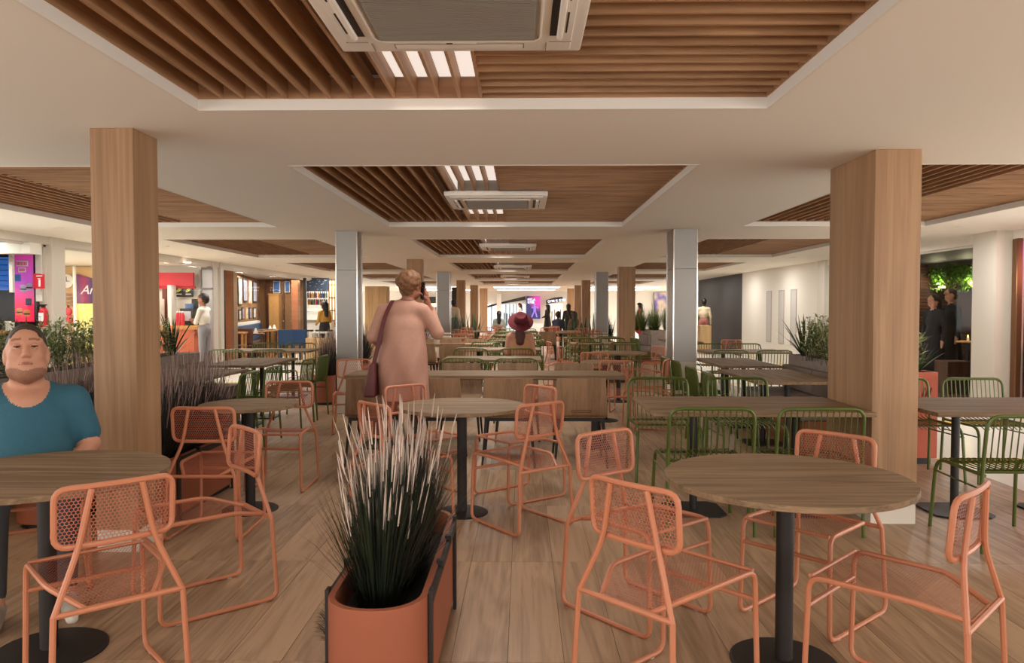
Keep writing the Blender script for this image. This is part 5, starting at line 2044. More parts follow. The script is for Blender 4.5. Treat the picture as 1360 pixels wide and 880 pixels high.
M_shopw = mat('shop_white', (232, 228, 220), 0.7)
M_shopc = mat('shop_cream', (226, 190, 140), 0.7)
M_shopk = mat('shop_black', (22, 20, 24), 0.6)
M_red = mat('shop_red', (196, 34, 48), 0.5)
M_brickc = mat('brick_orange', (168, 102, 66), 0.8, noise=0.15, nscale=18)
M_mort = mat('mortar', (150, 118, 92), 0.9)
M_wood_r = wood('pub_floor_wood', (110, 66, 40), (166, 108, 66), 0, 14, 3.0, 0.4)
M_wood_d = wood('pub_dark_wood', (58, 34, 24), (98, 60, 38), 2, 40, 1.0, 0.5)
M_pine = wood('pub_pine', (176, 118, 66), (214, 160, 98), 0, 50, 1.2, 0.45)
M_blue = mat('pub_blue', (36, 70, 112), 0.6)
M_must = mat('pub_mustard', (168, 124, 66), 0.6)
M_lampw = mat('lamp_glow', (255, 250, 240), 0.5, emit=(255, 240, 220), estr=2.0)


def solid(name, label, cat, parts_, loc=(0, 0, 0), rz=0.0, group=None):
    """parts_: [(part name, MB, material[, bevel])]"""
    if len(parts_) == 1:
        n, mb, m = parts_[0][:3]
        return solo(name, mb.mesh(name, m, bevel=parts_[0][3] if len(parts_[0]) > 3 else 0), label, cat, loc, rz, group)
    t = thing(name, label, cat, loc, rz, group)
    for p in parts_:
        part(p[0], p[1].mesh(p[0], p[2], bevel=p[3] if len(p) > 3 else 0), t)
    return t


# shells of the shops
struct('wall_burger_shop', MB().box(-8.6, XL - 0.16, 10.84, 11.0, 0, CZ).box(-8.7, -8.6, 9.0, 11.0, 0, CZ).box(-8.6, XL - 0.14, 9.0, 9.1, 0, CZ).mesh('wall_burger_shop', M_shopk, smooth=False))
struct('ceiling_burger_shop', MB().box(-8.6, XL - 0.14, 9.1, 10.84, CZ, CZ + 0.1).mesh('ceiling', M_shopk, smooth=False))
area('burger_shop_lamp', (-7.6, 10.1, 2.42), 0.5, SHOP_W * 0.35)
struct('wall_kiosk', MB().box(-10.6, -10.5, 11.0, 16.9, 0, CZ).box(-10.5, XL - 0.16, 16.56, 16.9, 0, CZ).mesh('wall_kiosk', M_shopw, smooth=False))
struct('ceiling_kiosk', MB().box(-10.6, XL - 0.14, 11.0, 16.9, ZW + 0.02, CZ + 0.1).mesh('ceiling', M_shopw, smooth=False))
area('kiosk_lamp', (-8.6, 14.0, 2.32), 2.0, SHOP_W * 1.6, size_y=3.5)

# --- burger shop, against its end wall (Y about 10.8)
Y = 10.78
solid('shop_fascia', 'white fascia beam hanging in the dark burger shop', 'fascia', [('fascia', MB().box(PX(-60, 10.5), PX(45, 10.5), 10.35, 10.6, PZ(337, 10.5), 2.33), M_shopw)])


def poster_mat():
    m = bpy.data.materials.new('magenta_poster')
    m.use_nodes = True
    nt = m.node_tree
    b = nt.nodes['Principled BSDF']
    tc = nt.nodes.new('ShaderNodeTexCoord')
    sp = nt.nodes.new('ShaderNodeSeparateXYZ')
    mr = nt.nodes.new('ShaderNodeMapRange')
    mr.inputs['From Min'].default_value = 1.25
    mr.inputs['From Max'].default_value = 2.2
    rp = nt.nodes.new('ShaderNodeValToRGB')
    e = rp.color_ramp.elements
    e[0].color = lin((226, 44, 78)); e[1].color = lin((206, 60, 150))
    x = rp.color_ramp.elements.new(0.6); x.color = lin((170, 80, 186))
    x = rp.color_ramp.elements.new(0.25); x.color = lin((232, 50, 96))
    nt.links.new(tc.outputs['Object'], sp.inputs[0])
    nt.links.new(sp.outputs['Z'], mr.inputs['Value'])
    nt.links.new(mr.outputs[0], rp.inputs[0])
    nt.links.new(rp.outputs[0], b.inputs['Base Color'])
    nt.links.new(rp.outputs[0], b.inputs['Emission Color'])
    b.inputs['Emission Strength'].default_value = 0.5
    return m


po = thing('poster', 'tall magenta burger poster on the dark shop wall', 'poster', (0, 0, 0))
x0, x1 = PX(15, Y), PX(40, Y)
part('poster_panel', MB().box(x0, x1, Y - 0.02, Y, PZ(427, Y), PZ(338, Y)).mesh('poster_panel', poster_mat(), smooth=False), po)
M_whitep = mat('print_white', (240, 236, 236), 0.6)
M_pinkp = mat('print_pink', (214, 76, 140), 0.6)
lb_ = MB()
lb_.box(PX(18, Y), PX(34, Y), Y - 0.024, Y - 0.02, PZ(353, Y), PZ(346, Y)).box(PX(21, Y), PX(31, Y), Y - 0.024, Y - 0.02, PZ(361, Y), PZ(355, Y))
part('title_block', lb_.mesh('title_block', M_whitep, smooth=False), po)
tx = MB()
for k in range(7):
    tx.box(PX(19 + 2 * k, Y), PX(20.3 + 2 * k, Y), Y - 0.026, Y - 0.024, PZ(352, Y), PZ(347.2, Y))
for k in range(4):
    tx.box(PX(22.2 + 2 * k, Y), PX(23.6 + 2 * k, Y), Y - 0.026, Y - 0.024, PZ(360, Y), PZ(356, Y))
part('title_letters', tx.mesh('title_letters', M_pinkp, smooth=False), po)
part('price_tag', MB().box(PX(16, Y), PX(24, Y), Y - 0.024, Y - 0.02, PZ(373, Y), PZ(364, Y)).mesh('price_tag', mat('tag_blue', (54, 96, 170), 0.6), smooth=False), po)
part('price_tag', MB().box(PX(30, Y), PX(38, Y), Y - 0.024, Y - 0.02, PZ(405, Y), PZ(396, Y)).mesh('price_tag', mat('tag_navy', (46, 44, 92), 0.6), smooth=False), po)
M_bun = mat('print_bun', (214, 146, 84), 0.6)
M_patty = mat('print_patty', (84, 44, 30), 0.6)
M_lett = mat('print_lettuce', (120, 140, 70), 0.6)
for (bx_, by_, c1) in ((21, 414, M_bun), (31, 416, M_bun), (27, 383, mat('print_lilac', (170, 170, 206), 0.6)), (35, 381, mat('print_lilac', (170, 170, 206), 0.6))):
    X, Z = PX(bx_, Y), PZ(by_, Y)
    part('burger_print', MB().ball((X, Y - 0.022, Z + 0.025), (0.05, 0.006, 0.032), 12, 8).mesh('bun', c1), po)
    part('burger_print', MB().ball((X, Y - 0.023, Z - 0.008), (0.054, 0.006, 0.014), 12, 6).mesh('patty', M_patty), po)
    part('burger_print', MB().ball((X, Y - 0.022, Z - 0.03), (0.05, 0.006, 0.018), 12, 6).mesh('bun', c1), po)
solid('wall_panel', 'narrow white panel beside the fire sign', 'panel', [('panel', MB().box(PX(52, Y), XL - 0.16, Y - 0.02, Y, PZ(400, Y), 2.33), M_shopw)])
solid('shop_post', 'slim pale post beside the blue menu screen', 'post', [('post', MB().box(PX(10, 10.6), PX(14.5, 10.6), 10.55, 10.6, PZ(388, 10.6), PZ(336, 10.6)), M_shopw)])
M_scr = mat('blue_screen', (40, 74, 150), 0.3, emit=(50, 110, 190), estr=0.6)
scr = thing('menu_screen', 'glowing blue menu screen in the burger shop', 'screen', (0, 0, 0))
part('screen', MB().box(PX(-60, Y), PX(9, Y), Y - 0.05, Y - 0.02, PZ(385, Y), PZ(341, Y)).mesh('screen', M_scr, smooth=False), scr)
gl_ = MB()
for k in range(6):
    z = PZ(345 + 7 * k, Y)
    gl_.box(PX(-60, Y), PX(9, Y), Y - 0.053, Y - 0.05, z, z + 0.008)
part('screen_rows', gl_.mesh('screen_rows', M_shopk, smooth=False), scr)
sg = thing('fire_sign', 'red fire extinguisher sign on the burger shop wall', 'sign', (0, 0, 0))
part('sign_plate', MB().box(PX(47, 10.7), PX(58.5, 10.7), 10.62, 10.64, PZ(383, 10.7), PZ(364, 10.7)).mesh('sign_plate', M_red, smooth=False), sg)
part('sign_return', MB().box(PX(43.5, 10.7), PX(47, 10.7), 10.63, 10.76, PZ(382.5, 10.7), PZ(363, 10.7)).mesh('sign_return', M_red, smooth=False), sg)
pic = MB().box(PX(51.6, 10.7), PX(54, 10.7), 10.612, 10.62, PZ(380.5, 10.7), PZ(371, 10.7)).box(PX(50.5, 10.7), PX(54, 10.7), 10.612, 10.62, PZ(370.4, 10.7), PZ(369.4, 10.7)).box(PX(49, 10.7), PX(56.5, 10.7), 10.612, 10.62, PZ(367, 10.7), PZ(365.8, 10.7))
part('pictogram', pic.mesh('pictogram', M_whitep, smooth=False), sg)
fe = thing('fire_extinguisher', 'red fire extinguisher mounted below the fire sign', 'extinguisher', (PX(52.5, 10.65), 10.65, PZ(434, 10.65)))
part('cylinder', MB().lathe([(0.055, 0.0), (0.06, 0.02), (0.06, 0.22), (0.045, 0.26), (0.02, 0.275)], 18).mesh('cylinder', M_red), fe)
part('valve', MB().box(-0.02, 0.02, -0.02, 0.02, 0.27, 0.31).box(-0.06, 0.05, -0.008, 0.008, 0.305, 0.32).mesh('valve', M_black, smooth=False), fe)
part('hose', MB().tube(fillet([(-0.02, -0.01, 0.295), (-0.075, -0.02, 0.30), (-0.075, -0.03, 0.1)], 0.04, 3), 0.01, 6).mesh('hose', M_black), fe)
part('label_plate', MB().box(-0.035, 0.035, -0.064, -0.056, 0.08, 0.2).mesh('label_plate', M_whitep, smooth=False), fe)
ct = thing('counter', 'dark counter in the burger shop', 'counter', (-7.6, 10.45, 0))
part('front', MB().box(-0.55, 0.35, -0.2, 0.2, 0, 1.06).mesh('front', M_shopk, smooth=False), ct)
part('worktop', MB().box(-0.58, 0.38, -0.23, 0.23, 1.06, 1.10).mesh('worktop', M_pine, smooth=False), ct)
for k, (xx, hh) in enumerate(((4, 0.14), (9, 0.12))):
    solid('paper_cup', 'white paper cup on the burger shop counter', 'cup', [('cup', MB().lathe([(0.03, 0), (0.04, hh)], 14), M_shopw)], (PX(xx, 10.4), 10.4, 1.10), 0, 'cups on the burger counter')

# --- kiosk side (end wall at Y = 16.55)
Y = 16.5
bn = thing('banner', 'purple banner with white script in the kiosk shop', 'banner', (0, 0, 0))


def purple_mat():
    m = bpy.data.materials.new('purple_gradient')
    m.use_nodes = True
    nt = m.node_tree
    b = nt.nodes['Principled BSDF']
    tc = nt.nodes.new('ShaderNodeTexCoord')
    sp = nt.nodes.new('ShaderNodeSeparateXYZ')
    mr = nt.nodes.new('ShaderNodeMapRange')
    mr.inputs['From Min'].default_value = PX(97, Y)
    mr.inputs['From Max'].default_value = PX(130, Y)
    rp = nt.nodes.new('ShaderNodeValToRGB')
    e = rp.color_ramp.elements
    e[0].color = lin((96, 78, 130)); e[1].color = lin((54, 46, 78))
    x = e.new(0.35); x.color = lin((176, 70, 110))
    x = e.new(0.6); x.color = lin((100, 70, 120))
    nt.links.new(tc.outputs['Object'], sp.inputs[0])
    nt.links.new(sp.outputs['X'], mr.inputs['Value'])
    nt.links.new(mr.outputs[0], rp.inputs[0])
    nt.links.new(rp.outputs[0], b.inputs['Base Color'])
    return m


zt0, zt1 = PZ(363, Y), PZ(371, Y)
part('banner_panel', MB().extrude_poly([(PX(97, Y), Y, PZ(402, Y)), (PX(150, Y), Y, PZ(402, Y)), (PX(150, Y), Y, PZ(378, Y)), (PX(97, Y), Y, PZ(363, Y))], (0, -0.03, 0)).mesh('banner_panel', purple_mat(), smooth=False), bn)
tm = text_mesh('Amer', 0.28, M_whitep, 0.004, 'LEFT', 0.35)
part('lettering', tm, bn, loc=(PX(104, Y), Y - 0.036, PZ(385, Y)), rot=(PI / 2, 0, 0))
solid('wall_cladding', 'warm cream timber wall at the end of the kiosk shop', 'wall panel', [('cladding', MB().box(-10.5, PX(205, Y), Y + 0.02, Y + 0.06, 0, 2.33), M_shopc)])
for k, (xa, ya, xb, yb) in enumerate(((83, 322, 96, 332), (97, 324, 112, 340), (104, 322, 126, 345))):
    solid('ceiling_stripe', 'red slanted stripe above the purple banner', 'stripe', [('stripe', MB().extrude_poly([(PX(xa, Y), Y, PZ(ya, Y)), (PX(xa + 8, Y), Y, PZ(ya, Y)), (PX(xb + 4, Y), Y, PZ(yb, Y)), (PX(xb, Y), Y, PZ(yb + 3, Y))], (0, -0.012, 0)), M_red)], group='red stripes of the kiosk')
solid('yellow_cabinet', 'pale yellow cabinet below the purple banner', 'cabinet', [('body', MB().box(PX(104, Y), PX(140, Y), Y - 0.3, Y, 0.6, PZ(403, Y)), mat('pale_yellow', (226, 214, 128), 0.6)), ('knob', MB().ball((PX(108, Y), Y - 0.31, PZ(412, Y)), 0.02), M_glide)])
ck = thing('wall_clock', 'round pale clock on the orange shelf wall', 'clock', (PX(86, Y), Y - 0.02, PZ(373, Y)))
part('dial', MB().tube([(0, 0, 0), (0, -0.03, 0)], 0.15, 24).mesh('dial', M_whitep), ck)
part('hand', MB().box(-0.006, 0.006, -0.036, -0.031, 0, 0.1).mesh('hand', M_black, smooth=False), ck)
part('hand', MB().box(0, 0.07, -0.036, -0.031, -0.006, 0.006).mesh('hand', M_black, smooth=False), ck)
for k in range(4):
    solid('wall_shelf', 'orange timber shelf below the pale clock', 'shelf', [('board', MB().box(PX(82, Y), PX(94, Y), Y - 0.15, Y, PZ(390 + 5 * k, Y), PZ(389 + 5 * k, Y)), M_pine)], group='orange shelves below the clock')
solid('partition_post', 'pale upright post between clock and banner', 'post', [('post', MB().box(PX(93.5, Y - 0.4), PX(96, Y - 0.4), Y - 0.42, Y - 0.36, 0, 2.33), M_shopw)])
for k, (xx, zz) in enumerate(((86, 414), (88, 424))):
    solid('red_vase', 'round red vase near the orange shelves', 'vase', [('body', MB().ball((0, 0, 0.09), (0.075, 0.075, 0.09), 14, 10), M_red), ('neck', MB().lathe([(0.02, 0.17), (0.03, 0.23)], 12), M_patty)], (PX(xx, Y - 0.3), Y - 0.3, PZ(zz + 5, Y - 0.3)), 0, 'red vases')

va = thing('valance', 'red lit valance above the kiosk menu boards', 'valance', (0, 0, 0))
part('board', MB().box(PX(200, Y), PX(258, Y), Y - 0.12, Y - 0.06, PZ(380, Y), PZ(362, Y)).mesh('board', M_red, smooth=False), va)
part('soffit', MB().box(PX(200, Y), PX(258, Y), Y - 0.06, Y, PZ(383, Y), PZ(380, Y)).mesh('soffit', M_red, smooth=False), va)
for k, xx in enumerate((213.5, 224, 235, 247)):
    spot('valance_spot', (PX(xx, Y), Y - 0.24, PZ(358.5, Y)), 22, (1, 0.78, 0.66), 60, (R(-14), 0, 0))
for k, (xx, yy) in enumerate(((221, 354), (234, 354.5), (247, 355.5))):
    dn = thing('downlight', 'round white downlight in the kiosk ceiling', 'light', (PX(xx, 15.2), 15.2, ZW + 0.0), 0, 'kiosk downlights')
    part('lens', MB().lathe([(0.0, 0.01), (0.07, 0.0), (0.08, 0.018)], 18).mesh('lens', M_lampw), dn)
for k, xx in enumerate((230.5, 243)):
    mb_ = thing('menu_board', 'black menu board with yellow leaf emblem under the red valance', 'menu board', (PX(xx, Y), Y - 0.04, PZ(394, Y)), 0, 'kiosk menu boards')
    w_, h_ = PX(12, 0) * 0, 0
    ww, hh = 0.2, 0.25
    part('board', MB().box(0, ww, 0, 0.03, 0, hh).mesh('board', M_shopk, smooth=False), mb_)
    e_ = MB()
    pts = [(ww / 2 + 0.055 * math.cos(a) * (1.25 if False else 1) + 0.02 * math.sin(a), -0.004, 0.15 + 0.045 * math.sin(a) + 0.025 * math.cos(a)) for a in [2 * PI * q / 14 for q in range(14)]]
    e_.extrude_poly(pts, (0, 0.004, 0))
    part('leaf_emblem', e_.mesh('leaf_emblem', mat('emblem_yellow', (206, 204, 70), 0.5, emit=(206, 204, 70), estr=0.3), smooth=False), mb_)
    part('vein', MB().tube([(ww / 2 - 0.04, -0.006, 0.125), (ww / 2 + 0.05, -0.006, 0.18)], 0.005, 4).mesh('vein', mat('emblem_green', (70, 110, 40), 0.5)), mb_)
    part('caption', MB().box(0.04, 0.16, -0.003, 0.0, 0.05, 0.07).mesh('caption', M_whitep, smooth=False), mb_)
solid('kiosk_pillar', 'white pillar beside the kiosk menu boards', 'pillar', [('shaft', MB().box(PX(221, Y - 0.3), PX(226, Y - 0.3), Y - 0.34, Y - 0.1, 0, PZ(379, Y)), M_shopw)])
solid('kiosk_door', 'maroon door beside the white kiosk pillar', 'door', [('leaf', MB().box(PX(215, Y), PX(221, Y), Y - 0.08, Y - 0.02, 0, PZ(383, Y)), mat('maroon_door', (110, 52, 50), 0.6)), ('handle', MB().ball((PX(216, Y), Y - 0.1, 1.0), 0.02), M_glide)])
fr_ = thing('drinks_fridge', 'small lit drinks fridge in the kiosk', 'fridge', (PX(213, Y), Y - 0.4, 0))
part('cabinet', MB().box(-0.2, 0.14, -0.15, 0.2, 0.7, 1.62).mesh('cabinet', M_shopw, smooth=False), fr_)
part('glass_door', MB().box(-0.18, 0.12, -0.165, -0.15, 0.75, 1.57).mesh('glass_door', mat('fridge_glass', (120, 150, 160), 0.2), smooth=False), fr_)
solid('order_screen', 'tall black order screen on the kiosk counter', 'screen', [('screen', MB().box(PX(253, Y - 0.5), PX(260.5, Y - 0.5), Y - 0.53, Y - 0.47, PZ(421, Y), PZ(397, Y)), M_black)])
cm = thing('coffee_machine', 'dark coffee machine on the kiosk counter', 'machine', (PX(249, 15.9), 15.9, PZ(432, 15.9)))
part('body', MB().box(-0.14, 0.14, -0.15, 0.15, 0, 0.36).mesh('body', M_black, bevel=0.01), cm)
part('front_panel', MB().box(-0.10, 0.10, -0.165, -0.15, 0.10, 0.30).mesh('front_panel', mat('panel_pale', (200, 204, 216), 0.4), smooth=False), cm)
part('hopper', MB().lathe([(0.08, 0.36), (0.09, 0.46)], 14).mesh('hopper', mat('hopper_blue', (96, 120, 170), 0.3)), cm)
kc = thing('kiosk_counter', 'terracotta fronted kiosk counter with pine top', 'counter', (PX(236, 15.7), 15.7, 0))
part('front', MB().box(-0.6, 0.42, -0.28, 0.35, 0, PZ(437, 15.7)).mesh('front', mat('counter_terracotta', (186, 96, 66), 0.7), smooth=False), kc)
part('worktop', MB().box(-0.63, 0.5, -0.31, 0.38, PZ(437, 15.7), PZ(432, 15.7)).mesh('worktop', M_pine, smooth=False), kc)
for k, xx in enumerate((233, 236.5, 240)):
    solid('juice_bottle', 'red juice bottle on the kiosk counter', 'bottle', [('glass', MB().lathe([(0.04, 0), (0.04, 0.2), (0.015, 0.27)], 12), M_red), ('cap', MB().lathe([(0.017, 0.27), (0.017, 0.30)], 10), M_shopw)], (PX(xx, 15.6), 15.6, PZ(432, 15.7)), 0, 'red bottles on the kiosk counter')
gd = thing('glass_partition', 'tall framed glass partition at the end of the kiosk', 'partition', (0, 0, 0))
part('frame', MB().box(PX(265, Y), PX(267, Y), Y - 0.06, Y, 0, PZ(358, Y)).box(PX(267, Y), PX(281, Y), Y - 0.06, Y, PZ(384, Y), PZ(382, Y)).box(PX(267, Y), PX(281, Y), Y - 0.06, Y, PZ(358, Y), PZ(355, Y)).mesh('frame', mat('frame_grey', (120, 114, 112), 0.5), smooth=False), gd)
part('pane', MB().box(PX(267, Y), PX(281, Y), Y - 0.03, Y - 0.02, 0, PZ(358, Y)).mesh('pane', mat('grey_glass', (176, 170, 170), 0.15), smooth=False), gd)

# --- the pub (Y from 17.1 to 26.9)
struct('floor_pub', MB().box(-11, XL - 0.16, 17.1, 26.9, 0, 0.012).mesh('floor_pub', M_wood_r, smooth=False))
struct('ceiling_pub', MB().box(-11, XL - 0.14, 16.9, 27.2, ZW + 0.02, CZ + 0.1).mesh('ceiling', mat('pub_ceiling', (170, 160, 150), 0.8), smooth=False))
area('pub_lamp', (-7.4, 20.5, 2.3), 0.8, SHOP_W * 0.9, (1, 0.88, 0.74), size_y=3)
area('pub_lamp', (-7.5, 23.2, 2.3), 1.0, SHOP_W * 0.7, (1, 0.9, 0.78), size_y=1.6)
A = Vector((-7.45, 19.0, 0)); B = Vector((-8.6, 24.5, 0))
dv_ = (B - A); ln_ = dv_.length; du = dv_.normalized(); nn = Vector((du.y, -du.x, 0))
ang = math.atan2(du.y, du.x)
struct('wall_pub', MB().hexa([tuple(A), tuple(B), tuple(B - nn * 0.15), tuple(A - nn * 0.15)][::-1], [tuple(p + Vector((0, 0, 2.35))) for p in (A, B, B - nn * 0.15, A - nn * 0.15)][::-1]).box(-8.75, XL - 0.16, 24.5, 24.7, 0, 2.35).mesh('wall_pub', mat('pub_wall', (136, 98, 62), 0.7), smooth=False))
# brick piers: courses of single bricks
bk = MB().box(-0.105, 0.105, -0.05, 0.05, 0, 0.062).mesh('brick', M_brickc, smooth=False)


def brick_pier(x, y, w, d, h, label):
    t = thing('brick_pier', label, 'pier', (x, y, 0))
    part('core', MB().box(-w / 2 + 0.008, w / 2 - 0.008, -d / 2 + 0.008, d / 2 - 0.008, 0, h).mesh('core', M_mort, smooth=False), t)
    nb_ = max(1, int(w / 0.22))
    for r_ in range(int(h / 0.075)):
        for c_ in range(nb_):
            off = 0.03 if r_ % 2 else -0.03
            part('brick', bk, t, loc=(-w / 2 + 0.11 + c_ * 0.22 + off * (0.5 if nb_ > 1 else 0.2), -d / 2 + 0.05, r_ * 0.075 + 0.006))
    return t


brick_pier(-7.13, 18.3, 0.27, 0.25, 2.34, 'orange brick pier at the pub entrance')
brick_pier(PX(392, 23.9), 23.9, 0.22, 0.25, 2.34, 'orange brick pier deep inside the pub')
solid('black_post', 'black steel post at the pub window', 'post', [('post', MB().box(PX(402.5, 23.0), PX(406, 23.0), 22.95, 23.05, 0, 2.34), M_black)])
solid('entrance_post', 'dark post beside the brick pier of the pub', 'post', [('post', MB().box(PX(295, 17.5), PX(297.5, 17.5), 17.4, 17.5, 0, 2.34), M_shopk)])
M_photo = mat('framed_print', (206, 200, 196), 0.5, noise=0.5, nscale=9)
M_photo2 = mat('framed_print_cool', (150, 154, 176), 0.5, noise=0.5, nscale=11)
fi = 0
for (t0, z0, w_, h_) in ((0.35, 1.55, 0.75, 0.72), (1.35, 1.5, 0.6, 0.75), (2.2, 1.6, 0.7, 0.65), (3.15, 1.55, 0.65, 0.7), (4.1, 1.6, 0.7, 0.65), (0.35, 1.12, 0.34, 0.32), (0.85, 1.12, 0.36, 0.34), (1.4, 1.08, 0.34, 0.3), (1.95, 1.1, 0.34, 0.34), (2.6, 1.1, 0.4, 0.34), (3.3, 1.1, 0.4, 0.34), (4.1, 1.1, 0.5, 0.34)):
    o = thing('picture_frame', 'framed print on the mustard pub wall, %s row' % ('upper' if z0 > 1.3 else 'lower'), 'picture', tuple(A + du * (t0 + w_ / 2) + nn * 0.004), ang, 'framed prints, %s row' % ('upper' if z0 > 1.3 else 'lower'))
    part('frame', MB().box(-w_ / 2, w_ / 2, -0.025, 0, z0, z0 + h_).mesh('frame', M_black if fi % 3 else M_pine, smooth=False), o)
    part('print', MB().box(-w_ / 2 + 0.035, w_ / 2 - 0.035, -0.03, -0.024, z0 + 0.035, z0 + h_ - 0.035).mesh('print', M_photo if fi % 2 else M_photo2, smooth=False), o)
    fi += 1
pb = thing('pub_bench', 'blue upholstered bench along the mustard pub wall', 'bench', tuple(A + du * 0.2 + nn * 0.02), ang)
part('backrest', MB().box(0, ln_ - 0.6, -0.10, 0, 0.45, 0.95).mesh('backrest', M_blue, bevel=0.02), pb)
part('seat', MB().box(0, ln_ - 0.6, -0.32, -0.0, 0.0, 0.45).mesh('seat', M_wood_d, smooth=False), pb)
part('rail', MB().box(0, ln_ - 0.6, -0.06, 0, 0.95, 1.03).mesh('rail', M_shopw, smooth=False), pb)


def small_table(name, label, x, y, w, d, h, m, rz=0.0, group=None):
    t = thing(name, label, 'table', (x, y, 0), rz, group)
    part('tabletop', MB().box(-w / 2, w / 2, -d / 2, d / 2, h - 0.035, h).mesh('tabletop', m, smooth=False), t)
    lg = MB().box(-0.025, 0.025, -0.025, 0.025, 0, h - 0.035).mesh('leg', m, smooth=False)
    for sx in (-1, 1):
        for sy in (-1, 1):
            part('leg', lg, t, loc=(sx * (w / 2 - 0.05), sy * (d / 2 - 0.05), 0))
    return t


for k, tt in enumerate((0.5, 3.5, 4.6)):
    p = A + du * tt + nn * 0.58
    small_table('pub_table', 'small dark pub table along the blue bench', p.x, p.y, 0.45, 0.42, 0.76, M_wood_d, ang, 'dark tables along the blue pub bench')
    solid('table_lamp', 'small white napkin stand on a dark pub table', 'napkin stand', [('cone', MB().lathe([(0.07, 0), (0.015, 0.14)], 10), M_shopw)], (p.x, p.y, 0.76), 0, 'napkin stands on pub tables')
small_table('pine_table', 'pine table in the middle of the pub floor', -7.30, 21.2, 0.42, 1.5, 0.80, M_pine)
solid('tray', 'dark glass top inlaid on the pub pine table', 'tray', [('tray', MB().box(-0.15, 0.15, -0.55, 0.55, 0, 0.02), M_black)], (-7.30, 21.2, 0.80))
small_table('pub_table', 'pale square table with blue chairs by the pub window', PX(391, 20.8), 20.8, 0.42, 0.42, 0.78, M_pine, 0.3)
bc = Tpl()
bc.add('seat', MB().box(-0.2, 0.2, -0.2, 0.2, 0.42, 0.46).mesh('seat', M_blue, bevel=0.01))
bc.add('backrest', MB().box(-0.2, 0.2, -0.2, -0.16, 0.46, 0.85).mesh('backrest', M_blue, bevel=0.01))
lgm = MB().box(-0.02, 0.02, -0.02, 0.02, 0, 0.42).mesh('leg', M_blue, smooth=False)
for sx in (-1, 1):
    for sy in (-1, 1):
        bc.add('leg', lgm, loc=(sx * 0.17, sy * 0.17, 0))
bc.place('pub_chair', 'blue wooden chair at the pale square pub table, on the pine table side', 'chair', (PX(379, 20.3), 20.3, 0), 0.2, 'blue pub chairs')
bc.place('pub_chair', 'blue wooden chair at the pale square pub table, on the booth side', 'chair', (PX(400.5, 20.3), 20.3, 0), -0.2, 'blue pub chairs')
dc = Tpl()
dc.add('seat', MB().box(-0.2, 0.2, -0.2, 0.2, 0.42, 0.46).mesh('seat', mat('oxblood', (88, 44, 34), 0.5), bevel=0.01))
dc.add('backrest', MB().box(-0.2, 0.2, -0.2, -0.16, 0.5, 0.9).mesh('backrest', mat('oxblood', (88, 44, 34), 0.5), bevel=0.01))
lgd = MB().box(-0.018, 0.018, -0.018, 0.018, 0, 0.9).mesh('leg', M_wood_d, smooth=False)
for sx in (-1, 1):
    for sy in (-1, 1):
        dc.add('leg', lgd if sy < 0 else lgm if False else MB().box(-0.018, 0.018, -0.018, 0.018, 0, 0.42).mesh('leg', M_wood_d, smooth=False), loc=(sx * 0.18, sy * 0.18, 0))
dc.place('pub_chair', 'oxblood chair beside the pine counter table at the pub entrance', 'chair', (-7.14, 19.32, 0), 0.2)
small_table('pub_table', 'pine counter table at the pub entrance', -7.25, 18.75, 0.62, 0.5, 0.82, M_pine, 0.15)
# end wall of the pub: doors, posters, cabinet
Y = 24.45
for (xa, xb, lb) in ((352, 361, 'dark timber door at the end of the pub'), (374, 377, 'narrow dark timber jamb at the end of the pub'), (386, 388, 'slim dark timber jamb near the inner brick pier')):
    solid('timber_door', lb, 'door', [('leaf', MB().box(PX(xa, Y), PX(xb, Y), Y - 0.05, Y, 0, PZ(371, Y)), M_wood_d), ('knob', MB().ball((PX(xb - 1, Y), Y - 0.07, 1.0), 0.025), M_glide)])
for k, (xa, xb, ya, yb) in enumerate(((362.5, 371.5, 373, 389), (377.5, 384.5, 373, 388))):
    o = thing('picture_frame', 'blue toned framed poster on the pub end wall', 'picture', (0, 0, 0), 0, 'blue posters on the pub end wall')
    part('frame', MB().box(PX(xa, Y), PX(xb, Y), Y - 0.04, Y, PZ(yb, Y), PZ(ya, Y)).mesh('frame', M_shopw, smooth=False), o)
    part('print', MB().box(PX(xa + 0.8, Y), PX(xb - 0.8, Y), Y - 0.05, Y - 0.04, PZ(yb - 0.8, Y), PZ(ya + 0.8, Y)).mesh('print', mat('blue_print', (48, 92, 150), 0.5, noise=0.6, nscale=6, emit=(60, 110, 170), estr=0.2), smooth=False), o)
solid('ochre_cabinet', 'ochre cabinet under the blue poster', 'cabinet', [('body', MB().box(PX(361, Y), PX(374, Y), Y - 0.4, Y - 0.06, 0, PZ(391, Y)), M_must), ('worktop', MB().box(PX(360.5, Y), PX(374.5, Y), Y - 0.43, Y - 0.06, PZ(391, Y), PZ(390, Y)), M_pine)])
for k, xx in enumerate((367, 381)):
    spot('pub_poster_spot', (PX(xx, Y), Y - 0.35, 2.3), 14, (1, 0.85, 0.6), 60, (R(-28), 0, 0))
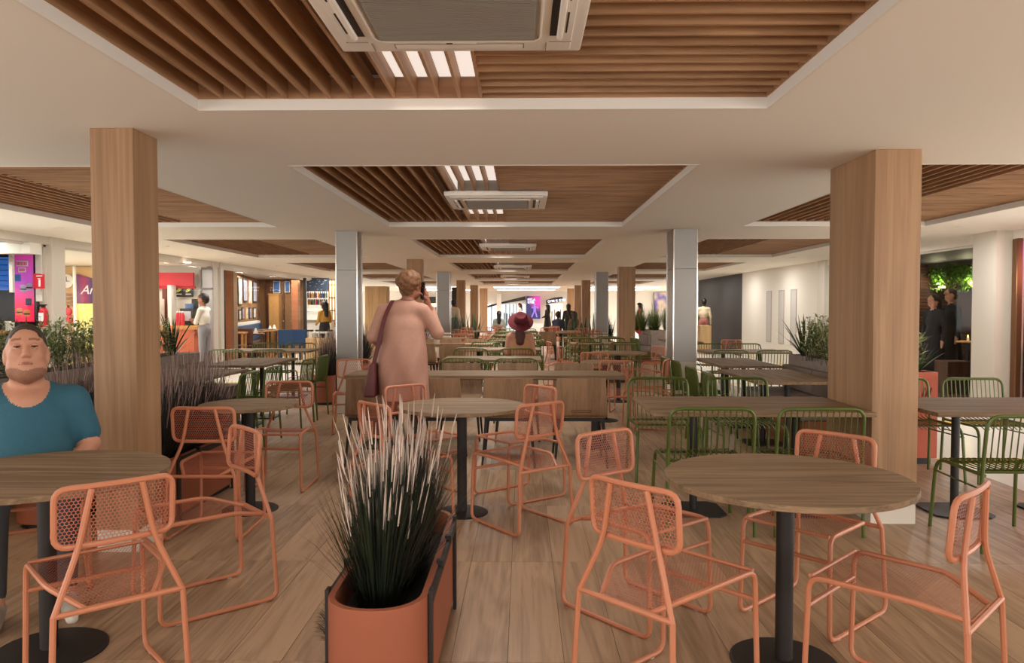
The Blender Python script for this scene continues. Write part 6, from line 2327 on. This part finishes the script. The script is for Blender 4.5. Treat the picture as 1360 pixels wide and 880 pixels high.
# bar at the end of the pub window: chalkboard, shelves, yellow window
Y = 24.45
cb_ = thing('chalkboard', 'dark blue chalkboard above the pub bar', 'chalkboard', (0, 0, 0))
part('board', MB().box(PX(407, Y), PX(437, Y), Y - 0.06, Y, PZ(386.5, Y), PZ(369, Y)).mesh('board', mat('chalk_blue', (52, 66, 84), 0.8, noise=0.3, nscale=4), smooth=False), cb_)
chk = MB()
rg = random.Random(9)
for k in range(26):
    xx = rg.uniform(408, 434); yy = rg.uniform(371, 385)
    chk.box(PX(xx, Y), PX(xx + rg.uniform(0.8, 2.4), Y), Y - 0.064, Y - 0.06, PZ(yy + 0.5, Y), PZ(yy, Y))
part('chalk_marks', chk.mesh('chalk_marks', mat('chalk', (196, 204, 210), 0.9), smooth=False), cb_, kind='stuff')
ba = thing('bar_shelving', 'bright white bar shelves under the chalkboard', 'shelving', (0, 0, 0))
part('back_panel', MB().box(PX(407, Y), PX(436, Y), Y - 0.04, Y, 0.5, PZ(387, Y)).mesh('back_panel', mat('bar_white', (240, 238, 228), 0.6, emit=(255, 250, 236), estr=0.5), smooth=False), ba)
for k, yy in enumerate((397, 406, 414)):
    part('shelf', MB().box(PX(407, Y), PX(436, Y), Y - 0.3, Y - 0.04, PZ(yy, Y), PZ(yy, Y) + 0.03).mesh('shelf', M_shopw, smooth=False), ba)
rg = random.Random(13)
bcols = [M_red, M_must, M_blue, mat('bottle_green', (60, 90, 50), 0.3), M_black, M_patty]
for k in range(20):
    yy = (397, 406)[k % 2]
    xx = 408.5 + (k // 2) * 2.7 + rg.uniform(-0.4, 0.4)
    solid('bottle', 'small bottle on the bright pub bar shelves', 'bottle', [('glass', MB().lathe([(0.032, 0), (0.032, 0.14), (0.012, 0.19), (0.012, 0.22)], 8), bcols[rg.randrange(6)])], (PX(xx, Y - 0.15), Y - 0.15, PZ(yy, Y) + 0.03), 0, 'bottles on the pub bar shelves')
bt = thing('pub_bar', 'pale pub bar counter with dark stools', 'counter', (0, 0, 0))
part('counter', MB().box(PX(407, 23.7), PX(440, 23.7), 23.6, 24.0, 0, 1.0).mesh('counter', M_shopw, smooth=False), bt)
part('worktop', MB().box(PX(406.5, 23.7), PX(441, 23.7), 23.55, 24.05, 1.0, 1.05).mesh('worktop', M_conc, smooth=False), bt)
for k in range(3):
    s_ = thing('bar_stool', 'dark stool at the pale pub bar', 'stool', (PX(410 + 13 * k, 23.3), 23.3, 0), 0, 'stools at the pub bar')
    part('seat', MB().lathe([(0.12, 0.70), (0.13, 0.72), (0.12, 0.75)], 14).mesh('seat', M_black), s_)
    for q in range(4):
        a = PI / 4 + q * PI / 2
        part('leg', MB().tube([(0.1 * math.cos(a), 0.1 * math.sin(a), 0.7), (0.13 * math.cos(a), 0.13 * math.sin(a), 0)], 0.012, 5).mesh('leg', M_black), s_)
yw_ = thing('yellow_window', 'warm lit window with yellow glazing bars beside the chalkboard', 'window', (0, 0, 0))
part('glow', MB().box(PX(437, Y), PX(449, Y), Y - 0.03, Y, 0.8, PZ(373, Y)).mesh('glow', mat('window_glow', (250, 240, 210), 0.5, emit=(255, 240, 200), estr=0.9), smooth=False), yw_)
for k in range(4):
    part('glazing_bar', MB().box(PX(437 + 3.8 * k, Y) - 0.02, PX(437 + 3.8 * k, Y) + 0.02, Y - 0.06, Y - 0.03, 0.8, PZ(373, Y)).mesh('glazing_bar', M_must, smooth=False), yw_)
for k in range(4):
    z = 0.9 + k * 0.42
    part('glazing_bar', MB().box(PX(437, Y), PX(449, Y), Y - 0.06, Y - 0.03, z, z + 0.04).mesh('glazing_bar', M_must, smooth=False), yw_)
# booth outside the pub
bo_ = thing('booth', 'pale wood booth panel near the mauve grass planter', 'booth', (PX(427, 19.0), 19.0, 0))
part('panel', MB().box(-0.42, 0.5, -0.03, 0.03, 0, 0.66).mesh('panel', M_lightwood, bevel=0.006), bo_)
part('panel', MB().box(-0.42, -0.36, 0.03, 1.3, 0, 0.66).mesh('panel', M_lightwood, bevel=0.006), bo_)
part('seat', MB().box(-0.36, 0.5, 0.03, 0.5, 0, 0.42).mesh('seat', mat('booth_red', (150, 70, 54), 0.6), smooth=False), bo_)
small_table('booth_table', 'white table inside the pale wood booth', PX(425, 20.3), 20.3, 0.5, 0.45, 0.78, M_shopw)

# --- the dark bar on the other side (Y from 10.6 to 16.2)


def dark_brick():
    m = mat('dark_brick', (72, 46, 36), 0.85)
    nt = m.node_tree
    tc = nt.nodes.new('ShaderNodeTexCoord')
    mp = nt.nodes.new('ShaderNodeMapping')
    mp.inputs['Rotation'].default_value = (0, R(90), R(90))
    br = nt.nodes.new('ShaderNodeTexBrick')
    br.inputs['Scale'].default_value = 1.0
    br.inputs['Brick Width'].default_value = 0.22
    br.inputs['Row Height'].default_value = 0.07
    br.inputs['Mortar Size'].default_value = 0.008
    br.inputs['Color1'].default_value = lin((96, 58, 44))
    br.inputs['Color2'].default_value = lin((64, 40, 32))
    br.inputs['Mortar'].default_value = lin((34, 24, 20))
    nt.links.new(tc.outputs['Object'], mp.inputs[0])
    nt.links.new(mp.outputs[0], br.inputs['Vector'])
    nt.links.new(br.outputs['Color'], nt.nodes['Principled BSDF'].inputs['Base Color'])
    return m


struct('wall_bar', MB().box(8.9, 9.0, 10.4, 16.6, 0, CZ).mesh('wall_bar', dark_brick(), smooth=False))
struct('wall_bar_end', MB().box(XR + 0.16, 8.9, 16.3, 16.5, 0, CZ).mesh('wall_bar_end', dark_brick(), smooth=False))
struct('wall_bar_front', MB().box(XR + 0.16, 8.9, 10.12, 10.4, 0, CZ).mesh('wall_bar_front', M_shopk, smooth=False))
struct('ceiling_bar', MB().box(XR + 0.14, 9.0, 10.2, 16.6, ZW + 0.02, CZ + 0.1).mesh('ceiling', M_shopk, smooth=False))
struct('floor_bar', MB().box(XR + 0.16, 9.0, 10.4, 16.6, 0, 0.01).mesh('floor_bar', M_wood_d, smooth=False))
solid('concrete_beam', 'dark concrete beam above the hedge in the brick bar', 'beam', [('beam', MB().box(8.68, 8.9, 10.4, 16.3, 2.27, 2.36), mat('beam_grey', (110, 104, 88), 0.8, noise=0.2, nscale=8))])
lv = Leaves()
rg = random.Random(91)
for i in range(6500):
    p = (8.84 - abs(rg.gauss(0, 0.08)), rg.uniform(12.5, 16.25), 2.30 - min(0.5, abs(rg.gauss(0, 0.22))))
    lv.blade(p, (-abs(rg.gauss(0.5, 0.4)), rg.gauss(0, 0.6), rg.gauss(-0.1, 0.6)), rg.uniform(0.05, 0.1), 0.035, 0.4, 2, rg.random(), 0, 1)
solo('hanging_hedge', lv.mesh('hanging_hedge', [leaf_mat('hedge_leaf', (40, 76, 22), (120, 170, 60))]), 'green hedge hanging along the top of the brick bar wall', 'hedge', kind='stuff')
for k, (yy) in enumerate((14.78, 15.85)):
    sc_ = thing('wall_sconce', 'small wall sconce washing light up the bar hedge', 'sconce', (8.84, yy, 1.74), 0, 'sconces of the brick bar')
    part('shade', MB().lathe([(0.03, -0.12), (0.055, 0.10)], 14, (-0.06, 0, 0)).mesh('shade', M_black), sc_)
    part('bulb', MB().ball((-0.06, 0, 0.10), 0.045, 10, 8).mesh('bulb', mat('sconce_bulb', (255, 220, 160), 0.5, emit=(255, 205, 130), estr=12)), sc_)
    point('sconce_light', (8.66, yy, 1.93), 14, (1, 0.85, 0.55))
area('bar_fill_light', (8.0, 13.2, 2.32), 1.0, 8, (1, 0.8, 0.55), size_y=3)  # dim warm area light added to brighten the bar interior
btb = thing('bar_table', 'small round bar table with a candle', 'table', (PX(1281, 13.0), 13.0, 0))
part('tabletop', MB().lathe([(0.17, 0.83), (0.18, 0.84), (0.17, 0.86)], 24).mesh('tabletop', M_pine), btb)
part('pole', MB().lathe([(0.03, 0.02), (0.03, 0.83)], 10).mesh('pole', M_black), btb)
part('base', MB().lathe([(0.17, 0), (0.15, 0.02)], 18).mesh('base', M_black), btb)
cd = thing('candle', 'lit white candle on the small bar table', 'candle', (PX(1281, 13.0), 13.0, 0.86))
part('wax', MB().lathe([(0.02, 0), (0.02, 0.06)], 10).mesh('wax', M_shopw), cd)
part('flame', MB().ball((0, 0, 0.08), (0.008, 0.008, 0.02), 8, 6).mesh('flame', mat('flame', (255, 210, 120), 0.5, emit=(255, 190, 90), estr=20)), cd)
point('candle_light', (PX(1281, 13.0), 12.95, 1.02), 1.5, (1, 0.75, 0.4), 0.02)
solid('bar_stool_box', 'wooden crate seat beside the bar table', 'seat', [('crate', MB().box(-0.2, 0.2, -0.2, 0.2, 0, 0.55), M_wood_d, 0.01)], (7.15, 12.6, 0))

# --- the magenta-lit shop nearest on that side
struct('wall_magenta_shop', MB().box(8.5, 8.6, 8.6, 10.12, 0, CZ).box(XR + 0.16, 8.5, 8.6, 8.7, 0, CZ).mesh('wall_magenta_shop', M_shopk, smooth=False))
struct('ceiling_magenta_shop', MB().box(XR + 0.14, 8.6, 8.6, 10.2, CZ, CZ + 0.1).mesh('ceiling', M_shopk, smooth=False))
rp_ = thing('wall_panelling', 'pinkish red wall panels in the magenta-lit shop', 'wall panel', (0, 0, 0))
mp_red = MB().box(0.004, 0.246, -0.03, 0, 0.004, 0.396).mesh('panel', mat('panel_red', (186, 74, 70), 0.5), smooth=False)
for i in range(7):
    for j in range(6):
        part('panel', mp_red, rp_, loc=(XR + 0.17 + 0.25 * i, 10.11, 0.4 * j + (0.2 if i % 2 else 0) - 0.1))
solid('bronze_mullion', 'bronze upright at the edge of the magenta-lit shop', 'post', [('post', MB().box(XR - 0.02, XR + 0.06, 9.98, 10.09, 0, ZW), mat('bronze', (120, 84, 56), 0.4, 0.6), 0.01)])
solid('shop_counter', 'wooden counter inside the magenta-lit shop', 'counter', [('front', MB().box(6.78, 8.2, 9.55, 9.95, 0, 1.02), M_wood_d), ('worktop', MB().box(6.74, 8.2, 9.5, 9.98, 1.02, 1.07), M_pine)])
area('magenta_lamp', (7.0, 9.9, 2.40), 0.3, 9, (0.5, 0.1, 1.0))
area('red_lamp', (7.3, 9.3, 2.0), 0.5, 13, (1, 0.45, 0.4), (R(60), 0, 0))

# --- wooden kiosk tower and other things toward the far hall
kt = thing('kiosk_tower', 'tall pale wood kiosk beyond the foremost pub-side steel column', 'kiosk', (PX(501, 24.0), 24.0, 0))
for k in range(3):
    part('panel', MB().box(-0.34 + 0.227 * k + 0.002, -0.34 + 0.227 * (k + 1) - 0.002, -0.3, 0.3, 0, 2.11).mesh('panel', M_lightwood, bevel=0.004), kt)
solid('wooden_box', 'pale wooden box counter by the dark wall', 'counter', [('body', MB().box(-0.16, 0.17, -0.25, 0.25, 0.0, 0.86), M_lightwood), ('lid', MB().box(-0.17, 0.18, -0.26, 0.26, 0.86, 0.88), M_lightwood)], (PX(934, 23.6), 23.6, 0))
pw = thing('glass_parapet', 'pale glass parapet with grey rail on the pub side of the far hall', 'parapet', (0, 0, 0))
part('pane', MB().box(PX(540, 33), PX(583, 33), 32.97, 33.0, 0.0, PZ(411, 33)).mesh('pane', mat('pale_glass', (206, 214, 216), 0.2), smooth=False), pw)
part('rail', MB().box(PX(540, 33), PX(583, 33), 32.94, 33.03, PZ(411, 33), PZ(407.5, 33)).mesh('rail', M_slotg, smooth=False), pw)
solid('dark_panel', 'tall dark panel beside the distant wood column', 'panel', [('panel', MB().box(PX(600, 30), PX(609, 30), 30, 30.15, 0, PZ(381, 30)), M_dark)])

# ---------------------------------------------------------------- far hall: gym fronts on the back wall
Y = 45.9
M_glow = mat('shop_glow', (236, 240, 242), 0.5, emit=(236, 244, 250), estr=0.85)
M_gloww = mat('shop_glow_warm', (246, 236, 214), 0.5, emit=(255, 240, 214), estr=0.8)
M_sign = mat('sign_black', (40, 38, 36), 0.6)
g1 = thing('gym_shopfront', 'bright gym shopfront with slanted black fascia at the end of the hall', 'shopfront', (0, 0, 0))
part('lit_interior', MB().box(PX(645, Y), PX(698, Y), Y - 0.1, Y, 0.05, PZ(404, Y)).mesh('lit_interior', M_glow, smooth=False), g1)
part('fascia', MB().extrude_poly([(PX(666, Y), Y - 0.2, PZ(403.5, Y)), (PX(698, Y), Y - 0.2, PZ(398, Y)), (PX(698, Y), Y - 0.2, PZ(393, Y)), (PX(666, Y), Y - 0.2, PZ(401, Y))], (0, 0.1, 0)).mesh('fascia', M_sign, smooth=False), g1)
part('fascia', MB().extrude_poly([(PX(647, Y), Y - 0.2, PZ(408.5, Y)), (PX(660, Y), Y - 0.2, PZ(405, Y)), (PX(660, Y), Y - 0.2, PZ(402.5, Y)), (PX(647, Y), Y - 0.2, PZ(406, Y))], (0, 0.1, 0)).mesh('fascia', M_sign, smooth=False), g1)
part('pillar', MB().box(PX(660, Y), PX(666, Y), Y - 0.4, Y, 0, PZ(390, Y)).mesh('pillar', M_shopw, smooth=False), g1)
for k, xx in enumerate((653, 672, 677, 682, 686)):
    part('mullion', MB().box(PX(xx, Y) - 0.03, PX(xx, Y) + 0.03, Y - 0.14, Y - 0.1, 0.05, PZ(404, Y)).mesh('mullion', mat('mullion_blue', (110, 140, 156), 0.4), smooth=False), g1)
for k in range(7):
    part('gym_rack', MB().box(PX(669 + 3.4 * k, Y), PX(670.8 + 3.4 * k, Y), Y - 0.16, Y - 0.12, 0.35, PZ(415 + (k % 3), Y)).mesh('gym_rack', mat('rack_grey', (96, 112, 124), 0.5), smooth=False), g1)
g2 = thing('gym_poster', 'backlit navy and magenta gym poster at the end of the hall', 'poster', (0, 0, 0))


def gym_mat():
    m = bpy.data.materials.new('gym_poster_print')
    m.use_nodes = True
    nt = m.node_tree
    b = nt.nodes['Principled BSDF']
    tc = nt.nodes.new('ShaderNodeTexCoord')
    gr = nt.nodes.new('ShaderNodeVectorMath'); gr.operation = 'DISTANCE'
    gr.inputs[1].default_value = (PX(717, Y), Y - 0.3, PZ(398, Y))
    rp = nt.nodes.new('ShaderNodeValToRGB')
    e = rp.color_ramp.elements
    e[0].position = 0.12; e[0].color = lin((214, 60, 170)); e[1].position = 0.75; e[1].color = lin((38, 40, 92))
    nt.links.new(tc.outputs['Object'], gr.inputs[0])
    nt.links.new(gr.outputs['Value'], rp.inputs[0])
    nt.links.new(rp.outputs[0], b.inputs['Base Color'])
    nt.links.new(rp.outputs[0], b.inputs['Emission Color'])
    b.inputs['Emission Strength'].default_value = 0.8
    return m


part('poster_panel', MB().box(PX(699, Y), PX(717.5, Y), Y - 0.3, Y - 0.2, PZ(423, Y), PZ(393, Y)).mesh('poster_panel', gym_mat(), smooth=False), g2)
M_neon = mat('neon_white', (230, 236, 255), 0.5, emit=(220, 228, 255), estr=1.2)
part('lettering', text_mesh('FITLA', 0.19, M_neon, 0.004, 'LEFT', 0, 0.004), g2, loc=(PX(700.5, Y), Y - 0.31, PZ(398, Y)), rot=(PI / 2, 0, 0))
part('lettering', text_mesh('GYM', 0.19, M_neon, 0.004, 'LEFT', 0, 0.004), g2, loc=(PX(700.5, Y), Y - 0.31, PZ(401.5, Y)), rot=(PI / 2, 0, 0))
fgm = MB()
fgm.ball((PX(710, Y), Y - 0.3, PZ(405, Y)), (0.07, 0.02, 0.09), 10, 8)
fgm.tube([(PX(706, Y), Y - 0.3, PZ(408.5, Y)), (PX(710, Y), Y - 0.3, PZ(407, Y)), (PX(715, Y), Y - 0.3, PZ(409, Y))], 0.05, 6)
fgm.tube([(PX(710, Y), Y - 0.3, PZ(407, Y)), (PX(710, Y), Y - 0.3, PZ(414, Y))], 0.08, 6)
fgm.tube([(PX(709, Y), Y - 0.3, PZ(414, Y)), (PX(706, Y), Y - 0.3, PZ(421, Y))], 0.04, 6)
fgm.tube([(PX(711, Y), Y - 0.3, PZ(414, Y)), (PX(713, Y), Y - 0.3, PZ(421, Y))], 0.04, 6)
part('athlete_print', fgm.mesh('athlete_print', mat('print_violet', (150, 120, 220), 0.5, emit=(150, 120, 220), estr=0.5)), g2, kind='stuff')
g3 = thing('gym_sign_front', 'warm lit gym front under a black sign at the end of the hall', 'shopfront', (0, 0, 0))
part('lit_interior', MB().box(PX(727, Y), PX(747, Y), Y - 0.1, Y, 0.1, PZ(403, Y)).mesh('lit_interior', M_gloww, smooth=False), g3)
part('sign_band', MB().extrude_poly([(PX(725, Y), Y - 0.2, PZ(404, Y)), (PX(747, Y), Y - 0.2, PZ(399.5, Y)), (PX(747, Y), Y - 0.2, PZ(394, Y)), (PX(736, Y), Y - 0.2, PZ(395, Y)), (PX(725, Y), Y - 0.2, PZ(398.5, Y))], (0, 0.1, 0)).mesh('sign_band', M_sign, smooth=False), g3)
gt = part('lettering', text_mesh('GYM IS GYM', 0.2, M_neon, 0.004, 'LEFT', 0, 0.004), g3, loc=(PX(727, Y), Y - 0.21, PZ(400.4, Y)), rot=(PI / 2, -0.1, 0))
for k in range(5):
    part('gym_machine', MB().box(PX(728.5 + 3.8 * k, Y), PX(729.6 + 3.8 * k, Y), Y - 0.14, Y - 0.1, 0.4, 1.35 - 0.1 * (k % 2)).mesh('gym_machine', M_sign, smooth=False), g3)
part('base_wall', MB().box(PX(699, Y), PX(747, Y), Y - 0.35, Y, 0, 0.5).mesh('base_wall', M_shopw, smooth=False), g3)
g4 = thing('far_sign', 'black sign with white letters above the pale parapet', 'sign', (0, 0, 0))
part('band', MB().box(PX(535, Y), PX(579, Y), Y - 0.2, Y - 0.1, PZ(402.5, Y), PZ(394, Y)).mesh('band', M_sign, smooth=False), g4)
part('lettering', text_mesh('ING', 0.24, M_neon, 0.004, 'LEFT', 0, 0.004), g4, loc=(PX(559, Y), Y - 0.21, PZ(398, Y)), rot=(PI / 2, 0, 0))
part('lit_window', MB().box(PX(535, Y), PX(579, Y), Y - 0.08, HALL1, 0.0, PZ(402.5, Y)).mesh('lit_window', M_gloww, smooth=False), g4)
pn = thing('wall_painting', 'violet and cream abstract painting on the pale back wall', 'painting', (0, 0, 0))


def paint_mat():
    m = bpy.data.materials.new('abstract_paint')
    m.use_nodes = True
    nt = m.node_tree
    b = nt.nodes['Principled BSDF']
    tc = nt.nodes.new('ShaderNodeTexCoord')
    wv = nt.nodes.new('ShaderNodeTexWave')
    wv.wave_type = 'RINGS'
    wv.inputs['Scale'].default_value = 0.9
    wv.inputs['Distortion'].default_value = 6
    rp = nt.nodes.new('ShaderNodeValToRGB')
    e = rp.color_ramp.elements
    e[0].color = lin((60, 50, 110)); e[1].color = lin((220, 200, 176))
    x = e.new(0.5); x.color = lin((140, 124, 190))
    nt.links.new(tc.outputs['Object'], wv.inputs['Vector'])
    nt.links.new(wv.outputs['Fac'], rp.inputs[0])
    nt.links.new(rp.outputs[0], b.inputs['Base Color'])
    return m


part('canvas', MB().box(PX(868, Y), PX(886, Y), Y - 0.06, Y, PZ(414, Y), PZ(388.5, Y)).mesh('canvas', paint_mat(), smooth=False), pn)
part('edge', MB().box(PX(867.6, Y), PX(868, Y), Y - 0.07, Y, PZ(414, Y), PZ(388.5, Y)).mesh('edge', M_black, smooth=False), pn)
